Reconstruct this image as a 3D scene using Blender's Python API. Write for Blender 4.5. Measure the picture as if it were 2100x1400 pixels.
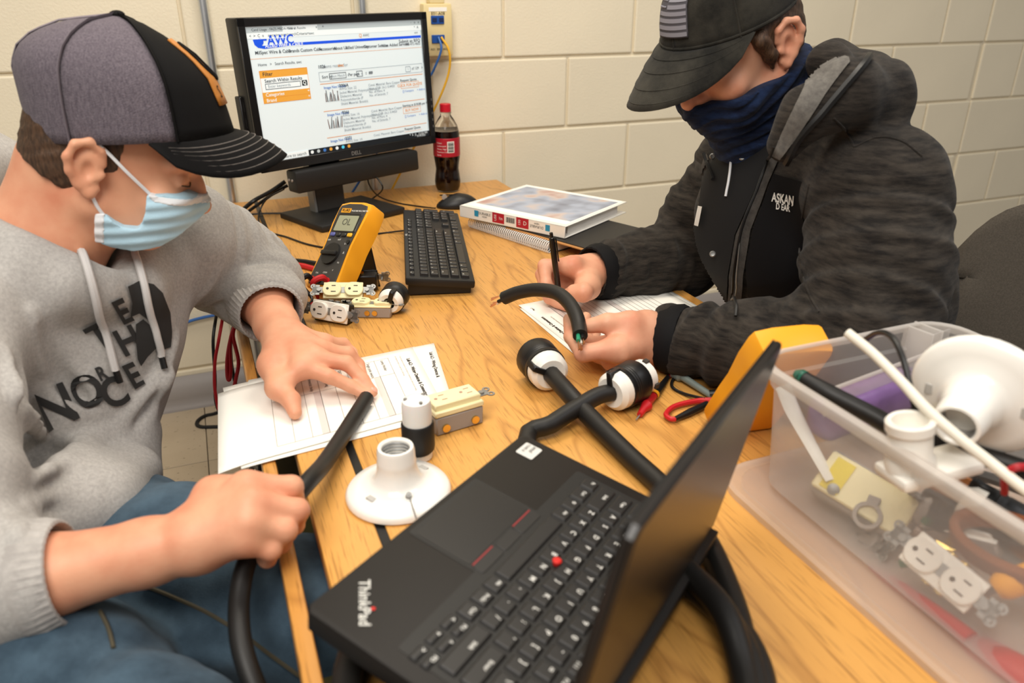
import bpy, bmesh, math, random
import numpy as np
from mathutils import Vector, Matrix, Quaternion
from mathutils.bvhtree import BVHTree

random.seed(7)
for _o in list(bpy.data.objects):
    bpy.data.objects.remove(_o, do_unlink=True)
SC = bpy.context.scene
COL = SC.collection
PI = math.pi

# ------------------------------------------------------------------ camera
FPX = 1590.0                      # focal length in pixels of the 2100 x 1400 frame
YAW = math.radians(21.65)
PITCH = math.radians(24.5)
CAM = np.array([0.0, 0.0, 1.12])
CF = np.array([math.sin(YAW)*math.cos(PITCH), math.cos(YAW)*math.cos(PITCH), -math.sin(PITCH)])
CR = np.array([math.cos(YAW), -math.sin(YAW), 0.0])
CU = np.cross(CR, CF)
cam_data = bpy.data.cameras.new('camera')
cam = bpy.data.objects.new('camera', cam_data)
COL.objects.link(cam)
cam_data.sensor_width = 36.0
cam_data.lens = 36.0*FPX/2100.0
cam_data.clip_start = 0.02
cam_data.clip_end = 60
cam.matrix_world = Matrix(((CR[0], CU[0], -CF[0], CAM[0]), (CR[1], CU[1], -CF[1], CAM[1]),
                           (CR[2], CU[2], -CF[2], CAM[2]), (0, 0, 0, 1)))
cam_data.dof.use_dof = True
cam_data.dof.focus_distance = 1.34
cam_data.dof.aperture_fstop = 4.6
SC.camera = cam

# ------------------------------------------------------------------ light
world = bpy.data.worlds.new('room_light')
SC.world = world
world.use_nodes = True
_bg = world.node_tree.nodes['Background']
_bg.inputs[0].default_value = (1.0, 0.95, 0.88, 1)
_bg.inputs[1].default_value = 0.34
def area(name, loc, target, size, power, col):
    d = bpy.data.lights.new(name, 'AREA')
    d.shape = 'RECTANGLE'; d.size, d.size_y = size
    d.energy = power; d.color = col
    o = bpy.data.objects.new(name, d); COL.objects.link(o)
    o.location = loc
    o.rotation_euler = (Vector(target)-Vector(loc)).to_track_quat('-Z', 'Y').to_euler()
    return o
area('overhead_light', (0.55, 1.35, 2.55), (0.55, 1.35, 0), (1.2, 0.6), 27, (1.0, 0.91, 0.77))
area('overhead_light', (-0.45, -0.15, 2.45), (0.25, 0.9, 0.6), (1.2, 1.2), 44, (1.0, 0.95, 0.88))  # stands in for flash bounced off the ceiling, no fixture there
area('overhead_light', (1.9, 0.0, 2.55), (1.2, 0.7, 0.5), (1.2, 0.6), 11, (0.97, 0.97, 1.0))
SC.view_settings.view_transform = 'Standard'
SC.view_settings.look = 'None'
SC.view_settings.gamma = 1.0
SC.view_settings.use_curve_mapping = False
SC.view_settings.exposure = -0.06

# ------------------------------------------------------------------ measuring
T = 0.60                          # table top height
def ray(x, y):
    return CR*(x-1050)/FPX + CU*(700-y)/FPX + CF
def W(x, y, z=T):                 # the point at height z seen at pixel x, y
    d = ray(x, y)
    return Vector(CAM + d*((z-CAM[2])/d[2]))
def D(x, y, d):                   # the point at depth d seen at pixel x, y
    return Vector(CAM + ray(x, y)*d)
def WY(x, y, Y):                  # on the plane of constant Y
    d = ray(x, y)
    return Vector(CAM + d*(Y/d[1]))
def cdir(x, y, z):                # right, up, forward -> world direction
    return Vector(CR*x + CU*y + CF*z).normalized()

# ------------------------------------------------------------------ materials
MATS = {}
def mat(name, col, rough=0.5, metal=0.0, var=0.0, vscale=12.0, bump=0.0, bscale=300.0, spec=0.5,
        sss=0.0, ssscol=None, coat=0.0, sheen=0.0, trans=0.0, alpha=1.0, emit=0.0, var2=None, aniso=None, ior=1.45):
    if name in MATS:
        return MATS[name]
    m = bpy.data.materials.new(name); m.use_nodes = True
    nt = m.node_tree; N = nt.nodes; L = nt.links
    b = N['Principled BSDF']
    col = tuple(col)+(1.0,) if len(col) == 3 else col
    b.inputs['Base Color'].default_value = col
    b.inputs['Roughness'].default_value = rough
    b.inputs['Metallic'].default_value = metal
    b.inputs['Specular IOR Level'].default_value = spec
    b.inputs['IOR'].default_value = ior
    if sss:
        b.inputs['Subsurface Weight'].default_value = sss
        b.inputs['Subsurface Radius'].default_value = (0.012, 0.005, 0.003)
        b.inputs['Subsurface Scale'].default_value = 1.0
    if coat:
        b.inputs['Coat Weight'].default_value = coat
        b.inputs['Coat Roughness'].default_value = 0.1
    if sheen:
        b.inputs['Sheen Weight'].default_value = sheen
        b.inputs['Sheen Roughness'].default_value = 0.5
    if trans:
        b.inputs['Transmission Weight'].default_value = trans
    if alpha < 1:
        b.inputs['Alpha'].default_value = alpha
    if emit:
        b.inputs['Emission Color'].default_value = col
        b.inputs['Emission Strength'].default_value = emit
    tc = N.new('ShaderNodeTexCoord')
    vec = tc.outputs['Object']
    if aniso:
        mp = N.new('ShaderNodeMapping'); mp.inputs['Scale'].default_value = aniso
        L.new(vec, mp.inputs[0]); vec = mp.outputs[0]
    if var:
        nz = N.new('ShaderNodeTexNoise'); nz.inputs['Scale'].default_value = vscale
        nz.inputs['Detail'].default_value = 4
        L.new(vec, nz.inputs['Vector'])
        cr = N.new('ShaderNodeValToRGB')
        lo = tuple(max(0, c*(1-var)) for c in col[:3])+(1,)
        hi = tuple(min(1, c*(1+var)) for c in col[:3])+(1,)
        if var2:
            hi = tuple(var2)+(1,); lo = col
        cr.color_ramp.elements[0].position = 0.35; cr.color_ramp.elements[0].color = lo
        cr.color_ramp.elements[1].position = 0.65; cr.color_ramp.elements[1].color = hi
        L.new(nz.outputs['Fac'], cr.inputs[0]); L.new(cr.outputs[0], b.inputs['Base Color'])
    if bump:
        n2 = N.new('ShaderNodeTexNoise'); n2.inputs['Scale'].default_value = bscale
        n2.inputs['Detail'].default_value = 3
        L.new(vec, n2.inputs['Vector'])
        bp = N.new('ShaderNodeBump'); bp.inputs['Strength'].default_value = bump
        bp.inputs['Distance'].default_value = 0.002
        L.new(n2.outputs['Fac'], bp.inputs['Height']); L.new(bp.outputs[0], b.inputs['Normal'])
    MATS[name] = m
    return m

def srgb(h):
    h = h.lstrip('#')
    o = []
    for i in (0, 2, 4):
        c = int(h[i:i+2], 16)/255
        o.append(c/12.92 if c <= 0.04045 else ((c+0.055)/1.055)**2.4)
    return tuple(o)

def wood_mat(name, c_lo, c_hi, c_dark, rough=0.38):
    m = bpy.data.materials.new(name); m.use_nodes = True
    nt = m.node_tree; N = nt.nodes; L = nt.links; b = N['Principled BSDF']
    tc = N.new('ShaderNodeTexCoord')
    # slow wobble so that the growth rings become cathedral arches along the board
    mp = N.new('ShaderNodeMapping'); mp.inputs['Scale'].default_value = (6, 1.1, 1)
    L.new(tc.outputs['Object'], mp.inputs[0])
    nz = N.new('ShaderNodeTexNoise'); nz.inputs['Scale'].default_value = 1.0; nz.inputs['Detail'].default_value = 2
    nz.inputs['Roughness'].default_value = 0.45
    L.new(mp.outputs[0], nz.inputs['Vector'])
    mul = N.new('ShaderNodeMath'); mul.operation = 'MULTIPLY'; mul.inputs[1].default_value = 22
    L.new(nz.outputs['Fac'], mul.inputs[0])
    fr = N.new('ShaderNodeMath'); fr.operation = 'PINGPONG'; fr.inputs[1].default_value = 1.0
    L.new(mul.outputs[0], fr.inputs[0])
    # fine pores: dashes stretched along the grain
    mp2 = N.new('ShaderNodeMapping'); mp2.inputs['Scale'].default_value = (560, 20, 1)
    L.new(tc.outputs['Object'], mp2.inputs[0])
    n2 = N.new('ShaderNodeTexNoise'); n2.inputs['Scale'].default_value = 1.0; n2.inputs['Detail'].default_value = 2
    L.new(mp2.outputs[0], n2.inputs['Vector'])
    mp3 = N.new('ShaderNodeMapping'); mp3.inputs['Scale'].default_value = (14, 2.0, 1)
    L.new(tc.outputs['Object'], mp3.inputs[0])
    n3 = N.new('ShaderNodeTexNoise'); n3.inputs['Scale'].default_value = 1.0; n3.inputs['Detail'].default_value = 5
    L.new(mp3.outputs[0], n3.inputs['Vector'])
    base = N.new('ShaderNodeMix'); base.data_type = 'RGBA'
    base.inputs['A'].default_value = tuple(c_lo)+(1,); base.inputs['B'].default_value = tuple(c_hi)+(1,)
    L.new(n3.outputs['Fac'], base.inputs['Factor'])
    ring = N.new('ShaderNodeMapRange'); ring.inputs[1].default_value = 0.80; ring.inputs[2].default_value = 1.0
    ring.inputs[3].default_value = 0.0; ring.inputs[4].default_value = 0.42
    L.new(fr.outputs[0], ring.inputs[0])
    mx = N.new('ShaderNodeMix'); mx.data_type = 'RGBA'; mx.inputs['B'].default_value = tuple(c_dark)+(1,)
    L.new(ring.outputs[0], mx.inputs['Factor']); L.new(base.outputs['Result'], mx.inputs['A'])
    pore = N.new('ShaderNodeMapRange'); pore.inputs[1].default_value = 0.57; pore.inputs[2].default_value = 0.66
    pore.inputs[3].default_value = 0.0; pore.inputs[4].default_value = 0.42
    L.new(n2.outputs['Fac'], pore.inputs[0])
    mx2 = N.new('ShaderNodeMix'); mx2.data_type = 'RGBA'
    mx2.inputs['B'].default_value = tuple(c*0.55 for c in c_dark)+(1,)
    L.new(pore.outputs[0], mx2.inputs['Factor']); L.new(mx.outputs['Result'], mx2.inputs['A'])
    L.new(mx2.outputs['Result'], b.inputs['Base Color'])
    b.inputs['Roughness'].default_value = rough
    bp = N.new('ShaderNodeBump'); bp.inputs['Strength'].default_value = 0.06; bp.inputs['Distance'].default_value = 0.001
    bp.invert = True
    L.new(n2.outputs['Fac'], bp.inputs['Height']); L.new(bp.outputs[0], b.inputs['Normal'])
    MATS[name] = m
    return m

# ------------------------------------------------------------------ mesh building
_tmp_font = []
_txt_cache = {}
def text_geo(s, size, align='CENTER', bold=0.0):
    key = (s, size, align, bold)
    if key in _txt_cache:
        return _txt_cache[key]
    cu = bpy.data.curves.new('txt', 'FONT'); cu.body = s; cu.size = size
    cu.align_x = align; cu.align_y = 'CENTER'; cu.resolution_u = 5 if size == 1.0 else 2; cu.offset = bold*size
    o = bpy.data.objects.new('txt', cu); COL.objects.link(o)
    dg = bpy.context.evaluated_depsgraph_get()
    me = o.evaluated_get(dg).to_mesh()
    vs = [(v.co.x, v.co.y) for v in me.vertices]; fs = [tuple(p.vertices) for p in me.polygons]
    o.evaluated_get(dg).to_mesh_clear()
    bpy.data.objects.remove(o); bpy.data.curves.remove(cu)
    _txt_cache[key] = (vs, fs)
    return vs, fs

def spline(pts, n=8):
    P = [Vector(p) for p in pts]
    if len(P) < 3 or n <= 1:
        return P
    out = []
    for i in range(len(P)-1):
        p0 = P[i-1] if i > 0 else P[i]*2-P[i+1]
        p1, p2 = P[i], P[i+1]
        p3 = P[i+2] if i+2 < len(P) else P[i+1]*2-P[i]
        for k in range(n):
            t = k/n
            out.append(0.5*((2*p1)+(-p0+p2)*t+(2*p0-5*p1+4*p2-p3)*t*t+(-p0+3*p1-3*p2+p3)*t**3))
    out.append(P[-1])
    return out

def ringframe(d):
    d = d.normalized()
    a = Vector((0, 0, 1)) if abs(d.z) < 0.9 else Vector((1, 0, 0))
    u = d.cross(a).normalized(); v = d.cross(u).normalized()
    return u, v

class MB:
    def __init__(self):
        self.bm = bmesh.new()
    def _m(self, M, vs):
        if M is not None:
            bmesh.ops.transform(self.bm, matrix=M, verts=vs)
    def box(self, c, s, M=None, bev=0.0, seg=1, R=None):
        r = bmesh.ops.create_cube(self.bm, size=1.0)
        vs = r['verts']
        mm = Matrix.Translation(c) @ (R.to_4x4() if R is not None else Matrix.Identity(4)) @ Matrix.Diagonal((s[0], s[1], s[2], 1))
        bmesh.ops.transform(self.bm, matrix=mm, verts=vs)
        if bev:
            es = list({e for v in vs for e in v.link_edges})
            rr = bmesh.ops.bevel(self.bm, geom=es, offset=bev, segments=seg, affect='EDGES', profile=0.5)
            vs = list({v for f in rr['faces'] for v in f.verts} | {v for v in vs if v.is_valid})
        self._m(M, vs)
        return self
    def tube(self, pts, r, seg=10, n=6, cap=True, M=None, flat=None):
        P = spline(pts, n)
        R_ = r if callable(r) else None
        if isinstance(r, (list, tuple)):
            R_ = lambda t: float(np.interp(t*(len(r)-1), range(len(r)), r))
        rings = []; allv = []
        u = None
        for i, p in enumerate(P):
            d = (P[min(i+1, len(P)-1)]-P[max(i-1, 0)])
            if d.length < 1e-9: d = Vector((0, 0, 1))
            d.normalize()
            if u is None:
                u, v = ringframe(d)
            else:
                u = (u-d*u.dot(d))
                if u.length < 1e-6: u, v = ringframe(d)
                u.normalize(); v = d.cross(u).normalized()
            rr = R_(i/(len(P)-1)) if R_ else r
            ring = []
            for k in range(seg):
                a = 2*PI*k/seg
                off = u*math.cos(a)*rr+v*math.sin(a)*rr*(flat or 1)
                ring.append(self.bm.verts.new(p+off))
            rings.append(ring); allv += ring
        for a, b in zip(rings[:-1], rings[1:]):
            for k in range(seg):
                self.bm.faces.new((a[k], a[(k+1) % seg], b[(k+1) % seg], b[k]))
        if cap:
            self.bm.faces.new(list(reversed(rings[0]))); self.bm.faces.new(rings[-1])
        self._m(M, allv)
        return self
    def cyl(self, a, b, r0, r1=None, seg=16, M=None):
        r1 = r0 if r1 is None else r1
        return self.tube([a, b], [r0, r1], seg=seg, n=1, M=M)
    def lathe(self, prof, seg=24, M=None, closed=False):
        rings = []; allv = []
        for (r, z) in prof:
            if r < 1e-6:
                v = self.bm.verts.new((0, 0, z)); rings.append([v]); allv.append(v)
            else:
                ring = [self.bm.verts.new((r*math.cos(2*PI*k/seg), r*math.sin(2*PI*k/seg), z)) for k in range(seg)]
                rings.append(ring); allv += ring
        pairs = list(zip(rings[:-1], rings[1:]))
        if closed: pairs.append((rings[-1], rings[0]))
        for a, b in pairs:
            for k in range(seg):
                k2 = (k+1) % seg
                if len(a) == 1 and len(b) == 1: continue
                if len(a) == 1: self.bm.faces.new((a[0], b[k], b[k2]))
                elif len(b) == 1: self.bm.faces.new((a[k], b[0], a[k2]))
                else: self.bm.faces.new((a[k], a[k2], b[k2], b[k]))
        self._m(M, allv)
        return self
    def prism(self, poly, z0, z1, M=None, bev=0.0, seg=1):
        lo = [self.bm.verts.new((x, y, z0)) for x, y in poly]
        hi = [self.bm.verts.new((x, y, z1)) for x, y in poly]
        n = len(poly)
        fs = [self.bm.faces.new(list(reversed(lo))), self.bm.faces.new(hi)]
        for k in range(n):
            fs.append(self.bm.faces.new((lo[k], lo[(k+1) % n], hi[(k+1) % n], hi[k])))
        vs = lo+hi
        if bev:
            es = [e for f in fs[:2] for e in f.edges]
            rr = bmesh.ops.bevel(self.bm, geom=list(set(es)), offset=bev, segments=seg, affect='EDGES', profile=0.5)
            vs = list({v for f in rr['faces'] for v in f.verts} | {v for v in vs if v.is_valid})
        self._m(M, vs)
        return self
    def ball(self, c, r, seg=14, M=None, R=None):
        r = (r, r, r) if isinstance(r, (int, float)) else r
        x = bmesh.ops.create_uvsphere(self.bm, u_segments=seg, v_segments=max(6, seg//2), radius=1.0)
        mm = Matrix.Translation(c) @ (R.to_4x4() if R is not None else Matrix.Identity(4)) @ Matrix.Diagonal((r[0], r[1], r[2], 1))
        bmesh.ops.transform(self.bm, matrix=mm, verts=x['verts'])
        self._m(M, x['verts'])
        return self
    def grid(self, fn, nu, nv, M=None, thick=0.0):
        V = [[self.bm.verts.new(fn(i/nu, j/nv)) for j in range(nv+1)] for i in range(nu+1)]
        for i in range(nu):
            for j in range(nv):
                self.bm.faces.new((V[i][j], V[i+1][j], V[i+1][j+1], V[i][j+1]))
        vs = [v for r in V for v in r]
        self._m(M, vs)
        return self
    def face(self, pts, M=None):
        vs = [self.bm.verts.new(p) for p in pts]
        self.bm.faces.new(vs); self._m(M, vs)
        return self
    def text(self, s, size, pos=(0, 0, 0), x=(1, 0, 0), y=(0, 1, 0), align='CENTER', bold=0.0, M=None, fn=None):
        vs, fs = text_geo(s, size, align, bold)
        p = Vector(pos); x = Vector(x); y = Vector(y)
        V = [self.bm.verts.new(fn(a, b) if fn else p+x*a+y*b) for a, b in vs]
        for f in fs:
            try: self.bm.faces.new([V[i] for i in f])
            except ValueError: pass
        self._m(M, V)
        return self
    def build(self, name, m, parent=None, smooth=True, angle=38, norm=True, thick=0.0):
        bm = self.bm
        if norm and bm.faces:
            bmesh.ops.recalc_face_normals(bm, faces=bm.faces[:])
        if smooth:
            ca = math.radians(angle)
            for f in bm.faces: f.smooth = True
            for e in bm.edges:
                if len(e.link_faces) == 2 and e.calc_face_angle(0) > ca:
                    e.smooth = False
        me = bpy.data.meshes.new(name)
        bm.to_mesh(me); bm.free()
        return link(name, me, m, parent, thick)

def link(name, me, m, parent=None, thick=0.0, world=False):
    o = bpy.data.objects.new(name, me); COL.objects.link(o)
    if m is not None:
        if len(me.materials): me.materials[0] = m
        else: me.materials.append(m)
    if parent is not None:
        o.parent = parent
    if thick:
        md = o.modifiers.new('thickness', 'SOLIDIFY'); md.thickness = thick; md.offset = 0
    return o

def frame(pos, x, y, z):
    x, y, z = Vector(x), Vector(y), Vector(z)
    return Matrix(((x.x, y.x, z.x, pos[0]), (x.y, y.y, z.y, pos[1]), (x.z, y.z, z.z, pos[2]), (0, 0, 0, 1)))
def frame_zx(pos, z, xhint):
    z = Vector(z).normalized(); x = Vector(xhint); x = (x-z*x.dot(z)).normalized()
    return frame(pos, x, z.cross(x), z)
def yawm(pos, deg):
    return Matrix.Translation(pos) @ Matrix.Rotation(math.radians(deg), 4, 'Z')
def tag(o, label, cat, group=None):
    o['label'] = label; o['category'] = cat
    if group: o['group'] = group
    return o
def thing(name, label, cat, M=None, group=None):
    o = bpy.data.objects.new(name, None); COL.objects.link(o)
    o.empty_display_size = 0.02
    if M is not None: o.matrix_world = M if isinstance(M, Matrix) else Matrix.Translation(M)
    return tag(o, label, cat, group)
def struct(o):
    o['kind'] = 'structure'
    return o
def worldchild(o, root):
    o.parent = root
    o.matrix_parent_inverse = root.matrix_world.inverted()
    return o
# ------------------------------------------------------------------ palette
m_wall = mat('painted_block', srgb('#EADFC6'), 0.5, bump=0.35, bscale=160, var=0.03, vscale=3)
m_mortar = mat('painted_mortar', srgb('#E2D6BC'), 0.6, bump=0.2, bscale=200)
m_base = mat('grey_vinyl', srgb('#9A938F'), 0.45)
m_floor = mat('grout', srgb('#5A5046'), 0.7)
m_oak = wood_mat('oak_laminate', srgb('#CF9245'), srgb('#DEA75A'), srgb('#8E5720'))
m_oakedge = wood_mat('oak_edge', srgb('#C08038'), srgb('#D59A50'), srgb('#8A5522'), 0.3)
m_black = mat('black_plastic', srgb('#121111'), 0.42)
m_black2 = mat('satin_black', srgb('#191817'), 0.5, bump=0.05, bscale=900)
m_rubber = mat('black_rubber', srgb('#171513'), 0.5, bump=0.06, bscale=500)
m_steel = mat('steel', (0.32, 0.32, 0.31), 0.5, 0.8)
m_brass = mat('brass', (0.80, 0.56, 0.18), 0.25, 1.0)
m_galv = mat('galvanised', (0.66, 0.68, 0.70), 0.38, 1.0)
m_white = mat('white_plastic', srgb('#EFEBE2'), 0.4)
m_ivory = mat('ivory_plastic', srgb('#EFE3B4'), 0.4)
m_greyp = mat('grey_plastic', srgb('#9C938C'), 0.5)
m_porc = mat('white_porcelain', srgb('#F4F1EA'), 0.22, coat=0.3)
m_paper = mat('paper', srgb('#F6F3EA'), 0.8)
m_ink = mat('ink', srgb('#2E2A28'), 0.8)
m_inkl = mat('ink_pale', srgb('#968A80'), 0.8)
m_inkred = mat('ink_red', srgb('#C98E80'), 0.8)
m_red = mat('red_rubber', srgb('#C21D22'), 0.45)
m_redw = mat('red_wire', srgb('#A91420'), 0.4)
m_green = mat('green_wire', srgb('#2C8F6A'), 0.45)
m_copper = mat('copper', (0.72, 0.36, 0.18), 0.35, 1.0)
m_bluew = mat('blue_wire', srgb('#2D62A8'), 0.4)
m_yelloww = mat('yellow_wire', srgb('#E8B02A'), 0.4)
m_meter = mat('meter_yellow', srgb('#F2A51E'), 0.45)
m_meterface = mat('meter_face', srgb('#3A3836'), 0.5)
m_print = mat('white_print', srgb('#E8E6E0'), 0.6)
m_legend = mat('key_legend', srgb('#CFCDC6'), 0.6)
m_fabric = mat('chair_fabric', srgb('#504A43'), 0.9, bump=0.5, bscale=700, var=0.15, vscale=300)

# ------------------------------------------------------------------ room
WALLY = 2.20
wb = MB().box((0.9, WALLY+0.062, 1.0), (8.0, 0.11, 2.6)).build('wall_back', m_mortar)
struct(wb)
BP, BH = 0.421, 0.2035
Z0 = 0.1225
def block_mesh(w, h):
    b = MB().box((0, 0, 0), (w, 0.10, h), bev=0.0045, seg=2)
    me = bpy.data.meshes.new('block'); b.bm.to_mesh(me); b.bm.free()
    for p in me.polygons: p.use_smooth = False
    me.materials.append(m_wall)
    return me
_bmfull = block_mesh(BP-0.007, BH-0.007)
def put_block(xa, xb, z):
    full = abs((xb-xa)-BP) < 1e-4
    me = _bmfull if full else block_mesh(xb-xa-0.007, BH-0.007)
    o = link('block', me, None, wb)
    o.location = ((xa+xb)/2, WALLY+0.05+random.uniform(-0.0006, 0.0006), z+BH/2)
CJ = 2.75                          # the straight control joint
for r in range(-1, 8):
    z = Z0+r*BH
    # the course whose bottom is z = 0.936 starts a joint at x = 0.847; courses alternate
    off = 0.847 if r % 2 == 0 else 1.052
    x = off-BP*6
    while x < CJ-0.02:
        if x > -1.75:
            put_block(x, min(x+BP, CJ), z)
        x += BP
    x = CJ-(0.0 if r % 2 == 0 else BP*0.5)
    while x < 4.6:
        a = max(x, CJ); put_block(a, x+BP, z); x += BP
# baseboard: grey vinyl cove
bb = MB().grid(lambda u, v: Vector((-3.0+u*7.5, WALLY-[0.004, 0.004, 0.006, 0.012, 0.022][min(4, int(v*4+0.01))], [0.105, 0.035, 0.018, 0.008, 0.001][min(4, int(v*4+0.01))])), 1, 4)
struct(bb.build('baseboard_back', m_base, thick=0.003))
# floor of 12 inch tiles
fl = MB().box((0.9, 0.2, -0.03), (8.0, 4.3, 0.055)).build('floor', m_floor)
struct(fl)
m_tile = mat('vinyl_tile', srgb('#B4A48C'), 0.42, var=0.0)
_nt = m_tile.node_tree
_n1 = _nt.nodes.new('ShaderNodeTexNoise'); _n1.inputs['Scale'].default_value = 70; _n1.inputs['Detail'].default_value = 3
_n2 = _nt.nodes.new('ShaderNodeTexNoise'); _n2.inputs['Scale'].default_value = 9; _n2.inputs['Detail'].default_value = 5
_tc = _nt.nodes.new('ShaderNodeTexCoord')
_mp = _nt.nodes.new('ShaderNodeMapping'); _mp.inputs['Scale'].default_value = (1.0, 2.2, 1)
_nt.links.new(_tc.outputs['Object'], _mp.inputs[0])
_nt.links.new(_mp.outputs[0], _n1.inputs['Vector']); _nt.links.new(_tc.outputs['Object'], _n2.inputs['Vector'])
_r1 = _nt.nodes.new('ShaderNodeMapRange'); _r1.inputs[1].default_value = 0.66; _r1.inputs[2].default_value = 0.72
_nt.links.new(_n1.outputs['Fac'], _r1.inputs[0])
_b1 = _nt.nodes.new('ShaderNodeMix'); _b1.data_type = 'RGBA'
_b1.inputs['A'].default_value = srgb('#A8977F')+(1,); _b1.inputs['B'].default_value = srgb('#C2B39C')+(1,)
_nt.links.new(_n2.outputs['Fac'], _b1.inputs['Factor'])
_b2 = _nt.nodes.new('ShaderNodeMix'); _b2.data_type = 'RGBA'; _b2.inputs['B'].default_value = srgb('#6E5C48')+(1,)
_nt.links.new(_r1.outputs[0], _b2.inputs['Factor']); _nt.links.new(_b1.outputs['Result'], _b2.inputs['A'])
_nt.links.new(_b2.outputs['Result'], _nt.nodes['Principled BSDF'].inputs['Base Color'])
tx = W(424, 900, 0).x
TS = 0.3048
_tb = MB().box((0, 0, 0), (TS-0.0022, TS-0.0022, 0.006), bev=0.0008)
_tme = bpy.data.meshes.new('tile'); _tb.bm.to_mesh(_tme); _tb.bm.free(); _tme.materials.append(m_tile)
for i in range(-5, 8):
    for j in range(7):
        o = link('tile', _tme, None, fl)
        o.location = (tx+TS*(i+0.5), WALLY-0.02-TS*(j+0.5), 0.0)

# ------------------------------------------------------------------ conduits and outlet box on the wall
for px, nm in ((415, 'galvanised steel conduit running up the wall left of the monitor'), (745, 'galvanised steel conduit running down behind the monitor')):
    p = WY(px+ (px==415)*6, 40, WALLY-0.014)
    t = thing('conduit_pipe', nm, 'pipe', (p.x, p.y, 0.3), 'steel conduits on the wall')
    MB().cyl((0, 0, -0.25), (0, 0, 1.7), 0.0105, seg=16).build('pipe', m_galv, t)
    for zz in (0.15, 1.25):
        MB().box((0, 0.004, zz), (0.05, 0.016, 0.018), bev=0.003).build('strap', m_galv, t)
c = WY(899, 62, WALLY-0.035)
t = thing('network_outlet_box', 'beige wall box with two pairs of blue network jacks', 'outlet box', (c.x, WALLY-0.018, c.z))
MB().box((0, 0, 0), (0.079, 0.036, 0.132), bev=0.004, seg=2).build('box', mat('beige_plastic', srgb('#E3CF9A'), 0.45), t)
m_jack = mat('blue_jack', srgb('#1E4F9E'), 0.4)
for k, zz in enumerate((0.026, -0.022)):
    j = MB().box((-0.002, -0.0185, zz), (0.036, 0.006, 0.021), bev=0.001).build('jack', m_jack, t)
    if k == 0:
        for dx in (-0.011, 0.008):
            MB().box((dx, -0.0218, zz), (0.012, 0.002, 0.010)).build('port', mat('port_dark', srgb('#0C2350'), 0.6), j)
lab = MB().box((0, -0.0182, 0.052), (0.05, 0.001, 0.010)).build('label_strip', m_paper, t)
MB().text('E01-A08', 0.011, (0, -0.0190, 0.0515-0.010), (1, 0, 0), (0, 0, 1)).build('lettering', m_ink, t)
MB().text('A01  B01  A02', 0.008, (0, -0.0190, -0.048), (1, 0, 0), (0, 0, 1)).build('lettering', m_ink, t)
MB().box((0.0, 0.004, 0.30), (0.034, 0.024, 0.468), bev=0.002).build('raceway', MATS['beige_plastic'], t)
MB().box((0.0, 0.002, 0.073), (0.042, 0.03, 0.014), bev=0.002).build('raceway_clip', MATS['beige_plastic'], t)
yj = WALLY-0.040
def wy(pts, y0):
    return [WY(a, b, y) for (a, b), y in zip(pts, y0)]
tag(MB().tube(wy([(899, 76), (905, 100), (893, 135), (876, 165), (800, 270), (735, 375), (712, 410)], [yj, yj-0.015, yj-0.01, yj, yj+.02, yj+.015, yj-.01]), 0.0032, seg=8).build('network_cable', m_bluew), 'blue network cable dropping from the wall jack behind the monitor', 'cable')
tag(MB().tube(wy([(905, 76), (921, 105), (920, 150), (895, 215), (845, 310), (808, 380), (800, 398)], [yj, yj-0.018, yj-0.012, yj, yj+.015, yj+.01, yj]), 0.0032, seg=8).build('network_cable', m_yelloww), 'yellow network cable hanging from the wall jack beside the bottle', 'cable')

# ------------------------------------------------------------------ table
TX0, TX1, TYB = 0.052, 0.81, 2.163
tb = thing('work_table', 'long oak laminate work table with a cable trough along its left edge', 'table', (0.43, 1.0, 0))
def tl(v): return (v[0]-0.43, v[1]-1.0, v[2])
SEAM = 0.1165
def board(name, x0, x1, y0, y1, z0, z1, m, bev=0.003):
    return MB().box(tl(((x0+x1)/2, (y0+y1)/2, (z0+z1)/2)), (x1-x0, y1-y0, z1-z0), bev=bev, seg=2).build(name, m, tb)
board('table_top', SEAM+0.0045, TX1, -0.25, TYB, T-0.028, T, m_oak)
board('edge_board', TX0, SEAM-0.0045, -0.25, TYB, T-0.028, T, m_oak)
board('seam_strip', SEAM-0.0047, SEAM+0.0047, -0.25, TYB, T-0.026, T-0.0012, m_black, 0)
board('trough_rail', 0.0105, 0.0275, -0.25, 1.36, T-0.055, T-0.002, m_oakedge, 0.004)
board('trough_floor', 0.0275, TX0+0.02, -0.25, 1.36, T-0.12, T-0.115, mat('trough_paint', srgb('#4A4420'), 0.6), 0)
board('trough_side', TX0+0.018, TX0+0.024, -0.25, 1.36, T-0.12, T-0.028, m_black, 0)
board('apron', 0.14, 0.76, 2.06, 2.08, T-0.12, T-0.028, m_oakedge)
for x in (0.11, 0.77):
    for y in (-0.18, 2.08):
        board('leg', x-0.025, x+0.025, y-0.025, y+0.025, 0.0, T-0.028, m_black, 0.004)

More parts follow.
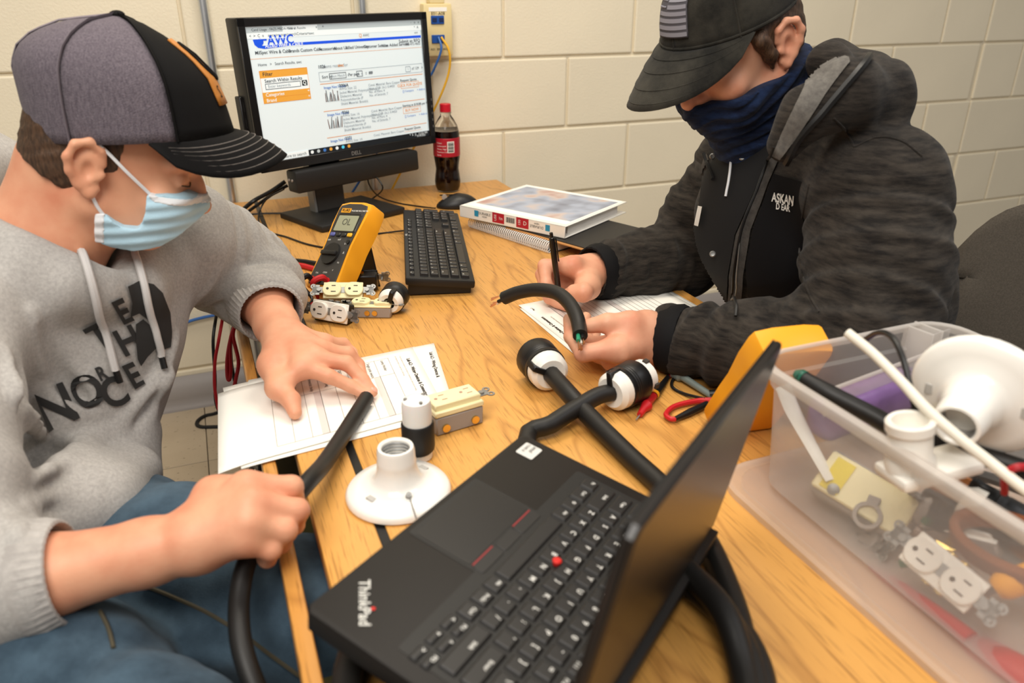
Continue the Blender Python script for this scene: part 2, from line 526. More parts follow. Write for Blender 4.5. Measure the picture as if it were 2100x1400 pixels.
# ------------------------------------------------------------------ monitor
PN, PW, PH = Vector((0.3532, 1.9493, 0.9018)), 0.515, 0.325
mx, my, mz = Vector((0.9152, 0.4026, 0.0156)), Vector((-0.4024, 0.9153, -0.018)), Vector((-0.0216, 0.0102, 0.9997))
base_c = (W(572, 448)+W(640, 487)+W(830, 440)+W(762, 402))/4
mon = thing('monitor', 'black desktop monitor showing an online wire catalogue', 'monitor', frame(base_c, mx, my, (0, 0, 1)))
Minv = mon.matrix_world.inverted()
F = Minv @ frame(PN, mx, my, mz)     # panel frame in the root's space
MB().box((0, 0.024, 0), (PW, 0.048, PH), bev=0.004, seg=2, M=F).build('housing', m_black, mon)
bz = MB()
bw = 0.0175
for cx, cz, sx, sz in ((0, PH/2-bw/2, PW, bw), (0, -PH/2+0.011, PW, 0.022), (-PW/2+bw/2, 0, bw, PH), (PW/2-bw/2, 0, bw, PH)):
    bz.box((cx, -0.002, cz), (sx, 0.006, sz), bev=0.001, M=F)
bz.build('bezel', mat('bezel_black', srgb('#141313'), 0.25), mon)
SW, SH = PW-2*bw, PH-bw-0.022
scz = (0.022-bw)/2
def emis(n, h, e=0.36):
    return mat('screen_'+n, srgb(h), 0.3, emit=e)
S_bg = emis('page', '#D3DFE3'); S_grey = emis('grey', '#AEB9BC'); S_white = emis('white', '#DDE6E8')
S_blue = emis('blue', '#1A50D8'); S_or = emis('orange', '#D89A3C'); S_orl = emis('orange_line', '#D08438')
S_ink = emis('ink', '#30363C'); S_ink2 = emis('ink2', '#808A90'); S_bar = emis('bar', '#14181C', 0.5)
S_link = emis('link', '#3A6CB0'); S_brown = emis('brown', '#5A3C32', 0.6)
scr = MB().box((0, 0.0005, scz), (SW, 0.002, SH), M=F).build('screen', S_bg, mon)
def uv(u, v, k=0):
    return Vector((-SW/2+u*SW, -0.0008-0.0002*k, scz+SH/2-v*SH))
def srect(u0, v0, u1, v1, k=1):
    return [uv(u0, v0, k), uv(u1, v0, k), uv(u1, v1, k), uv(u0, v1, k)]
class Pr:
    def __init__(s): s.d = {}
    def get(s, m): return s.d.setdefault(m.name, (m, MB()))[1]
    def rect(s, m, u0, v0, u1, v1, k=1): MB().face(srect(u0, v0, u1, v1, k), M=F).build('screen_block', m, scr, smooth=False, norm=False)
    def outline(s, m, u0, v0, u1, v1, w=0.0022, k=2):
        h = w*SW/SH
        b = MB(); o_ = [b.bm.verts.new(F @ p) for p in srect(u0, v0, u1, v1, k)]; i_ = [b.bm.verts.new(F @ p) for p in srect(u0+w, v0+h, u1-w, v1-h, k)]
        for j in range(4): b.bm.faces.new((o_[j], o_[(j+1) % 4], i_[(j+1) % 4], i_[j]))
        b.build('screen_outline', m, scr, smooth=False, norm=False)
    def txt(s, m, t, u, v, size, align='LEFT', bold=0.0, k=3):
        s.get(m).text(t, size, uv(u, v, k), (1, 0, 0), (0, 0, 1), align, bold, M=F)
    def done(s, name, par):
        for m, b in s.d.values(): b.build(name, m, par, smooth=False, norm=False)['kind'] = 'stuff'
P = Pr()
P.rect(S_grey, 0, 0, 1, 0.045); P.rect(S_white, 0.185, 0.004, 0.37, 0.045, 2)
P.txt(S_ink, 'Cand Usage - FAZ5 MBDA-9000 x', 0.03, 0.024, 0.0075); P.txt(S_ink, 'Search Results', 0.215, 0.024, 0.0075); P.txt(S_ink, 'x     +', 0.36, 0.022, 0.009)
P.txt(S_ink, '-   o   x', 0.93, 0.02, 0.009)
P.rect(S_white, 0, 0.045, 1, 0.085)
P.txt(S_ink, '<  >  C  o    awcwire.com/searchCriteria=awc', 0.015, 0.066, 0.0085)
P.txt(S_ink, '*  A', 0.95, 0.062, 0.009); P.txt(S_orl, 'Q', 0.60, 0.104, 0.011); P.txt(S_ink, 'AWC', 0.625, 0.104, 0.0075); P.txt(S_ink, 'cart', 0.95, 0.104, 0.007)
P.rect(S_blue, 0.17, 0.128, 0.995, 0.148)
lb = P.get(S_blue)
lb.face([uv(0.03, 0.09, 1), uv(0.055, 0.09, 1), uv(0.06, 0.125, 1), uv(0.075, 0.138, 1), uv(0.2, 0.130, 1), uv(0.2, 0.150, 1), uv(0.08, 0.160, 1), uv(0.05, 0.15, 1), uv(0.035, 0.128, 1)], M=F)
lb.face([uv(0.065+0.016*math.cos(a), 0.109+0.026*math.sin(a), 2) for a in [k*PI/8 for k in range(16)]], M=F)
P.rect(S_blue, 0.075, 0.09, 0.098, 0.102, 2)
P.txt(S_blue, 'AWC', 0.10, 0.104, 0.027, bold=0.02); P.txt(S_white, 'ALLIED WIRE & CABLE', 0.085, 0.1425, 0.0095, bold=0.02)
P.rect(S_white, 0.03, 0.0855, 0.2, 0.0895, 4)
for s, u in (('MilSpec', 0.03), ('Wire & Cable', 0.10), ('Brands', 0.20), ('Custom Cable', 0.262), ('Accessories', 0.362), ('About Us', 0.445), ('Allied University', 0.515), ('Customer Service', 0.62), ('Value Added Services', 0.73)):
    P.txt(S_ink, s, u, 0.185+0.012*u, 0.0098, bold=0.01)
P.txt(S_ink, 'Submit an RFQ', 0.985, 0.170, 0.011, 'RIGHT', 0.01); P.txt(S_ink, '800-472-4655', 0.985, 0.196, 0.0085, 'RIGHT')
P.rect(S_orl, 0.0, 0.226, 0.995, 0.2285)
P.txt(S_ink, 'Home   >   Search Results, awc', 0.035, 0.272, 0.0085)
P.rect(S_or, 0.035, 0.315, 0.285, 0.370); P.rect(S_white, 0.035, 0.370, 0.285, 0.475); P.rect(S_or, 0.035, 0.475, 0.285, 0.557)
P.rect(S_orl, 0.035, 0.515, 0.285, 0.517, 2); P.outline(S_orl, 0.035, 0.315, 0.285, 0.557, 0.0018)
P.txt(S_ink, 'Filter', 0.05, 0.343, 0.0115, bold=0.01); P.txt(S_ink, 'Search Within Results', 0.055, 0.393, 0.0105, bold=0.01)
P.outline(S_ink, 0.055, 0.412, 0.24, 0.456, 0.0025); P.txt(S_ink2, 'Enter keywords', 0.068, 0.434, 0.0088)
P.rect(S_bar, 0.247, 0.410, 0.276, 0.452, 2); P.txt(S_white, 'Q', 0.261, 0.431, 0.011, 'CENTER', 0.02)
P.txt(S_white, 'Categories', 0.05, 0.495, 0.0105, bold=0.01); P.txt(S_white, 'Brand', 0.05, 0.537, 0.0105, bold=0.01); P.txt(S_white, '+', 0.27, 0.493, 0.011); P.txt(S_white, '+', 0.27, 0.535, 0.011)
P.txt(S_ink, '1026', 0.345, 0.322, 0.0102, bold=0.02); P.txt(S_ink2, 'items results for', 0.375, 0.322, 0.0102); P.txt(S_orl, 'awc', 0.458, 0.322, 0.0102, bold=0.02)
P.outline(S_ink2, 0.345, 0.362, 0.985, 0.437, 0.0016)
P.txt(S_ink, 'Sort by', 0.36, 0.402, 0.0095, bold=0.01); P.outline(S_ink, 0.402, 0.378, 0.50, 0.425, 0.0025); P.txt(S_ink2, 'Best Match   v', 0.412, 0.402, 0.0085)
P.txt(S_ink, 'Per page', 0.512, 0.402, 0.0092, bold=0.01); P.outline(S_ink, 0.562, 0.378, 0.598, 0.425, 0.0025); P.txt(S_ink2, '8  v', 0.569, 0.402, 0.0085); P.txt(S_ink, '::  ##', 0.615, 0.400, 0.010, bold=0.02)
P.outline(S_ink2, 0.872, 0.378, 0.905, 0.425, 0.0025); P.txt(S_ink2, '1', 0.884, 0.402, 0.0085); P.txt(S_ink, 'of 129   >', 0.912, 0.400, 0.0092)
def photo(u, v):
    for k in range(9):
        x = u+0.009*k; a = random.uniform(-0.006, 0.010); h = random.uniform(0.055, 0.10)
        P.get([S_brown, S_bar, S_ink2, S_brown, S_ink][k % 5]).face([uv(x, v+0.10, 3), uv(x+0.005, v+0.10, 3), uv(x+0.004+a, v+0.10-h, 3), uv(x+0.001+a, v+0.10-h, 3)], M=F)
for k, (v0, num, awg) in enumerate(((0.452, '3006A', '22'), (0.668, '9366', '16'), (0.882, '3371', '14'))):
    P.rect(S_orl, 0.345, v0, 0.985, v0+0.0045)
    P.txt(S_link, 'Image Not Found', 0.362, v0+0.034, 0.0085, bold=0.01)
    P.txt(S_ink, num, 0.45, v0+0.030, 0.0100, bold=0.02); P.txt(S_ink2, 'AWG Size: '+awg, 0.45, v0+0.055, 0.0085)
    if k < 2:
        photo(0.365, v0+0.045)
        for i, s in enumerate(('Jacket Material: Polyvinylchloride (P', 'Dielectric Material:', 'Polyvinylchloride (P', 'Shield Material: Braid(s)')):
            P.txt(S_ink2, s, 0.45, v0+0.085+i*0.03, 0.0082, bold=0.005)
        for i, s in enumerate(('Cond. Material: Bare Copper', 'Nom. O.D. (in.): 0.4450', 'No. of Pairs: 4', 'No. of Strands: 7')):
            P.txt(S_ink2, s, 0.625, v0+0.050+i*0.028, 0.0082, bold=0.005)
        P.txt(S_ink, ('Request Quote', 'Starting at $18.88 per FT')[k], 0.83, v0+0.040, 0.0085, bold=0.01)
        P.outline(S_orl, 0.832, v0+0.055, 0.952, v0+0.108, 0.0018); P.txt(S_orl, ('CLICK FOR QUOTE', 'BUY NOW')[k], 0.892, v0+0.082, 0.0092, 'CENTER', 0.01)
        P.txt(S_link, '[] Compare     + Add to List', 0.84, v0+0.132, 0.0075)
    else:
        P.txt(S_ink2, 'Cond. Material: Bare Copper', 0.625, v0+0.040, 0.0082); P.txt(S_ink, 'Request Quote', 0.83, v0+0.030, 0.0085, bold=0.01)
        P.rect(S_orl, 0.83, v0+0.052, 0.95, v0+0.054)
P.rect(S_bar, 0.23, 0.955, 1.0, 1.0, 4); P.rect(S_white, 0.0, 0.955, 0.23, 1.0, 4)
P.txt(S_ink, 'Type here to search', 0.05, 0.978, 0.0098, k=6)
for k, m_ in enumerate((S_white, S_grey, S_link, S_or, S_white, emis('cyan', '#4FC3E8'), S_or)):
    u = 0.25+0.036*k
    P.get(m_).face([uv(u+0.009*math.cos(a), 0.977+0.014*math.sin(a), 5) for a in [i*PI/5 for i in range(10)]], M=F)
P.txt(S_white, '^  E  ))   12:53 PM', 0.985, 0.970, 0.0082, 'RIGHT', k=6); P.txt(S_white, '9/14/2021', 0.972, 0.988, 0.0075, 'RIGHT', k=6)
P.rect(S_grey, 0.992, 0.085, 0.999, 0.955, 2); P.rect(S_ink2, 0.993, 0.15, 0.998, 0.36, 3)
P.done('screen_print', scr)
MB().text('DELL', 0.013, (0.0, -0.0058, -PH/2+0.010), (1, 0, 0), (0, 0, 1), bold=0.02, M=F).build('logo', m_steel, mon)
for k in range(5):
    MB().box((PW/2-0.006, -0.005, -PH/2+0.045+0.017*k), (0.003, 0.002, 0.006), M=F).build('button', mat('button_grey', srgb('#555350'), 0.4), mon)
sp = MB().box((-0.002, 0.000, -PH/2-0.032), (0.365, 0.045, 0.052), bev=0.006, seg=2, M=F).build('speaker_bar', m_black2, mon)
for k in (0, 1):
    MB().cyl((-0.185, 0.008-0.014*k, -PH/2-0.028), (-0.1875, 0.008-0.014*k, -PH/2-0.028), 0.003, seg=10, M=F).build('audio_port', m_greyp, sp)
for z in (-0.02, -0.055):
    MB().box((-PW/2-0.001, 0.032, z), (0.003, 0.012, 0.020), M=F).build('side_port', mat('port_black', (0.005, 0.005, 0.005), 0.7), mon)
MB().box((-PW/2-0.003, 0.038, -0.055), (0.010, 0.022, 0.115), bev=0.002, M=F).build('side_hub', m_black, mon)
pb = Minv @ PN
MB().box((0, 0, 0.008), (0.245, 0.19, 0.016), bev=0.004, seg=2).build('stand_base', m_black2, mon)
neck = MB()
zt = PN.z-T-0.02
neck.prism([(0.055, 0.014), (0.030, 0.014), (0.045, zt), (0.07, zt)], -0.043, 0.043, M=Matrix(((0, 0, 1, -0.012), (1, 0, 0, 0), (0, 1, 0, 0), (0, 0, 0, 1))), bev=0.004)
neck.build('stand_neck', mat('neck_grey', srgb('#3B3733'), 0.4), mon)
MB().prism([(0.052, 0.016), (0.026, 0.016), (0.041, zt*0.75), (0.066, zt*0.75)], -0.003, 0.003, M=Matrix(((0, 0, 1, -0.058), (1, 0, 0, 0), (0, 1, 0, 0), (0, 0, 0, 1)))).build('neck_trim', m_steel, mon)
# ------------------------------------------------------------------ cords behind and under the monitor
def cord(name, label, pts, r, m, seg=8, cat='cord', n=6, group=None):
    return tag(MB().tube(pts, r, seg=seg, n=n).build(name, m), label, cat, group)
h = T
cord('mains_cable', 'thick black power cord running from the monitor down to the table corner', [D(585, 372, 1.93), W(556, 392, h+.06), W(520, 412, h+.035), W(494, 434, h+.018), W(478, 452, h+.008), W(468, 478, h-0.02)], 0.0052, m_black)
cord('mains_cable', 'second black power cord bundled beside the thick one at the table corner', [D(590, 380, 1.95), W(566, 393, h+.055), W(528, 420, h+.02), W(500, 440, h+.008), W(484, 452, h+.006), W(470, 500, h-0.03)], 0.0042, m_black)
cord('audio_cord', 'thin black cord looping from the speaker bar across the table to the yellow meter', [D(582, 388, 1.87), W(545, 410, h+.04), W(530, 446, h+.003), W(544, 472, h+.0025), W(588, 486, h+.0025), W(628, 500, h+.0025), W(668, 508, h+.0025), W(690, 508, h+.0025)], 0.0021, m_black)
cord('mains_cable', 'thin black cord lying straight towards the monitor stand', [W(486, 443, h+.003), W(530, 438, h+.0025), W(572, 437, h+.0025), W(600, 436, h+.0025)], 0.0021, m_black)
cord('mouse_cord', 'thin black cord curving from the monitor stand to the mouse', [D(754, 352, 1.97), D(757, 378, 1.97), W(778, 403, h+.012), W(817, 416, h+.003), W(860, 423, h+.0025), W(893, 427, h+.006)], 0.0019, m_black)
cord('usb_cord', 'thin black cord looping behind the monitor stand', [D(763, 352, 1.97), D(785, 384, 1.96), W(768, 404, h+.012), W(745, 416, h+.019), W(728, 424, h+.02)], 0.0019, m_black)
cord('keyboard_cord', 'short stretch of black cord entering the keyboard edge', [W(775, 479, h+.0025), W(800, 476, h+.0025), W(835, 472, h+.012)], 0.002, m_black)

# ------------------------------------------------------------------ cola bottle
bp_ = W(919, 391)
bt = thing('cola_bottle', 'part-drunk plastic cola bottle with red cap and red label', 'bottle', bp_)
m_pet = mat('clear_plastic', (0.96, 0.95, 0.93), 0.05, trans=1.0, ior=1.25)
m_cola = mat('cola', srgb('#1C0A05'), 0.08)
m_label = mat('label_red', srgb('#A8182A'), 0.4)
body = [(0.0, 0.004), (0.018, 0.002), (0.030, 0.004), (0.0345, 0.014), (0.036, 0.03), (0.0335, 0.05), (0.0315, 0.064), (0.034, 0.082), (0.0362, 0.096), (0.0365, 0.150), (0.035, 0.166), (0.030, 0.182), (0.021, 0.198), (0.0145, 0.207), (0.0135, 0.216), (0.0135, 0.224)]
MB().lathe(body, 28).build('bottle_body', m_pet, bt)
MB().lathe([(max(0, r-0.0012), z+0.001) for r, z in body[:11]]+[(0.0, 0.162)], 28).build('cola', m_cola, bt)
lbp = MB().lathe([(0.0363, 0.100), (0.0371, 0.101), (0.0372, 0.149), (0.0364, 0.150)], 28, closed=False).build('label', m_label, bt)
MB().lathe([(0.0, 0.237), (0.0135, 0.237), (0.0150, 0.2355), (0.0152, 0.220), (0.0152, 0.216), (0.0140, 0.2155)], 24).build('cap', mat('cap_red', srgb('#C4172A'), 0.35), bt)
MB().lathe([(0.0135, 0.2125), (0.0165, 0.2128), (0.0165, 0.2145), (0.0135, 0.2148)], 24).build('neck_ring', m_pet, bt)
va = math.atan2(-bp_.y, -bp_.x)
def onlab(a, z, r=0.0376):
    return Vector((r*math.cos(va+a), r*math.sin(va+a), z))
MB().face([onlab(0.05, 0.112), onlab(0.3, 0.112), onlab(0.58, 0.112), onlab(0.58, 0.142), onlab(0.3, 0.142), onlab(0.05, 0.142)]).build('barcode_patch', m_paper, lbp)
bar = MB()
for k in range(9):
    z = 0.114+k*0.003
    w = 0.0016 if k % 3 else 0.0023
    bar.face([onlab(0.1, z, .0379), onlab(0.3, z, .0379), onlab(0.53, z, .0379), onlab(0.53, z+w, .0379), onlab(0.3, z+w, .0379), onlab(0.1, z+w, .0379)])
bar.build('barcode', m_ink, lbp)
tx_ = MB()
for k in range(5):
    tx_.text(['Classic', 'Carbonated', 'Water, High', 'Fructose Corn', 'Syrup'][k], 0.0055, fn=lambda a, b, k=k: onlab(-0.75+a/0.0376, 0.138-k*0.008+b, .0379), align='LEFT')
tx_.build('label_print', m_print, lbp)

# ------------------------------------------------------------------ mouse
mp_ = W(938, 424)
ms = thing('computer_mouse', 'black computer mouse half hidden behind the white binder', 'mouse', yawm(mp_, -12))
MB().ball((0, 0, 0.004), (0.055, 0.031, 0.032), 24).build('shell', m_black, ms)
bmh = ms.children[0].data
for v in bmh.vertices:
    if v.co.z < 0.0005: v.co.z = 0.0005
    if v.co.x < 0: v.co.z = 0.0005+(v.co.z-0.0005)*(1+0.35*v.co.x/0.055)
MB().cyl((-0.033, -0.004, 0.0275), (-0.033, 0.004, 0.0275), 0.007, seg=14).build('wheel', m_greyp, ms)
MB().box((-0.02, 0.0, 0.0325), (0.05, 0.0012, 0.003)).build('button_gap', mat('port_black', (0.005, 0.005, 0.005), 0.7), ms)

# ------------------------------------------------------------------ key caps
def keycap(w, d, hgt, taper=0.0016):
    b = MB()
    lo = [(-w/2, -d/2), (w/2, -d/2), (w/2, d/2), (-w/2, d/2)]
    b.box((0, 0, hgt/2), (w, d, hgt))
    for v in b.bm.verts:
        if v.co.z > hgt*0.6:
            v.co.x *= (w-2*taper)/w; v.co.y *= (d-2*taper)/d
    bmesh.ops.bevel(b.bm, geom=[e for e in b.bm.edges if max(v.co.z for v in e.verts) > hgt*0.6], offset=0.0007, segments=1, affect='EDGES')
    me = bpy.data.meshes.new('key'); b.bm.to_mesh(me); b.bm.free()
    return me

kx, ky, kz = Vector((0.2408, 0.9703, 0.0246)), Vector((-0.9662, 0.2372, 0.1012)), Vector((0.0924, -0.0482, 0.9946))
kb = thing('computer_keyboard', 'black full-size keyboard standing end-on beside the yellow meter', 'keyboard', frame((0.4267, 1.5087, 0.6417), kx, ky, kz))
MB().box((0, 0, -0.010), (0.442, 0.128, 0.016), bev=0.004, seg=2).build('case', m_black2, kb)
fb = MB()
fb.prism([(-0.058, -0.017), (0.058, -0.017), (0.058, -0.039), (-0.058, -0.029)], -0.212, 0.212, M=Matrix(((0, 0, 1, 0), (1, 0, 0, 0), (0, 1, 0, 0), (0, 0, 0, 1))))
fb.build('underside', m_black, kb)
m_key = mat('key_black', srgb('#1D1C1C'), 0.38)
_kc = {}
leg = MB()
def key(par, x, y, w, d, z, hgt, m, lab=None, pitch=0.019, lsize=0.0042, legmb=None, lo=(-0.30, 0.22)):
    k = (round(w, 4), round(d, 4), hgt)
    if k not in _kc: _kc[k] = keycap(w, d, hgt)
    o = link('key', _kc[k], m, par); o.location = (x, y, z)
    if lab and legmb is not None:
        legmb.text(lab, lsize, (x+w*lo[0]*(0.6 if w > 0.03 else 1), y+d*lo[1], z+hgt+0.0003), (1, 0, 0), (0, 1, 0), 'LEFT', 0.012)
u_ = 0.019
rows = [
    (0.040, [('`', 1)]+[(c, 1) for c in '1234567890-=']+[('Back', 2)]),
    (0.021, [('Tab', 1.5)]+[(c, 1) for c in 'QWERTYUIOP[]']+[('\\', 1.5)]),
    (0.002, [('Caps', 1.75)]+[(c, 1) for c in 'ASDFGHJKL;\'']+[('Enter', 2.25)]),
    (-0.017, [('Shift', 2.25)]+[(c, 1) for c in 'ZXCVBNM,./']+[('Shift', 2.75)]),
    (-0.036, [('Ctrl', 1.25), ('W', 1.25), ('Alt', 1.25), (None, 6.25), ('Alt', 1.25), ('Fn', 1.25), ('=', 1.25), ('Ctrl', 1.25)])]
X0 = -0.212
for y, ks in rows:
    x = X0
    for lab, w in ks:
        key(kb, x+w*u_/2, y-0.010, w*u_-0.0028, 0.0162, -0.0025, 0.0062, m_key, lab, legmb=leg)
        x += w*u_
for k in range(13):
    key(kb, X0+0.0095+k*0.0215+(k > 0)*0.003, 0.052, 0.0155, 0.0095, -0.0025, 0.0052, m_key, 'Esc' if k == 0 else 'F%d' % k, legmb=leg, lsize=0.0036)
nx = X0+15*u_+0.006
for r_, y in enumerate((0.040, 0.021)):
    for k in range(3):
        key(kb, nx+0.0095+k*u_, y-0.010, 0.0162, 0.0162, -0.0025, 0.0062, m_key, [['Ins', 'Hom', 'PU'], ['Del', 'End', 'PD']][r_][k], legmb=leg, lsize=0.0036)
for k in range(3):
    key(kb, nx+0.0095+k*u_, 0.052, 0.0155, 0.0095, -0.0025, 0.0052, m_key, ['PrS', 'ScL', 'Pau'][k], legmb=leg, lsize=0.0034)
    key(kb, nx+0.0095+k*u_, -0.046, 0.0162, 0.0162, -0.0025, 0.0062, m_key, '<v>'[k], legmb=leg)
key(kb, nx+0.0095+u_, -0.027, 0.0162, 0.0162, -0.0025, 0.0062, m_key, '^', legmb=leg)
px_ = nx+3*u_+0.006
for r_, (y, s) in enumerate(((0.030, 'N/*-'), (0.011, '789'), (-0.008, '456'), (-0.027, '123'), (-0.046, '0.'))):
    x = px_
    for c in s:
        w = 2 if c == '0' else 1
        key(kb, x+w*u_/2, y, w*u_-0.0028, 0.0162, -0.0025, 0.0062, m_key, c, legmb=leg); x += w*u_
key(kb, px_+3.5*u_, 0.0015, 0.0162, 0.0352, -0.0025, 0.0062, m_key, '+', legmb=leg)
key(kb, px_+3.5*u_, -0.0365, 0.0162, 0.0352, -0.0025, 0.0062, m_key, 'Ent', legmb=leg, lsize=0.0036)
leg.build('key_lettering', m_legend, kb, smooth=False)['kind'] = 'stuff'
MB().text('DELL', 0.006, (0.03, 0.0595, -0.0015), bold=0.02).build('logo', m_legend, kb, smooth=False)

# ------------------------------------------------------------------ spiral notebook, folder and binder
by = math.degrees(math.atan2(-0.8831, 0.469))
nb = thing('spiral_notebook', 'black spiral notebook with white wire coil under the binder', 'notebook', frame_zx(W(966, 462, T+0.004)-Vector((0, 0, 0.004)), (0, 0, 1), W(1140, 519, T+0.004)-W(966, 462, T+0.004)))
MB().box((0.135, 0.1225, 0.0115), (0.275, 0.215, 0.020), bev=0.001).build('page_block', mat('page_edges', srgb('#E6E1DA'), 0.8, var=0.12, vscale=30, aniso=(1, 1, 60)), nb)
MB().box((0.135, 0.113, 0.0225), (0.28, 0.222, 0.002)).build('front_cover', m_black, nb)
MB().box((0.135, 0.113, 0.0008), (0.28, 0.222, 0.0015)).build('back_cover', m_black, nb)
m_coil = mat('white_wire', srgb('#F0F0EE'), 0.35)
cb = MB()
for k in range(44):
    x = 0.002+k*0.0062
    pts = [(x+0.0015*math.sin(a), 0.0095*math.cos(a), 0.0125+0.0125*math.sin(a)) for a in [i*2*PI/9 for i in range(9)]]
    cb.tube(pts+[pts[0]], 0.0013, seg=5, n=1, cap=False)
cb.build('wire_coil', m_coil, nb)
fo = thing('manila_folder', 'orange-brown folder edge sandwiched under the binder', 'folder', yawm((0.600, 1.60, T+0.0245), by-5))
MB().box((0.15, 0.115, 0.0012), (0.27, 0.21, 0.002)).build('back_flap', mat('manila', srgb('#B8824A'), 0.7), fo)
MB().box((0.152, 0.118, 0.0034), (0.262, 0.20, 0.0016)).build('front_flap', mat('dark_folder', srgb('#2A2724'), 0.6), fo)
bd = thing('ring_binder', 'white ring binder with a printed cover insert', 'binder', frame_zx(W(943, 444, T+0.030), (0, 0, 1), W(1155, 489, T+0.030)-W(943, 444, T+0.030)))
L_, Dp_, H_ = 0.296, 0.266, 0.027
MB().box((L_/2, Dp_/2, H_-0.0012), (L_, Dp_, 0.0024), bev=0.0008).build('front_cover', m_white, bd)
MB().box((L_/2, Dp_/2, 0.0012), (L_, Dp_, 0.0024), bev=0.0008).build('back_cover', m_white, bd)
spn = MB().box((L_/2, 0.0012, H_/2), (L_, 0.0024, H_), bev=0.0008).build('spine', m_white, bd)
MB().box((L_/2-0.004, 0.030+0.215/2, H_/2-0.003), (0.279, 0.215, 0.018), bev=0.0006).build('page_block', MATS['page_edges'], bd)
rg = MB()
for x in (0.04, 0.148, 0.256):
    pts = [(x, 0.024+0.014*math.cos(a), H_/2+0.011*math.sin(a)) for a in [i*2*PI/12 for i in range(13)]]
    rg.tube(pts, 0.0016, seg=6, n=1)
rg.box((L_/2, 0.014, H_/2), (0.28, 0.003, 0.02))
rg.build('ring_mechanism', m_steel, bd)
m_ins = mat('cover_print', srgb('#A9B0BF'), 0.35, var=0.0)
MB().face([(0.010, 0.012, H_+0.0004), (L_-0.006, 0.012, H_+0.0004), (L_-0.006, Dp_-0.008, H_+0.0004), (0.010, Dp_-0.008, H_+0.0004)]).build('cover_insert', m_paper, bd)
ci = MB().face([(0.016, 0.040, H_+0.0008), (L_-0.012, 0.040, H_+0.0008), (L_-0.012, Dp_-0.02, H_+0.0008), (0.016, Dp_-0.02, H_+0.0008)]).build('cover_picture', m_ins, bd)
_nt = m_ins.node_tree; _tcn = _nt.nodes.new('ShaderNodeTexCoord'); _nz = _nt.nodes.new('ShaderNodeTexNoise'); _nz.inputs['Scale'].default_value = 14
_nt.links.new(_tcn.outputs['Object'], _nz.inputs['Vector']); _cr = _nt.nodes.new('ShaderNodeValToRGB')
for p_, c_ in ((0.3, '#7F8494'), (0.5, '#A7B0C2'), (0.62, '#C9B8B0'), (0.75, '#B08078')):
    e = _cr.color_ramp.elements.new(p_); e.color = srgb(c_)+(1,)
_nt.links.new(_nz.outputs['Fac'], _cr.inputs[0]); _nt.links.new(_cr.outputs[0], _nt.nodes['Principled BSDF'].inputs['Base Color'])
sp_ = {'b': MB(), 'r': MB(), 'k': MB(), 'w': MB()}
def sq(mb, x0, x1, z0, z1, o=0.0003): mb.face([(x0, -o, z0), (x1, -o, z0), (x1, -o, z1), (x0, -o, z1)])
sq(sp_['b'], 0.045, 0.057, 0.009, 0.023)
sp_['b2'] = MB(); sq(sp_['b2'], 0.245, 0.257, 0.009, 0.023)
sq(sp_['r'], 0.098, 0.132, 0.004, 0.027)
sp_['r2'] = MB(); sq(sp_['r2'], 0.166, 0.200, 0.004, 0.027)
for k in range(14): sq(sp_['k'], 0.137+k*0.0018, 0.1378+k*0.0018+0.0004*(k % 3), 0.010, 0.022)
sp_['k'].text('DURABLE', 0.0085, (0.075, -0.0005, 0.018), (1, 0, 0), (0, 0, 1)).text('VIEW', 0.006, (0.075, -0.0005, 0.011), (1, 0, 0), (0, 0, 1))
sp_['k'].text('DURABLE', 0.0085, (0.222, -0.0005, 0.014), (-1, 0, 0), (0, 0, -1)).text('VIEW', 0.006, (0.222, -0.0005, 0.021), (-1, 0, 0), (0, 0, -1))
sp_['w'].text('USE', 0.009, (0.107, -0.0006, 0.0155), (0, 0, 1), (-1, 0, 0)).text('1in', 0.010, (0.122, -0.0006, 0.0155), (1, 0, 0), (0, 0, 1))
sp_['w'].text('150', 0.009, (0.175, -0.0006, 0.0155), (0, 0, 1), (-1, 0, 0)).text('D', 0.013, (0.190, -0.0006, 0.0155), (1, 0, 0), (0, 0, 1))
m_pb, m_pr = mat('print_blue', srgb('#2E8FB4'), 0.5), mat('print_red', srgb('#B01F2E'), 0.5)
for k, m_ in (('b', m_pb), ('b2', m_pb), ('r', m_pr), ('r2', m_pr), ('k', m_ink), ('w', m_print)):
    po = sp_[k].build('spine_print', m_, bd, smooth=False)
    if k in 'kw': po['kind'] = 'stuff'

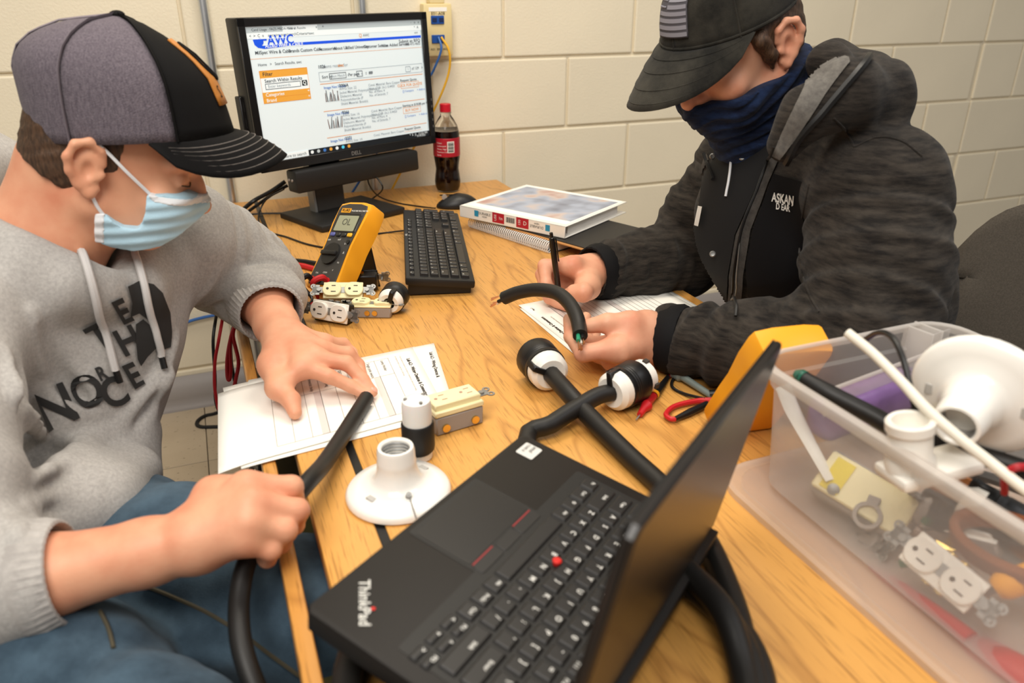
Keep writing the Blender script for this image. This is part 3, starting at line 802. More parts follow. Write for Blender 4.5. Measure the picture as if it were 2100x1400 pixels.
# ------------------------------------------------------------------ papers
def sheet(name, label, A, B, Cc, z, prt=None, droop=0.0, group=None, curl=0.0):
    # A: top-left corner of the print, B: top-right, Cc: bottom-left ; points on the table
    A, B, Cc = (Vector((p[0], p[1], 0)) for p in (A, B, Cc))
    ex = (B-A); ey = (Cc-A); Lx, Ly = ex.length, ey.length
    ex.normalize(); ey.normalize()
    t = thing(name, label, 'paper', Matrix.Translation((A.x, A.y, z)), group)
    def f(x, y, dz=0.0):
        p = ex*x+ey*y
        wx = A.x+p.x
        d = 0.0
        if wx < 0.02: d = -droop*((0.02-wx)/0.05)**2
        d += curl*max(0, 1-((x-Lx/2)**2+(y-Ly/2)**2)**0.5/0.12)
        return Vector((p.x, p.y, d+dz))
    MB().grid(lambda u, v: f(u*Lx, v*Ly), 14, 18).build('sheet', m_paper, t, thick=0.0004)
    if prt:
        lines, dark, pale = MB(), MB(), MB()
        def seg(mb, x0, y0, x1, y1):
            n = max(1, int(max(x1-x0, y1-y0)/0.02))
            for i in range(n):
                if x1-x0 > y1-y0:
                    a, b = x0+(x1-x0)*i/n, x0+(x1-x0)*(i+1)/n; mb.face([f(a, y0, .0007), f(b, y0, .0007), f(b, y1, .0007), f(a, y1, .0007)])
                else:
                    a, b = y0+(y1-y0)*i/n, y0+(y1-y0)*(i+1)/n; mb.face([f(x0, a, .0007), f(x1, a, .0007), f(x1, b, .0007), f(x0, b, .0007)])
        prt(Lx, Ly, f, seg, lines, dark, pale)
        for mb_, nm_, m_ in ((lines, 'ruled_lines', m_inkl), (dark, 'lettering', m_ink), (pale, 'shaded_row', mat('shade_row', srgb('#D9CFC8'), 0.8))):
            if mb_.bm.faces: mb_.build(nm_, m_, t, smooth=False, norm=False)['kind'] = 'stuff'
    return t
def form(Lx, Ly, f, seg, lines, dark, pale):
    tf = lambda x, y: (lambda a, b: f(x+a, y-b, .0008))
    dark.text('Lab 6.2 - Wiring Devices & Connectors', 0.0080, fn=tf(0.10, 0.016), align='CENTER', bold=0.03)
    dark.text('Page 1', 0.0052, fn=tf(Lx-0.03, 0.012), align='CENTER', bold=0.01)
    lines.text('1. Use the parts provided on the bench to identify each device by its rating', 0.0040, fn=tf(0.018, 0.026), align='LEFT')
    lines.text('and describe what it is used for in the shop.', 0.0040, fn=tf(0.018, 0.033), align='LEFT')
    y0 = 0.045
    for k in range(9):
        y = y0+k*0.0225
        seg(lines, 0.018, y, Lx-0.018, y+0.0006)
        if k < 8: dark.text(['Lamp Holder', 'Single pole switch', 'Duplex receptacle', 'GFCI outlet 15A', 'Twist lock plug', 'Connector body', 'Cord grip', 'Rating'][k], 0.0068, fn=tf(0.022, y+0.011), align='LEFT')
    for x in (0.018, 0.072, Lx-0.018): seg(lines, x, y0, x+0.0006, y0+8*0.0225)
    seg(pale, 0.072, y0+0.0225, Lx-0.018, y0+0.0225+0.010); seg(pale, 0.072, y0+5*0.0225, Lx-0.018, y0+5*0.0225+0.010)
def form2(Lx, Ly, f, seg, lines, dark, pale):
    tf = lambda x, y: (lambda a, b: f(x+a, y-b, .0008))
    dark.text('Lab 6.2 - Wiring Devices & Connectors', 0.0080, fn=tf(0.09, 0.012), align='CENTER', bold=0.04)
    dark.text('Page 2', 0.0052, fn=tf(Lx-0.03, 0.014), align='CENTER', bold=0.02)
    lines.text('2. Use the table below to list parts and explain what you would use them for', 0.0042, fn=tf(0.018, 0.027), align='LEFT', bold=0.02)
    for (ya, yb) in ((0.045, 0.125), (0.150, 0.235)):
        n = 8
        seg(pale, 0.03, ya, Lx-0.03, ya+0.011)
        for k in range(n+1):
            y = ya+(yb-ya)*k/n; seg(lines, 0.03, y, Lx-0.03, y+0.0006)
        for x in (0.03, 0.07, Lx-0.03): seg(lines, x, ya, x+0.0006, yb)
# the boy's stack: the print's top edge faces away from him
qa, qb = W(447, 808), W(490, 972)
sheet('worksheet', 'undermost white worksheet of the stack under the resting hand, its corner poking out left', W(457, 795), W(495, 962), W(850, 712), T+0.0012, None, 0.002, 'worksheets by the left hand')
sheet('worksheet', 'middle worksheet whose title edge sticks out past the top sheet', W(890, 706), W(926, 818), W(510, 782), T+0.0022, lambda Lx, Ly, f, seg, a, b, c: b.text('Lab 6.2 - Wiring Devices &', 0.0080, fn=lambda p, q: f(0.075+p, 0.010-q, .0008), bold=0.02), 0.002, 'worksheets by the left hand')
sheet('worksheet', 'printed worksheet on top of the stack, lying under the fingers and cut cable', W(846, 716), W(914, 842), W(447, 808), T+0.0034, form, 0.003, 'worksheets by the left hand')
sheet('worksheet', 'lower white worksheet lying at the right table edge', W(1066, 634), W(1178, 728), W(1345, 580), T+0.0012, None, 0, 'worksheets by the pen')
sheet('worksheet', 'printed worksheet being filled in with the black pen', W(1190, 727), W(1063, 628), W(1478, 661), T+0.0024, form2, 0, 'worksheets by the pen')

# ------------------------------------------------------------------ multimeters
def rounded(w, h, r, n=4):
    out = []
    for cx, cy, a0 in ((w/2-r, h/2-r, 0), (-w/2+r, h/2-r, PI/2), (-w/2+r, -h/2+r, PI), (w/2-r, -h/2+r, 3*PI/2)):
        for k in range(n+1):
            a = a0+PI/2*k/n; out.append((cx+r*math.cos(a), cy+r*math.sin(a)))
    return out
def make_meter(M, label, full=True):
    # face in the local xy plane, z out of the face
    t = thing('multimeter', label, 'multimeter', M)
    out = []
    for x, y in [(-.040, -.088), (.040, -.088), (.044, -.080), (.0405, -.03), (.039, 0.0), (.043, .045), (.0455, .078), (.042, .088), (.02, .0925), (-.02, .0925), (-.042, .088), (-.0455, .078), (-.043, .045), (-.039, 0.0), (-.0405, -.03), (-.044, -.080)]:
        out.append((x, y))
    MB().prism(out, -0.040, 0.0, bev=0.006, seg=2).build('holster', m_meter, t)
    inn = [(x*0.86, y*0.93) for x, y in out]
    MB().prism(inn, -0.01, 0.0018, bev=0.001).build('face_plate', m_meterface, t)
    if not full:
        return t
    MB().prism(rounded(0.066, 0.040, 0.004), 0.0, 0.0026, M=Matrix.Translation((0, 0.045, 0)), bev=0.0006).build('display_bezel', mat('bezel_black', srgb('#141313'), 0.25), t)
    d = MB().prism(rounded(0.056, 0.032, 0.002), 0.0, 0.0030, M=Matrix.Translation((0, 0.044, 0))).build('display', mat('lcd', srgb('#9A9C82'), 0.25), t)
    MB().text('OL', 0.019, (0.0, 0.046, 0.0034)).build('digits', mat('lcd_ink', srgb('#54564A'), 0.5), d, smooth=False)
    MB().box((-0.016, 0.071, 0.002), (0.026, 0.009, 0.0012)).build('brand_plate', m_meter, t)
    MB().text('FLUKE', 0.0075, (-0.016, 0.071, 0.0029), bold=0.03).build('brand_lettering', m_black, t, smooth=False)
    MB().text('117 TRUE RMS MULTIMETER', 0.0044, (0.018, 0.0705, 0.0024), bold=0.01).text('V', 0.006, (-0.022, -0.008, .0022)).text('OFF', 0.005, (-0.028, 0.008, .0022)).text('mV', 0.006, (0.0, 0.010, .0022)).text('V~', 0.006, (0.022, 0.002, .0022)).text('A', 0.007, (0.027, -0.016, .0022)).text('10A', 0.005, (-0.022, -0.060, .0022)).text('COM', 0.005, (0.0, -0.058, .0022)).text('V', 0.005, (0.018, -0.052, .0022)).text('Hz', 0.005, (0.024, -0.036, .0022)).build('face_lettering', m_print, t, smooth=False)
    for k, c_ in enumerate(((srgb('#5A5FA0')), (0.02, 0.02, 0.02), (0.02, 0.02, 0.02), srgb('#F2B322'))):
        MB().box((-0.024+0.016*k, 0.020, 0.003), (0.0125, 0.008, 0.004), bev=0.0015).build('button', mat('meter_button%d' % (0 if k == 0 else 1 if k < 3 else 2), c_, 0.4), t)
    MB().cyl((0.027, 0.006, 0.001), (0.027, 0.006, 0.004), 0.0042, seg=14).build('button', m_black, t)
    dial = MB().cyl((-0.005, -0.020, 0.001), (-0.005, -0.020, 0.006), 0.0225, 0.0215, seg=28).build('dial', m_black2, t)
    MB().box((-0.006, -0.020, 0.0075), (0.042, 0.009, 0.007), bev=0.0025, seg=2).build('dial_grip', m_black2, dial)
    for x, m_ in ((-0.026, m_red), (-0.006, m_black), (0.016, m_red)):
        MB().cyl((x, -0.074, 0.001), (x, -0.074, 0.004), 0.0065, seg=14).build('socket', m_, t)
    return t
mX, mY, mZ = Vector((0.5013, -0.8536, 0.1416)), Vector((0.6846, 0.2913, -0.6682)), Vector((0.5291, 0.4319, 0.7304))
m1 = make_meter(frame((0.2084, 1.3914, 0.6905), mX, mZ, -mY), 'yellow handheld multimeter standing on its tilt stand, display reading OL')
stand = MB().prism([(-0.026, 0), (0.026, 0), (0.024, -0.125), (-0.024, -0.125)], -0.0015, 0.0015, bev=0.0005, M=Matrix.Translation((0, 0.035, -0.040)) @ Matrix.Rotation(math.radians(47), 4, 'X'))
stand.build('tilt_stand', m_black, m1)
mb = m1.matrix_world
# test leads of the first meter
def MW(M, p): return M @ Vector(p)
cord('test_lead', 'black test lead plugged into the standing yellow meter', [MW(mb, (-0.028, -0.074, 0.002)), MW(mb, (-0.028, -0.074, 0.016)), MW(mb, (-0.030, -0.092, 0.020)), W(640, 612, T+.008), W(625, 630, T+.004), W(600, 640, T+.004), W(560, 640, T+.004)], [0.0045, 0.0058, 0.0052, 0.0028, 0.0022, 0.0022, 0.0022], m_black)
cord('test_lead', 'red test lead plugged into the standing yellow meter', [MW(mb, (0.016, -0.074, 0.002)), MW(mb, (0.016, -0.074, 0.016)), MW(mb, (0.010, -0.090, 0.024)), W(652, 612, T+.008), W(640, 622, T+.004), W(612, 630, T+.004), W(565, 634, T+.004)], [0.0045, 0.0062, 0.0052, 0.0028, 0.0022, 0.0022, 0.0022], m_red)
cord('test_probe', 'red test probe lying flat left of the standing meter', [W(560, 548, T+.004), W(580, 543, T+.004), W(604, 541, T+.005), W(622, 545, T+.0055), W(652, 553, T+.0055), W(672, 558, T+.004)], [0.0022, 0.0022, 0.003, 0.0058, 0.0052, 0.003], m_red, cat='probe')
cord('test_probe', 'black test probe lying flat left of the standing meter', [W(560, 542, T+.003), W(580, 537, T+.003), W(604, 533, T+.004), W(624, 536, T+.0055), W(660, 542, T+.0055), W(690, 548, T+.004)], [0.0022, 0.0022, 0.003, 0.005, 0.005, 0.003], m_black, cat='probe')
pr = thing('test_probe', 'black test probe with bare steel tip behind the tilt stand', 'probe', W(745, 559, T))
o_ = W(745, 559, T)
MB().tube([W(716, 553, T+.006)-o_, W(733, 556, T+.0065)-o_, W(750, 560, T+.0065)-o_], [0.0045, 0.0062, 0.0032], seg=10, n=1).build('handle', m_black, pr)
MB().tube([W(750, 560, T+.006)-o_, W(774, 563, T+.005)-o_], [0.0009, 0.0006], seg=6, n=1).build('tip', m_steel, pr)
# the second meter leans away behind the laptop lid
fx_, fy_, fz_ = Vector((0.9913, -0.1316, -0.0085)), Vector((-0.0587, -0.4975, 0.8655)), Vector((-0.1181, -0.8574, -0.5009))
m2 = make_meter(frame(Vector((0.5863, 0.6461, 0.678))-fz_*0.036, -fx_, fy_, -fz_), 'second yellow multimeter with its back to the camera behind the raised laptop lid', False)
pr2 = thing('test_probe', 'red and black test probe with steel tip beside the white plug', 'probe', W(1335, 820, T))
o_ = W(1335, 820, T)
MB().tube([W(1304, 861, T+.003)-o_, W(1316, 846, T+.006)-o_], [0.0008, 0.0014], seg=8, n=1).build('tip', m_steel, pr2)
MB().tube([W(1312, 850, T+.006)-o_, W(1320, 838, T+.007)-o_, W(1326, 832, T+.0078)-o_, W(1328, 826, T+.0066)-o_, W(1341, 810, T+.0066)-o_], [0.004, 0.0052, 0.0082, 0.006, 0.006], seg=12, n=1).build('finger_guard', m_red, pr2)
MB().tube([W(1340, 812, T+.0066)-o_, W(1352, 797, T+.006)-o_, W(1370, 772, T+.005)-o_], [0.0062, 0.0052, 0.003], seg=12, n=1).build('handle', m_black, pr2)
MB().tube([W(1341, 811, T+.0069)-o_, W(1344, 807, T+.0069)-o_], [0.0064, 0.0064], seg=12, n=1).build('yellow_band', m_meter, pr2)
MB().tube([W(1369, 774, T+.005)-o_, W(1385, 765, T+.003)-o_, W(1420, 768, T+.003)-o_, W(1500, 778, T+.003)-o_], 0.0022, seg=8).build('lead', m_red, pr2)
gc = thing('probe_clip', 'grey tubular probe clip lying on the table by the orange meter', 'clip', W(1420, 795, T))
o_ = W(1420, 795, T)
m_gclip = mat('clip_grey', srgb('#76807A'), 0.45)
MB().tube([W(1383, 764, T+.009)-o_, W(1396, 771, T+.009)-o_, W(1400, 773, T+.009)-o_, W(1462, 813, T+.007)-o_], [0.0085, 0.0085, 0.0055, 0.0045], seg=12, n=1).build('barrel', m_gclip, gc)
MB().tube([W(1455, 808, T+.0085)-o_, W(1476, 806, T+.011)-o_], [0.006, 0.006], seg=10, n=1).build('hook_grip', m_black, gc)
cord('test_lead', 'red lead looping in front of the orange meter', [W(1462, 823, T+.006), W(1430, 822, T+.006), W(1385, 832, T+.006), W(1366, 848, T+.006), W(1374, 858, T+.006), W(1386, 859, T+.006)], [0.0062, 0.004, 0.0035, 0.0035, 0.0035, 0.0035], m_red)
cord('test_lead', 'black strain relief at the end of the red loop', [W(1384, 859, T+.0065), W(1415, 845, T+.0065), W(1450, 828, T+.0065)], [0.0032, 0.0052, 0.0046], m_black)
cord('test_lead', 'thin black lead looping under the grey clip', [W(1446, 818, T+.009), W(1400, 806, T+.003), W(1378, 792, T+.003), W(1384, 774, T+.003), W(1410, 768, T+.003), W(1460, 776, T+.003), W(1500, 782, T+.003)], 0.0023, m_black)

# ------------------------------------------------------------------ receptacles and other wiring devices
def make_receptacle(M, label, face=m_ivory, bodym=m_greyp, screws=m_brass, green=True, group='wiring devices on the table'):
    # long axis x, face normal z, lying on its back at z = 0
    t = thing('receptacle', label, 'receptacle', M, group)
    MB().box((0, 0, 0.0095), (0.068, 0.032, 0.019), bev=0.002).build('body', bodym, t)
    MB().box((0, 0, 0.0205), (0.069, 0.033, 0.003), bev=0.001).build('face_flange', face, t)
    for s in (-1, 1):
        lobe = [(0.0165*math.cos(a), max(-0.0135, min(0.0135, 0.0165*math.sin(a)))) for a in [2*PI*k/24 for k in range(24)]]
        l_ = MB().prism(lobe, 0.020, 0.0275, M=Matrix.Translation((s*0.0192, 0, 0)), bev=0.0012).build('outlet_face', face, t)
        sl = MB()
        for yy_ in (-0.006, 0.006):
            sl.box((s*0.0192+0.003, yy_, 0.0276), (0.007 if yy_ > 0 else 0.0085, 0.0016, 0.0006))
        sl.cyl((s*0.0192-0.0075, 0, 0.0272), (s*0.0192-0.0075, 0, 0.0279), 0.0024, seg=10)
        sl.build('slot', mat('slot_dark', srgb('#3A332C'), 0.7), l_)
    MB().box((0, 0, 0.0222), (0.107, 0.012, 0.0012)).box((0.047, 0, 0.0222), (0.012, 0.020, 0.0012)).box((-0.047, 0, 0.0222), (0.012, 0.020, 0.0012)).build('strap', m_steel, t)
    for s in (-1, 1):
        MB().cyl((s*0.0418, 0, 0.010), (s*0.0418, 0, 0.0245), 0.0018, seg=8).cyl((s*0.0418, 0, 0.0235), (s*0.0418, 0, 0.0255), 0.0038, seg=12).build('mounting_screw', m_steel, t)
        for yy_ in (-0.007, 0.007):
            e_ = [(s*0.052+0.0042*math.cos(a), yy_+0.0042*math.sin(a), 0.0222) for a in [i*2*PI/10 for i in range(11)]]
            MB().lathe([(0.0026, 0), (0.0050, 0), (0.0050, 0.0012), (0.0026, 0.0012)], 12, M=Matrix.Translation((s*0.052, yy_, 0.0216)), closed=True).build('strap_ear', m_steel, t)
        MB().cyl((s*0.0065, -0.0160, 0.010), (s*0.0065, -0.0185, 0.010), 0.0046, seg=14).cyl((s*0.0065, 0.0160, 0.010), (s*0.0065, 0.0185, 0.010), 0.0046, seg=14).build('terminal_screw', screws, t)
    if green:
        MB().cyl((-0.030, -0.0155, 0.006), (-0.034, -0.0205, 0.006), 0.004, seg=12).build('ground_screw', mat('green_screw', srgb('#1F6B45'), 0.35, 0.6), t)
    return t
RV = Vector(CR)
make_receptacle(yawm(W(769, 651, T)+Vector((0, 0.014, 0)), -24), 'ivory duplex receptacle with grey body lying face up, brass screws towards the camera', green=False)
# white one on its long edge, looking left
zN = Vector((-0.62, -0.72, 0.30)).normalized(); xN = Vector((0.62, -0.66, 0.0)); 
Mw = frame_zx((0, 0, 0), zN, xN)
pw = W(672, 668, T)+Vector((0.012, 0.014, 0.0))
Mw = Matrix.Translation(pw+Vector((0, 0, 0.0195))-zN*0.014) @ Mw
make_receptacle(Mw, 'white duplex receptacle tipped on its long edge with green ground screw', face=m_white, bodym=m_black, screws=m_steel)
zI = Vector((-0.15, -0.60, 0.78)).normalized()
Mi = Matrix.Translation(W(704, 640, T)+Vector((0.01, 0.035, 0.016))) @ frame_zx((0, 0, 0), zI, Vector((0.92, -0.30, 0)))
make_receptacle(Mi, 'ivory duplex receptacle leaning behind the white one', face=m_ivory, bodym=m_greyp)
zB = Vector((0.32, 0.86, 0.25)).normalized()
Mb_ = Matrix.Translation(W(735, 614, T)+Vector((0.012, 0.042, 0.022))-zB*0.012) @ frame_zx((0, 0, 0), zB, Vector((0.93, -0.36, 0)))
make_receptacle(Mb_, 'black-bodied receptacle on its side with brass terminals, behind the ivory pair', face=m_black, bodym=m_black, green=False)

def make_connector(M, label, r=0.031, L=0.072, tail=m_white, band=m_black, nose='blades', gsep=True):
    # axis along z; z = 0 at the cord end, z = L at the blade end
    t = thing('power_plug', label, 'plug', M, 'wiring devices on the table')
    MB().lathe([(0.010, 0.001), (r*0.72, 0.0), (r*0.93, 0.006), (r*0.97, L*0.34), (r*0.97, L*0.40), (0.0, L*0.40)], 28).build('cord_clamp', tail, t)
    g = MB().lathe([(r*0.9, L*0.30), (r*1.02, L*0.32), (r*1.03, L*0.42), (r*1.0, L*0.45), (r*1.03, L*0.48), (r*1.0, L*0.52), (r*1.03, L*0.56), (r*1.0, L*0.60), (r*1.03, L*0.64), (r*1.05, L*0.95), (r*1.0, L), (0, L)], 28).build('grip_shell', band, t)
    MB().box((r*0.55, 0, 0.004), (r*0.95, 0.0085, 0.012), bev=0.001).box((r*0.94, 0, L*0.18), (0.006, 0.0085, L*0.36), bev=0.001).build('clamp_strap', band, t)
    if nose == 'blades':
        for a in (0.3, 2.4, 4.5):
            MB().box((r*0.5*math.cos(a), r*0.5*math.sin(a), L+0.007), (0.002, 0.009, 0.016), R=Matrix.Rotation(a, 3, 'Z')).build('blade', m_brass, t)
    else:
        MB().lathe([(r*0.8, L-0.002), (r*0.86, L), (r*0.86, L+0.017), (r*0.80, L+0.019), (0, L+0.019)], 24).build('socket_face', tail, t)
        for a in (0.3, 1.9, 3.5, 5.1):
            MB().box((r*0.86*math.cos(a), r*0.86*math.sin(a), L+0.014), (0.005, 0.007, 0.008), R=Matrix.Rotation(a, 3, 'Z')).build('locking_notch', mat('slot_dark', srgb('#3A332C'), 0.7), t)
    return t
# two big cord plugs
a1, b1 = W(1131, 768, T+0.031), W(1077, 706, T+0.031)
make_connector(frame_zx(a1, b1-a1, (-0.8, -0.6, 0.4)), 'black and white cord plug with brass blades next to the left wrist', r=0.0295, L=0.062)
a2, b2_ = W(1252, 806, T+0.031), W(1345, 758, T+0.031)
make_connector(frame_zx(a2, b2_-a2, (0.1, 0.2, 1.0)), 'black and white cord connector with white socket face beside the red probe', r=0.0285, L=0.055, nose='socket')
a3 = W(802, 622, T+0.024)
make_connector(frame_zx(a3+Vector((-0.004, 0.0, 0)), Vector((0.55, 0.80, 0.10)), (0.3, -0.2, 1)), 'small black plug with white back lying at the right end of the receptacles', r=0.0235, L=0.040, nose='blades')
# heavy cords
cb1 = [a1+(a1-b1).normalized()*-0.004, W(1160, 800, T+.030), W(1205, 850, T+.020), W(1290, 935, T+.0135), W(1360, 1000, T+.0135), W(1432, 1085, T+.0135), W(1484, 1190, T+.0135), W(1522, 1320, T+.0135), W(1520, 1480, T+.0135), W(1440, 1650, T+.0135)]
cord('heavy_cord', 'thick black rubber cord running from the left plug past the laptop lid', cb1, 0.0125, m_rubber, seg=14)
cc = Vector((0.205, 0.425, 0)); coil = []
for k in range(52):
    a = math.radians(62)-k*2*PI/20
    rr = 0.165-0.006*math.sin(k*0.9)-0.004*(k//20)
    lay = k/20
    zc = T+0.0135+0.022*min(1.0, max(0, (lay-0.8)))*(1 if math.sin(a) > -0.2 else 0.35)
    coil.append(Vector((cc.x+rr*math.cos(a)*1.0, cc.y+rr*math.sin(a)*0.92, zc)))
cb2 = [a2+(b2_-a2).normalized()*0.004, W(1225, 812, T+.030), W(1180, 838, T+.024), W(1130, 870, T+.018), W(1080, 905, T+.0135)]
cord('heavy_cord', 'thick black rubber cord from the right connector, coiled under the laptop', cb2+coil, 0.0118, m_rubber, seg=14, n=4)
# upright connector, switch-style receptacle, lamp holder
uc = thing('cord_connector', 'upright connector with frosted white top and black body beside the ivory receptacle', 'connector', W(860, 936, T))
MB().lathe([(0, 0), (0.013, 0), (0.0155, 0.003), (0.0165, 0.010), (0.019, 0.012), (0.0198, 0.016), (0.0198, 0.047), (0.0185, 0.049), (0, 0.049)], 26).build('body', m_black2, uc)
MB().lathe([(0.012, 0.0), (0.0160, 0.001), (0.0167, 0.009), (0.013, 0.011)], 20).build('lower_ring', m_white, uc)
MB().lathe([(0.0172, 0.046), (0.0178, 0.052), (0.0176, 0.072), (0.0165, 0.0785), (0.010, 0.081), (0.006, 0.079), (0, 0.079)], 26).build('frosted_cap', mat('frosted', srgb('#E9E8E4'), 0.35, sss=0.3), uc)
for a in (0.6, 2.9, 4.9):
    MB().cyl((0.0125*math.cos(a), 0.0125*math.sin(a), 0.078), (0.0125*math.cos(a), 0.0125*math.sin(a), 0.0815), 0.0022, seg=10).build('screw', m_steel, uc)
pA, pB = W(868, 814, T+.042), W(964, 788, T+.042)
dv = thing('decorator_receptacle', 'ivory rectangular receptacle with grey body and brass screws by the worksheets', 'receptacle', frame_zx(Vector((0, 0, 0)), (0, 0, 1), pB-pA), 'wiring devices on the table')
dv.matrix_world = Matrix.Translation(((pA+pB)/2+Vector(( (W(890, 832, T+.042)-pA)/2)))*1.0-Vector((0, 0, 0.042))) @ frame_zx((0, 0, 0), (0, 0, 1), pB-pA)
MB().box((0, 0, 0.013), (0.068, 0.041, 0.026), bev=0.002).build('body', m_greyp, dv)
MB().box((0, 0, 0.030), (0.070, 0.042, 0.008), bev=0.0015).build('flange', m_ivory, dv)
fc = MB().box((0, 0, 0.0375), (0.066, 0.033, 0.010), bev=0.0015).build('outlet_face', m_ivory, dv)
sl = MB()
for s in (-1, 1):
    for yy_ in (-0.006, 0.006): sl.box((s*0.018+0.004, yy_, 0.0427), (0.0075, 0.0014, 0.0006))
    sl.cyl((s*0.018-0.006, 0, 0.0424), (s*0.018-0.006, 0, 0.0430), 0.0024, seg=8)
sl.build('slot', mat('slot_pink', srgb('#B08A78'), 0.7), fc)
MB().box((0, 0, 0.0322), (0.104, 0.013, 0.0013)).build('strap', m_steel, dv)
for s in (-1, 1):
    MB().cyl((s*0.021, -0.0205, 0.010), (s*0.021, -0.0235, 0.010), 0.0055, seg=14).build('terminal_screw', m_brass, dv)
    MB().cyl((s*0.042, 0, 0.030), (s*0.042, 0, 0.0355), 0.004, seg=12).build('mounting_screw', m_steel, dv)
    for yy_ in (-0.007, 0.007):
        MB().lathe([(0.0028, 0), (0.0054, 0), (0.0054, 0.0013), (0.0028, 0.0013)], 12, M=Matrix.Translation((s*0.053, yy_, 0.0318)), closed=True).build('strap_ear', m_steel, dv)

def make_lampholder(M, label, chain=True):
    t = thing('lamp_holder', label, 'lamp holder', M, 'white lamp holders')
    MB().lathe([(0.0, 0.004), (0.050, 0.002), (0.056, 0.0), (0.0590, 0.002), (0.0590, 0.006), (0.0555, 0.0105), (0.045, 0.0135), (0.032, 0.017), (0.0255, 0.024), (0.0228, 0.034), (0.0215, 0.042), (0.0220, 0.0445), (0.0212, 0.047), (0.0208, 0.059), (0.0195, 0.0625), (0.0172, 0.0630), (0.0155, 0.061), (0.0150, 0.040), (0.0, 0.038)], 44).build('porcelain_body', m_porc, t)
    th = MB()
    for k in range(4):
        th.lathe([(0.0152, 0.043+k*0.0042), (0.0142, 0.0445+k*0.0042), (0.0152, 0.046+k*0.0042)], 24)
    th.build('screw_shell', m_steel, t)
    for s in (-1, 1):
        MB().box((0, s*0.039, 0.0150), (0.012, 0.0075, 0.0022), bev=0.001).build('mounting_slot', mat('slot_shadow', srgb('#B9B6B0'), 0.5), t)
    if chain:
        MB().cyl((0.030, -0.012, 0.016), (0.033, -0.0135, 0.022), 0.0036, 0.0030, seg=12).build('chain_bushing', m_steel, t)
        ch = MB()
        for k in range(12):
            ch.ball((0.0335+0.0022*k, -0.014-0.0012*k, 0.021-0.0009*k+0.0), 0.0011, 6)
        ch.build('pull_chain', m_steel, t)
    return t
make_lampholder(yawm(W(818, 1012, T), -62), 'white porcelain pull-chain lamp holder lying flat beside the laptop')

# ------------------------------------------------------------------ laptop
lx, ly, lz = Vector((-0.7928, -0.607, 0.0551)), Vector((0.5908, -0.7875, -0.1756)), Vector((0.15, -0.1066, 0.9829))
lp = thing('laptop', 'black laptop with red pointing stick, lid standing half open', 'laptop', frame((0.2802, 0.6739, 0.677), lx, ly, lz))
LW, LD = 0.329, 0.227
m_lap = mat('laptop_black', srgb('#1F1C1A'), 0.5, bump=0.04, bscale=1500, spec=0.3)
MB().prism([(0.006, 0), (LW-0.006, 0), (LW, 0.006), (LW, LD), (0, LD), (0, 0.006)], -0.019, 0.0, bev=0.002, seg=2).build('base', m_lap, lp)
MB().prism(rounded(0.296, 0.124, 0.004), -0.004, 0.0004, M=Matrix.Translation((LW/2, 0.1385, 0))).build('keyboard_well', mat('well_black', srgb('#191817'), 0.5), lp)
ko = (LW-0.287)/2
lleg = MB()
m_lkey = mat('laptop_key', srgb('#201E1D'), 0.45)
lrows = [
    (0.1735, [('`', 1)]+[(c, 1) for c in '1234567890-=']+[('Backspace', 2.1)]),
    (0.1545, [('Tab', 1.5)]+[(c, 1) for c in 'QWERTYUIOP[]']+[('\\', 1.6)]),
    (0.1355, [('Caps', 1.75)]+[(c, 1) for c in 'ASDFGHJKL;\'']+[('Enter', 2.35)]),
    (0.1165, [('Shift', 2.25)]+[(c, 1) for c in 'ZXCVBNM,./']+[('Shift', 2.85)]),
    (0.0975, [('Fn', 1.0), ('Ctrl', 1.2), ('o', 1.0), ('Alt', 1.0), (None, 5.3), ('Alt', 1.0), ('PrtSc', 1.0), ('Ctrl', 1.0)])]
for y, ks in lrows:
    x = ko
    for lab, w in ks:
        key(lp, x+w*u_/2, y, w*u_-0.0026, 0.0164, 0.0002, 0.0024, m_lkey, lab, legmb=lleg, lsize=0.0072 if lab and len(lab) == 1 else 0.0048, lo=(-0.30, 0.15))
        x += w*u_
for k in range(15):
    key(lp, ko+0.0095+k*0.01912, 0.1895, 0.0165, 0.0100, 0.0002, 0.0022, m_lkey, 'Esc' if k == 0 else ('F%d' % k if k < 13 else ('End', 'Ins')[k-13]), legmb=lleg, lsize=0.0048, lo=(-0.3, 0.0))
xa = ko+12.5*u_
for k, (dx, dy) in enumerate(((0, 0), (0.019, 0), (0.038, 0), (0.019, 0.0105))):
    key(lp, xa+0.0095+dx, 0.0915+dy, 0.0165, 0.0082, 0.0002, 0.0022, m_lkey, ('<', 'v', '>', '^')[k], legmb=lleg, lsize=0.006)
for k, dx in enumerate((0, 0.038)):
    key(lp, xa+0.0095+dx, 0.1020, 0.0165, 0.0082, 0.0002, 0.0022, m_lkey, ('PU', 'PD')[k], legmb=lleg, lsize=0.0048)
lleg.build('key_lettering', m_print, lp, smooth=False)['kind'] = 'stuff'
MB().lathe([(0, 0.0062), (0.003, 0.0060), (0.0042, 0.0048), (0.0040, 0.003), (0.003, 0.0)], 18, M=Matrix.Translation((LW/2-0.011, 0.1255, 0))).build('pointing_stick', mat('stick_red', srgb('#D8261E'), 0.6), lp)
txc = LW/2-0.008
tp = MB().prism(rounded(0.100, 0.058, 0.003), -0.002, 0.0006, M=Matrix.Translation((txc, 0.040, 0))).build('touchpad', mat('pad_black', srgb('#1E1C1B'), 0.35), lp)
MB().prism(rounded(0.106, 0.079, 0.003), -0.002, 0.0003, M=Matrix.Translation((txc, 0.0455, 0))).build('touchpad_frame', MATS['well_black'], lp)
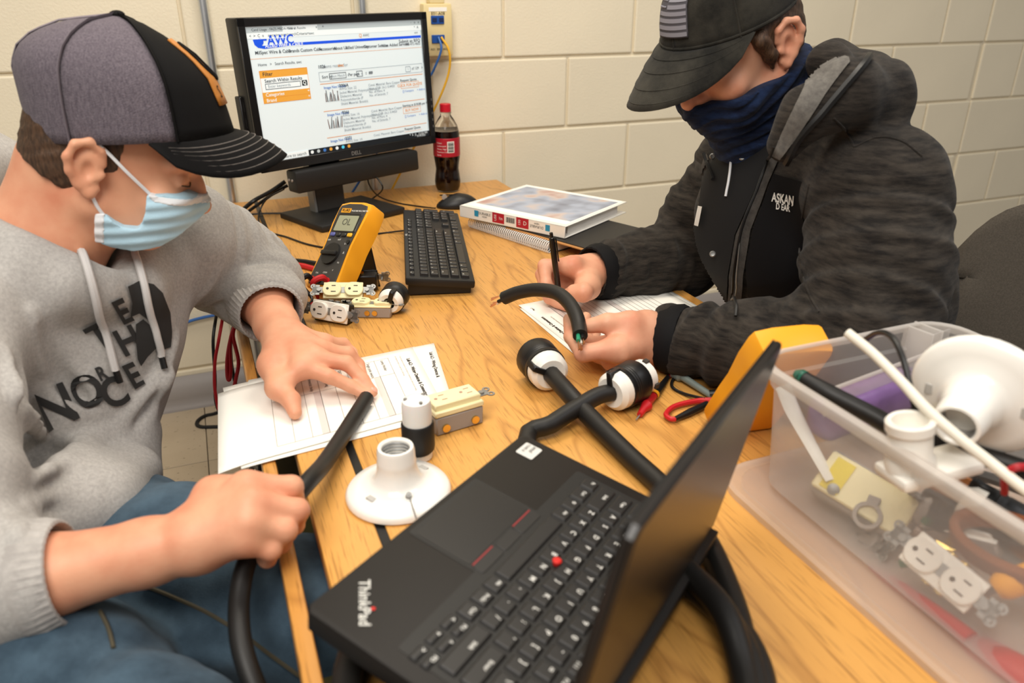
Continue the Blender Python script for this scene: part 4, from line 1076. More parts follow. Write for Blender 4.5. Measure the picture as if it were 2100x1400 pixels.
for k, (dx, w) in enumerate(((-0.033, 0.034), (0, 0.028), (0.033, 0.034))):
    MB().prism(rounded(w, 0.0125, 0.002), -0.002, 0.0010, M=Matrix.Translation((txc+dx, 0.0775, 0)), bev=0.0004).build('pointer_button', m_lkey, lp)
    if k != 1: MB().box((txc+dx, 0.0715, 0.0010), (w-0.003, 0.0015, 0.0006)).build('red_line', mat('line_red', srgb('#8A1F22'), 0.5), lp)
st = MB().prism(rounded(0.024, 0.020, 0.002), 0.0, 0.0004, M=Matrix.Translation((0.024, 0.022, 0.0002))).build('sticker', mat('sticker', srgb('#D8D6D0'), 0.4), lp)
MB().text('intel', 0.007, (0.020, 0.024, 0.0009), (1, 0, 0), (0, 1, 0)).text('CORE i5', 0.0045, (0.022, 0.017, 0.0009)).build('sticker_print', m_ink, st, smooth=False)
MB().text('ThinkPad', 0.0125, (LW-0.034, 0.030, 0.0006), (0.75, 0.66, 0), (-0.66, 0.75, 0), bold=0.02).build('logo', m_legend, lp, smooth=False)
MB().ball((LW-0.0335, 0.0395, 0.0008), (0.0018, 0.0018, 0.0004), 8).build('logo_dot', MATS['stick_red'], lp)
la = math.radians(90)
LM = frame((0, LD-0.014, 0.003), (1, 0, 0), (0, -math.cos(la), math.sin(la)), (0, -math.sin(la), -math.cos(la)))
LL = 0.206
lid = MB().prism([(0.0, 0), (LW, 0), (LW, LL-0.006), (LW-0.006, LL), (0.006, LL), (0, LL-0.006)], -0.0075, 0.0, bev=0.0018, M=LM).build('lid', mat('lid_black', srgb('#211D1B'), 0.30), lp)
bzl = MB()
for cx, cy, sx, sy in ((LW/2, LL-0.006, LW-0.006, 0.010), (LW/2, 0.013, LW-0.006, 0.024), (0.006, LL/2, 0.009, LL-0.004), (LW-0.006, LL/2, 0.009, LL-0.004)):
    bzl.box((cx, cy, 0.0006), (sx, sy, 0.0016), M=LM)
bzl.build('lid_bezel', m_black, lp)
MB().box((LW/2, LL/2+0.006, 0.0002), (LW-0.02, LL-0.036, 0.0012), M=LM).build('lid_screen', mat('dark_screen', srgb('#0D0D10'), 0.12), lp)
for x in (0.045, LW-0.045):
    MB().cyl((x-0.018, LD-0.012, 0.001), (x+0.018, LD-0.012, 0.001), 0.0052, seg=12).build('hinge', m_black, lp)
# ------------------------------------------------------------------ smooth solids for bodies and cloth
class Vol:
    def __init__(s, lo, hi, vox):
        s.lo = np.array(lo, np.float32); s.v = vox
        s.n = tuple(int(math.ceil((hi[i]-lo[i])/vox))+1 for i in range(3))
        s.g = np.full(s.n, 0.05, np.float32)
    def _box(s, lo, hi):
        a = np.maximum(0, np.floor((np.array(lo)-s.lo)/s.v).astype(int))
        b = np.minimum(s.n, np.ceil((np.array(hi)-s.lo)/s.v).astype(int)+1)
        if np.any(b <= a): return None
        ax = [s.lo[i]+s.v*np.arange(a[i], b[i], dtype=np.float32) for i in range(3)]
        P = (ax[0][:, None, None], ax[1][None, :, None], ax[2][None, None, :])
        return tuple(slice(a[i], b[i]) for i in range(3)), P
    def _mix(s, sl, d, k):
        g = s.g[sl]
        if k == 0:
            s.g[sl] = np.minimum(g, d)
        elif k > 0:
            h = np.maximum(k-np.abs(g-d), 0)/k
            s.g[sl] = np.minimum(g, d)-h*h*(k*0.25)
        else:
            k = -k; d = -d
            h = np.maximum(k-np.abs(g-d), 0)/k
            s.g[sl] = np.maximum(g, d)+h*h*(k*0.25)
    def cap(s, a, b, ra, rb=None, k=0.01, squash=None, wr=None):
        rb = ra if rb is None else rb
        a = np.array(a, np.float32); b = np.array(b, np.float32)
        m = max(ra, rb)+abs(k)+0.012
        r = s._box(np.minimum(a, b)-m, np.maximum(a, b)+m)
        if r is None: return s
        sl, (X, Y, Z) = r
        ab = b-a; L2 = float(ab@ab)+1e-12
        x, y, z = X-a[0], Y-a[1], Z-a[2]
        t = np.clip((x*ab[0]+y*ab[1]+z*ab[2])/L2, 0, 1)
        x = x-t*ab[0]; y = y-t*ab[1]; z = z-t*ab[2]
        if squash is not None:
            q, fct = np.array(squash[0], np.float32), squash[1]
            q = q/np.linalg.norm(q)
            pr = (x*q[0]+y*q[1]+z*q[2])*(1/fct-1)
            x = x+pr*q[0]; y = y+pr*q[1]; z = z+pr*q[2]
        d = np.sqrt(x*x+y*y+z*z)
        rr = ra+t*(rb-ra)
        if wr is not None:
            amp, freq, ph, q = wr
            q = np.array(q, np.float32)
            ang = (x*q[0]+y*q[1]+z*q[2])/np.maximum(d, 1e-4)
            u = t*freq+ph+0.25*ang
            rr = rr+amp*(np.sin(2*PI*u)+0.5*np.sin(2*PI*(1.7*u+0.3)+2.5*ang))
        d = d-rr
        if squash is not None and squash[1] < 1: d = d*squash[1]
        s._mix(sl, d, k)
        return s
    def ell(s, c, r, R=None, k=0.01):
        c = np.array(c, np.float32); r = np.array(r, np.float32)
        m = float(r.max())+abs(k)+0.012
        bx = s._box(c-m, c+m)
        if bx is None: return s
        sl, (X, Y, Z) = bx
        x, y, z = X-c[0], Y-c[1], Z-c[2]
        if R is not None:
            A = np.array(R, np.float32)      # columns are the local axes
            x, y, z = (x*A[0, 0]+y*A[1, 0]+z*A[2, 0], x*A[0, 1]+y*A[1, 1]+z*A[2, 1], x*A[0, 2]+y*A[1, 2]+z*A[2, 2])
        k0 = np.sqrt((x/r[0])**2+(y/r[1])**2+(z/r[2])**2)
        k1 = np.sqrt((x/r[0]**2)**2+(y/r[1]**2)**2+(z/r[2]**2)**2)
        d = k0*(k0-1)/np.maximum(k1, 1e-6)
        s._mix(sl, d.astype(np.float32), k)
        return s
    def chain(s, pts, rad, k=0.008, **kw):
        for i in range(len(pts)-1):
            s.cap(pts[i], pts[i+1], rad[i], rad[i+1], k, **kw)
        return s
    def plane(s, p, n):                       # keep the side the normal points away from
        n = np.array(n, np.float32); n = n/np.linalg.norm(n); p = np.array(p, np.float32)
        ax = [s.lo[i]+s.v*np.arange(s.n[i], dtype=np.float32) for i in range(3)]
        d = (ax[0][:, None, None]-p[0])*n[0]+(ax[1][None, :, None]-p[1])*n[1]+(ax[2][None, None, :]-p[2])*n[2]
        s.g = np.maximum(s.g, d)
        return s
    def ripple(s, amp, sc, seed=0, dirs=None):
        rs = np.random.RandomState(seed)
        ax = [s.lo[i]+s.v*np.arange(s.n[i], dtype=np.float32) for i in range(3)]
        for q in range(4):
            dv = rs.normal(size=3) if dirs is None else np.array(dirs[q % len(dirs)])+0.25*rs.normal(size=3)
            dv = dv/np.linalg.norm(dv)*2*PI*sc*(1+0.5*q)
            ph = rs.uniform(0, 6.28)
            f = (ax[0][:, None, None]*dv[0]+ax[1][None, :, None]*dv[1]+ax[2][None, None, :]*dv[2])+ph
            s.g += (amp/(1+0.6*q))*np.sin(f).astype(np.float32)
        return s
    def mesh(s, name, smooth=0):
        g = s.g; n = g.shape
        ins = g < 0
        cells = (n[0]-1, n[1]-1, n[2]-1)
        acc = []; quads = []
        st = np.array([cells[1]*cells[2], cells[2], 1], np.int64)
        allc = []; allp = []; allq = []
        for ax in range(3):
            a = [slice(None)]*3; b = [slice(None)]*3
            a[ax] = slice(0, -1); b[ax] = slice(1, None)
            cr = ins[tuple(a)] != ins[tuple(b)]
            idx = np.argwhere(cr)
            o1, o2 = [i for i in range(3) if i != ax]
            ok = (idx[:, o1] > 0) & (idx[:, o1] < n[o1]-1) & (idx[:, o2] > 0) & (idx[:, o2] < n[o2]-1)
            idx = idx[ok]
            i2 = idx.copy(); i2[:, ax] += 1
            g0 = g[idx[:, 0], idx[:, 1], idx[:, 2]]; g1 = g[i2[:, 0], i2[:, 1], i2[:, 2]]
            t = g0/(g0-g1)
            p = idx.astype(np.float64); p[:, ax] += t
            q = []
            for (d1, d2) in ((0, 0), (-1, 0), (-1, -1), (0, -1)):
                c = idx.copy(); c[:, o1] += d1; c[:, o2] += d2
                cid = c@st
                q.append(cid); allc.append(cid); allp.append(p)
            q = np.stack(q, 1)
            flip = (g0 > 0) if ax != 1 else (g0 < 0)
            q[flip] = q[flip][:, ::-1]
            allq.append(q)
        if sum(len(c_) for c_ in allc) == 0:
            raise RuntimeError('empty volume '+name)
        C = np.concatenate(allc); Pp = np.concatenate(allp); Q = np.concatenate(allq)
        uq, inv = np.unique(C, return_inverse=True)
        cnt = np.bincount(inv).astype(np.float64)
        V = np.stack([np.bincount(inv, Pp[:, i])/cnt for i in range(3)], 1)
        V = V*s.v+s.lo
        Q = np.searchsorted(uq, Q)
        for _ in range(smooth):
            acc = np.zeros_like(V); w = np.zeros(len(V))
            for i in range(4):
                a, b = Q[:, i], Q[:, (i+1) % 4]
                for d_ in range(3): acc[:, d_] += np.bincount(a, V[b, d_], len(V))
                w += np.bincount(a, minlength=len(V))
            V = 0.5*V+0.5*acc/np.maximum(w, 1)[:, None]
        me = bpy.data.meshes.new(name)
        me.vertices.add(len(V)); me.vertices.foreach_set('co', V.astype(np.float32).ravel())
        me.loops.add(len(Q)*4); me.loops.foreach_set('vertex_index', Q.astype(np.int32).ravel())
        me.polygons.add(len(Q))
        me.polygons.foreach_set('loop_start', np.arange(0, len(Q)*4, 4, dtype=np.int32))
        me.polygons.foreach_set('loop_total', np.full(len(Q), 4, dtype=np.int32))
        me.polygons.foreach_set('use_smooth', np.ones(len(Q), dtype=bool))
        me.update(calc_edges=True)
        me.validate()
        s.V, s.Q = V, Q
        return me
    def bvh(s):
        return BVHTree.FromPolygons([tuple(v) for v in s.V.tolist()], s.Q.tolist())

CAMV = Vector(CAM)
def pxproj(bvh, px, py, off=0.0, near=0.0):
    """where the sight line through a photo pixel meets a surface; off lifts it along the surface normal"""
    d = Vector(ray(px, py)).normalized()
    r = bvh.ray_cast(CAMV, d)
    if r[0] is None:
        return None
    n = r[1]
    if n.dot(d) > 0: n = -n
    return r[0]+n*off
def decal(bvhs, polys, off=0.0015, step=9.0, thick=0.0, texts=(), backoff=None):
    """flat cloth pieces, prints and seams laid onto a body surface"""
    bm = bmesh.new()
    def add(V2, Fs, sub):
        b2 = bmesh.new()
        vs = [b2.verts.new((x, y, 0)) for x, y in V2]
        for f in Fs:
            try: b2.faces.new([vs[i] for i in f])
            except ValueError: pass
        if sub:
            for _ in range(7):
                long = [e for e in b2.edges if e.calc_length() > step]
                if not long: break
                bmesh.ops.subdivide_edges(b2, edges=long, cuts=1, use_grid_fill=False)
                bmesh.ops.triangulate(b2, faces=[f for f in b2.faces if len(f.verts) > 3])
        for v in b2.verts:
            p = None
            for bv in (bvhs if isinstance(bvhs, list) else [bvhs]):
                q = pxproj(bv, v.co.x, v.co.y, off)
                if q is not None and (p is None or (q-CAMV).length < (p-CAMV).length): p = q
            cache[v] = bm.verts.new(p) if p is not None else None
        for f in b2.faces:
            q = [cache[v] for v in f.verts]
            if all(x is not None for x in q):
                es = max((q[i].co-q[i-1].co).length for i in range(len(q)))
                if es < 0.06:
                    try: bm.faces.new(q)
                    except ValueError: pass
        cache.clear(); b2.free()
    cache = {}
    from mathutils.geometry import tessellate_polygon
    for poly in polys:
        tri = tessellate_polygon([[Vector((x, y, 0)) for x, y in poly]])
        add(poly, tri, True)
    for (s_, size, cx, cy, ang, sx, shear) in texts:
        vs, fs = text_geo(s_, 1.0, 'CENTER', 0.03)
        ca, sa = math.cos(ang), math.sin(ang)
        V2 = []
        for x, y in vs:
            x2 = x*sx+y*shear; y2 = -y
            V2.append((cx+size*(x2*ca-y2*sa), cy+size*(x2*sa+y2*ca)))
        add(V2, fs, False)
    if len(polys) == 1 and not texts:        # keep the one connected piece
        seen = set(); best = []
        for f in bm.faces:
            if f in seen: continue
            comp = [f]; seen.add(f)
            for g in comp:
                for e in g.edges:
                    for h in e.link_faces:
                        if h not in seen: seen.add(h); comp.append(h)
            if len(comp) > len(best): best = comp
        keep = set(best)
        bmesh.ops.delete(bm, geom=[f for f in bm.faces if f not in keep], context='FACES')
    bmesh.ops.delete(bm, geom=[v for v in bm.verts if not v.link_faces], context='VERTS')
    mb_ = MB(); mb_.bm.free(); mb_.bm = bm
    return mb_
def pxline(bvh, pts, off=0.0, n=6):
    out = []
    P = spline([Vector((x, y, 0)) for x, y in pts], n)
    for p in P:
        q = pxproj(bvh, p.x, p.y, off)
        if q is not None: out.append(q)
    return out
# ------------------------------------------------------------------ people
def skin_mat(name, c, red):
    m = mat(name, c, 0.48, sss=0.06, spec=0.4)
    nt = m.node_tree; N = nt.nodes; L = nt.links; b = N['Principled BSDF']
    tc = N.new('ShaderNodeTexCoord')
    nz = N.new('ShaderNodeTexNoise'); nz.inputs['Scale'].default_value = 22; nz.inputs['Detail'].default_value = 4
    L.new(tc.outputs['Object'], nz.inputs['Vector'])
    mx = N.new('ShaderNodeMix'); mx.data_type = 'RGBA'
    mx.inputs['A'].default_value = tuple(c)+(1,); mx.inputs['B'].default_value = tuple(red)+(1,)
    mr = N.new('ShaderNodeMapRange'); mr.inputs[1].default_value = 0.4; mr.inputs[2].default_value = 0.75
    L.new(nz.outputs['Fac'], mr.inputs[0]); L.new(mr.outputs[0], mx.inputs['Factor'])
    L.new(mx.outputs['Result'], b.inputs['Base Color'])
    n2 = N.new('ShaderNodeTexNoise'); n2.inputs['Scale'].default_value = 380; n2.inputs['Detail'].default_value = 3
    L.new(tc.outputs['Object'], n2.inputs['Vector'])
    bp = N.new('ShaderNodeBump'); bp.inputs['Strength'].default_value = 0.12; bp.inputs['Distance'].default_value = 0.001
    L.new(n2.outputs['Fac'], bp.inputs['Height']); L.new(bp.outputs[0], b.inputs['Normal'])
    return m
def knit_mat(name, lo, hi, sc=60, bump=0.35, stretch=(1, 1, 1), fine=900):
    m = bpy.data.materials.new(name); m.use_nodes = True
    nt = m.node_tree; N = nt.nodes; L = nt.links; b = N['Principled BSDF']
    tc = N.new('ShaderNodeTexCoord'); mp = N.new('ShaderNodeMapping'); mp.inputs['Scale'].default_value = stretch
    L.new(tc.outputs['Object'], mp.inputs[0])
    nz = N.new('ShaderNodeTexNoise'); nz.inputs['Scale'].default_value = sc; nz.inputs['Detail'].default_value = 6; nz.inputs['Roughness'].default_value = 0.65
    L.new(mp.outputs[0], nz.inputs['Vector'])
    cr = N.new('ShaderNodeValToRGB'); cr.color_ramp.elements[0].position = 0.36; cr.color_ramp.elements[1].position = 0.64
    cr.color_ramp.elements[0].color = tuple(lo)+(1,); cr.color_ramp.elements[1].color = tuple(hi)+(1,)
    L.new(nz.outputs['Fac'], cr.inputs[0]); L.new(cr.outputs[0], b.inputs['Base Color'])
    b.inputs['Roughness'].default_value = 0.92; b.inputs['Sheen Weight'].default_value = 0.06
    b.inputs['Specular IOR Level'].default_value = 0.2
    n2 = N.new('ShaderNodeTexNoise'); n2.inputs['Scale'].default_value = fine; n2.inputs['Detail'].default_value = 2
    L.new(tc.outputs['Object'], n2.inputs['Vector'])
    bp = N.new('ShaderNodeBump'); bp.inputs['Strength'].default_value = bump; bp.inputs['Distance'].default_value = 0.0015
    L.new(n2.outputs['Fac'], bp.inputs['Height']); L.new(bp.outputs[0], b.inputs['Normal'])
    MATS[name] = m
    return m
m_skinb = skin_mat('skin_boy', srgb('#E2A583'), srgb('#D68C6C'))
m_skinm = skin_mat('skin_man', srgb('#E0A687'), srgb('#D28668'))
m_hair = mat('brown_hair', srgb('#4A3423'), 0.6, var=0.45, vscale=260, bump=0.6, bscale=500, aniso=(1, 1, 0.25))
m_hoodie = knit_mat('grey_fleece', srgb('#A39F9B'), srgb('#B7B3AE'), 260, 0.22)
m_rib = knit_mat('grey_rib', srgb('#A19C98'), srgb('#B9B4AF'), 60)
m_denim = knit_mat('denim', srgb('#2B3B48'), srgb('#4B6070'), 9, 0.5)
m_jacket = knit_mat('charcoal_heather', srgb('#191614'), srgb('#3B352F'), 26, 0.4, (1, 1, 5.5))
m_jblack = mat('black_softshell', srgb('#0E0D0F'), 0.8, spec=0.25)
m_shirt = mat('black_shirt', srgb('#0D0D0F'), 0.85)
m_capblack = mat('cap_black', srgb('#100F0F'), 0.85, spec=0.2, bump=0.3, bscale=1200)
m_capmesh = knit_mat('cap_mesh', srgb('#5A525A'), srgb('#746B72'), 500, 0.9, (1, 1, 0.25), 700)
m_thread = mat('thread_grey', srgb('#6B6560'), 0.8)
m_camo = knit_mat('dark_camo', srgb('#1B1A17'), srgb('#3A3730'), 16, 0.35)
m_gaiter = knit_mat('navy_gaiter', srgb('#0B1226'), srgb('#1C2C4C'), 30, 0.3, (1, 1, 3))
m_mask = mat('mask_blue', srgb('#B5D6E6'), 0.75, bump=0.15, bscale=600)
m_maskw = mat('mask_white', srgb('#E9EAEC'), 0.8)
m_leather = mat('tan_leather', srgb('#B9762E'), 0.55, bump=0.2, bscale=300)
m_hoodprint = mat('hoodie_print', srgb('#2A2928'), 0.8)
m_nail = mat('nail', srgb('#E3A893'), 0.3)

class Head:
    """head-local axes: x to the person's right, y forward, z up"""
    def __init__(s, origin, f, u):
        s.o = Vector(origin); s.f = Vector(f).normalized(); u = Vector(u)
        s.u = (u-s.f*u.dot(s.f)).normalized(); s.r = s.f.cross(s.u)
        s.R = [[s.r[i], s.f[i], s.u[i]] for i in range(3)]
        s.M = frame(s.o, s.r, s.f, s.u)
    def p(s, x, y, z): return s.o+s.r*x+s.f*y+s.u*z
    def solid(s, V, sc=1.0, neck=None, jaw=1.0):
        e = lambda c, r, k=0.02: V.ell(s.p(*c), r, s.R, k)
        e((0, -0.007, 0.032), (0.074, 0.092, 0.086))
        e((0, 0.030, -0.018), (0.062, 0.064, 0.085))
        e((0, 0.034, -0.064), (0.046*jaw, 0.045, 0.036))
        V.cap(s.p(0, 0.052, -0.085), s.p(0, 0.058, -0.082), 0.015, 0.015, 0.02)
        for q in (-1, 1):
            V.cap(s.p(q*0.055*jaw, -0.002, -0.050), s.p(q*0.020, 0.056, -0.086), 0.018, 0.014, 0.02)
            e((q*0.042, 0.066, -0.028), (0.024, 0.022, 0.022), 0.015)
            V.cap(s.p(q*0.014, 0.091, 0.020), s.p(q*0.050, 0.072, 0.020), 0.010, 0.008, 0.012)
            e((q*0.033, 0.101, -0.001), (0.017, 0.013, 0.011), -0.010)
            e((q*0.032, 0.0775, 0.000), (0.0145, 0.0135, 0.0125), 0.004)
            V.cap(s.p(q*0.018, 0.0895, -0.0035), s.p(q*0.046, 0.0820, -0.004), 0.0032, 0.0028, 0.003)
        V.chain([s.p(0, 0.090, 0.014), s.p(0, 0.099, -0.010), s.p(0, 0.111, -0.034)], [0.008, 0.009, 0.012], 0.010)
        for q in (-1, 1): V.cap(s.p(q*0.011, 0.098, -0.037), s.p(q*0.012, 0.094, -0.038), 0.008, 0.008, 0.006)
        V.cap(s.p(-0.018, 0.090, -0.063), s.p(0.018, 0.090, -0.063), 0.0075, 0.0075, 0.008)
        for q in (-1, 1): s.ear(V, q)
    def ear(s, V, q):
        # rim, lobe and hollow of the outer ear
        def P(y, z, x=0.081): return s.p(q*x, y, z)
        V.ell(P(-0.018, -0.004, 0.077), (0.0105, 0.0185, 0.030), s.R, 0.006)
        rim = [P(0.000, 0.004, 0.077), P(-0.003, 0.020, 0.081), P(-0.016, 0.028, 0.086), P(-0.030, 0.022, 0.090), P(-0.036, 0.006, 0.091), P(-0.032, -0.010, 0.088), P(-0.022, -0.024, 0.083), P(-0.010, -0.033, 0.079), P(-0.004, -0.026, 0.077)]
        V.chain(rim, [0.004, 0.0045, 0.0048, 0.005, 0.005, 0.0048, 0.005, 0.0065, 0.005], 0.004)
        V.ell(P(-0.014, -0.006, 0.092), (0.012, 0.0085, 0.013), s.R, -0.005)
        V.ell(P(-0.020, 0.013, 0.0995), (0.0085, 0.009, 0.008), s.R, -0.004)
        V.cap(P(0.000, -0.008, 0.080), P(-0.002, -0.012, 0.081), 0.0045, 0.004, 0.003)

def finger(V, pts, rad, k=0.0045):
    V.chain(pts, rad, k)
def nail(parent, a, b, up, w=0.0055, L=0.010):
    """small nail plate near the tip b of the last finger bone a-b, on the side 'up'"""
    a, b, up = Vector(a), Vector(b), Vector(up)
    f_ = (b-a).normalized(); up = (up-f_*up.dot(f_)).normalized()
    M = frame(b+up*0.0058-f_*0.001, f_.cross(up), f_, up)
    x = MB().ball((0, 0, 0), (w, L*0.6, 0.0016), 10, M=M).build('fingernail', m_nail)
    return worldchild(x, parent)

# =================================================================== the boy on the left
b_o = Vector(CAM)+(Vector((-0.1084, 1.1592, 0.9163))-Vector(CAM))*0.945
bh = Head(b_o, (0.9405, -0.0829, -0.3295), (0.3301, -0.0069, 0.9439))
boy = thing('person', 'person in grey hooded sweatshirt, dark cap and blue face mask holding a black cable', 'person', (-0.24, 0.94, 0.0))
bneck = D(70, 505, 1.04)
bLs, bLe, bLw = D(378, 495, 1.19), D(514, 560, 1.32), W(578, 688, 0.655)
bRs, bRe, bRw = D(-110, 680, 0.87), D(-95, 1228, 0.71), D(400, 1108, 0.745)
bpel = D(60, 1090, 1.03)
V = Vol((-0.58, 0.40, 0.42), (0.24, 1.46, 1.10), 0.0025)
bh.solid(V)
V.chain([bh.p(0, -0.030, -0.055), bh.p(0, -0.050, -0.13), bneck], [0.056, 0.056, 0.066], 0.03)
V.chain([bh.p(0, -0.065, -0.03), bh.p(0, -0.085, -0.13), bneck+Vector((-0.02, 0, 0.0))], [0.04, 0.04, 0.05], 0.03)
V.chain([bneck, D(140, 680, 1.09), bpel], [0.05, 0.055, 0.05], 0.03)
V.chain([bRs, D(60, 610, 1.05), bLs], [0.04, 0.045, 0.04], 0.03)
V.chain([bLs, bLe], [0.045, 0.040], 0.02)
V.chain([bLe, bLe.lerp(bLw, 0.45), bLe.lerp(bLw, 0.85), bLw], [0.040, 0.042, 0.031, 0.029], 0.015)
V.chain([bRs, bRe], [0.045, 0.042], 0.02)
V.chain([bRe, bRe.lerp(bRw, 0.35), bRe.lerp(bRw, 0.8), bRw], [0.036, 0.038, 0.030, 0.0275], 0.015)
# left hand resting on the worksheets
hA = dict(
    index=([W(623, 752, .650), W(674, 771, .640), W(720, 792, .6245), W(752, 810, .6145)], [.0125, .0100, .0086, .0074]),
    middle=([W(650, 736, .655), W(711, 744, .648), W(744, 778, .628), W(764, 804, .6150)], [.0125, .0104, .0088, .0074]),
    ring=([W(664, 720, .651), W(714, 724, .640), W(736, 748, .620), W(744, 770, .612)], [.0115, .0098, .0084, .0072]),
    little=([W(668, 704, .643), W(704, 704, .630), W(722, 722, .616), W(730, 738, .611)], [.0105, .0086, .0076, .0066]),
    thumb=([W(560, 748, .645), W(570, 795, .632), W(597, 820, .624), W(605, 846, .6150)], [.0175, .0150, .0122, .0092]))
for q in hA.values(): finger(V, *q)
for n_, r_ in (('index', .0165), ('middle', .017), ('ring', .0155), ('little', .014)):
    V.cap(bLw.lerp(hA[n_][0][0], 0.12), hA[n_][0][0].lerp(bLw, 0.10), 0.021, r_, 0.014)
V.cap(bLw, hA['thumb'][0][0], 0.024, 0.020, 0.015)
V.cap(hA['thumb'][0][1], hA['index'][0][0], 0.012, 0.010, 0.014)
# right fist round the cable
hB = dict(
    index=([D(510, 998, .760), D(598, 998, .775), D(608, 1036, .800), D(578, 1046, .815)], [.0135, .0112, .0094, .0080]),
    middle=([D(520, 1032, .744), D(610, 1046, .757), D(604, 1076, .786), D(572, 1076, .803)], [.0138, .0114, .0096, .0082]),
    ring=([D(518, 1068, .736), D(586, 1088, .744), D(578, 1114, .772), D(548, 1104, .790)], [.0132, .0108, .0092, .0080]),
    little=([D(508, 1102, .735), D(556, 1127, .740), D(548, 1146, .764), D(524, 1130, .782)], [.0122, .0098, .0084, .0074]),
    thumb=([D(440, 1020, .775), D(500, 1000, .795), D(548, 1012, .822), D(580, 1030, .835)], [.0180, .0150, .0120, .0092]))
for q in hB.values(): finger(V, *q)
for n_, r_ in (('index', .0175), ('middle', .018), ('ring', .0175), ('little', .016)):
    V.cap(bRw.lerp(hB[n_][0][0], 0.05), hB[n_][0][0].lerp(bRw, 0.10), 0.024, r_, 0.016)
V.cap(bRw, hB['thumb'][0][0], 0.024, 0.020, 0.015)
for n_ in ('index', 'middle', 'ring', 'little'):
    V.ell(hB[n_][0][0]-Vector(CF)*0.004, (.011, .011, .011), None, 0.010)
bbody = worldchild(link('body', V.mesh('body', 1), m_skinb), boy)
bbvh = V.bvh()
nail(boy, hA['index'][0][2], hA['index'][0][3], (0, -0.2, 1)); nail(boy, hA['middle'][0][2], hA['middle'][0][3], (0.2, 0.2, 1))
del V
# sweatshirt
V = Vol((-0.72, 0.30, 0.36), (0.20, 1.52, 1.10), 0.0042)
bmid = (bLs+bRs)/2
sax = (bLs-bRs).normalized()
btop = bmid.lerp(bneck, 0.25)
fr = (bpel-bneck).normalized().cross(sax); fr = fr if fr.dot(Vector(CF)) < 0 else -fr    # out of the chest
V.cap(D(170, 650, 1.07), D(95, 850, 1.05), 0.150, 0.145, 0.03, squash=(fr, 0.80))
V.cap(D(95, 850, 1.05), D(30, 1075, 1.02), 0.140, 0.150, 0.03, squash=(fr, 0.82))
V.chain([bRs, D(60, 635, 1.03), bLs], [0.078, 0.072, 0.078], 0.05)
V.chain([bLs, bLs.lerp(bLe, 0.5), bLe], [0.084, 0.078, 0.070], 0.03, wr=(0.0045, 2.2, 0.1, (0.3, 0.5, 0.8)))
V.chain([bLe, bLe.lerp(bLw, 0.28), bLe.lerp(bLw, 0.52)], [0.070, 0.066, 0.056], 0.02, wr=(0.0055, 1.8, 0.3, (0.3, 0.5, 0.8)))
V.chain([bRs, bRe], [0.075, 0.062], 0.03, wr=(0.003, 3.0, 0.2, (0.4, 0.5, 0.7)))
V.chain([bRe, bRe.lerp(bRw, 0.34)], [0.062, 0.052], 0.02)
# hood lying round the neck
hoodpts = [D(205, 590, 0.97), D(130, 580, 0.94), D(40, 542, 0.93), D(-60, 482, 0.95), D(-110, 400, 1.02), D(-40, 335, 1.12)]
V.chain(hoodpts, [0.026, 0.036, 0.043, 0.047, 0.047, 0.042], 0.03)
V.chain([D(205, 600, 0.97), D(280, 590, 1.03), D(320, 550, 1.10), D(250, 470, 1.16), D(120, 380, 1.20), D(-40, 325, 1.14)], [0.024, 0.026, 0.030, 0.036, 0.04, 0.042], 0.03)
# hollow for the neck
V.chain([bh.p(0, -0.045, -0.08), bneck.lerp(D(120, 560, 1.03), 0.3)], [0.075, 0.064], -0.015)
V.chain([bneck.lerp(D(200, 520, 0.99), 0.3), D(200, 512, 0.98)], [0.055, 0.030], -0.015)
# folds pulled from the left armpit to the lap
for pts, r_ in (([(360, 690), (300, 800), (190, 900), (70, 985)], .016), ([(345, 770), (270, 870), (150, 960), (40, 1040)], .017), ([(310, 840), (220, 930), (100, 1020), (0, 1080)], .018),
                ([(325, 930), (250, 990), (130, 1060), (40, 1100)], .020), ([(60, 640), (95, 740), (150, 800)], .012), ([(10, 720), (40, 830), (90, 900)], .013)):
    dd = 0.93
    P3 = []
    for (x_, y_) in pts:
        P3.append(D(x_, y_, dd))
    # slide each point onto the cloth front by marching along the sight line
    Q3 = []
    for (x_, y_) in pts:
        hit = None
        for s_ in np.arange(0.60, 1.25, 0.004):
            p = D(x_, y_, s_); ii = [int(round((p[i]-V.lo[i])/V.v)) for i in range(3)]
            if all(0 <= ii[i] < V.n[i] for i in range(3)) and V.g[ii[0], ii[1], ii[2]] < 0.0:
                hit = s_; break
        if hit: Q3.append(D(x_, y_, hit+0.004))
    if len(Q3) > 1:
        Q3 = spline(Q3, 5)
        V.chain(Q3, [0.95*r_*(0.4+0.6*math.sin(PI*(i+0.6)/(len(Q3)+0.2))) for i in range(len(Q3))], 0.009)
        G3 = [p+Vector((0.012, 0.0, -0.022)) for p in Q3]
        V.chain(G3, [0.55*r_*(0.3+0.7*math.sin(PI*(i+0.6)/(len(Q3)+0.2))) for i in range(len(Q3))], -0.016)
# hem resting on the lap
V.chain([D(-30, 1090, 0.87), D(90, 1070, 0.88), D(200, 1030, 0.92), D(278, 962, 1.01)], [0.050, 0.048, 0.042, 0.032], 0.04)
V.cap(D(280, 900, 1.07), D(285, 975, 1.05), 0.032, 0.030, 0.03)
V.ripple(0.0016, 9, 3)
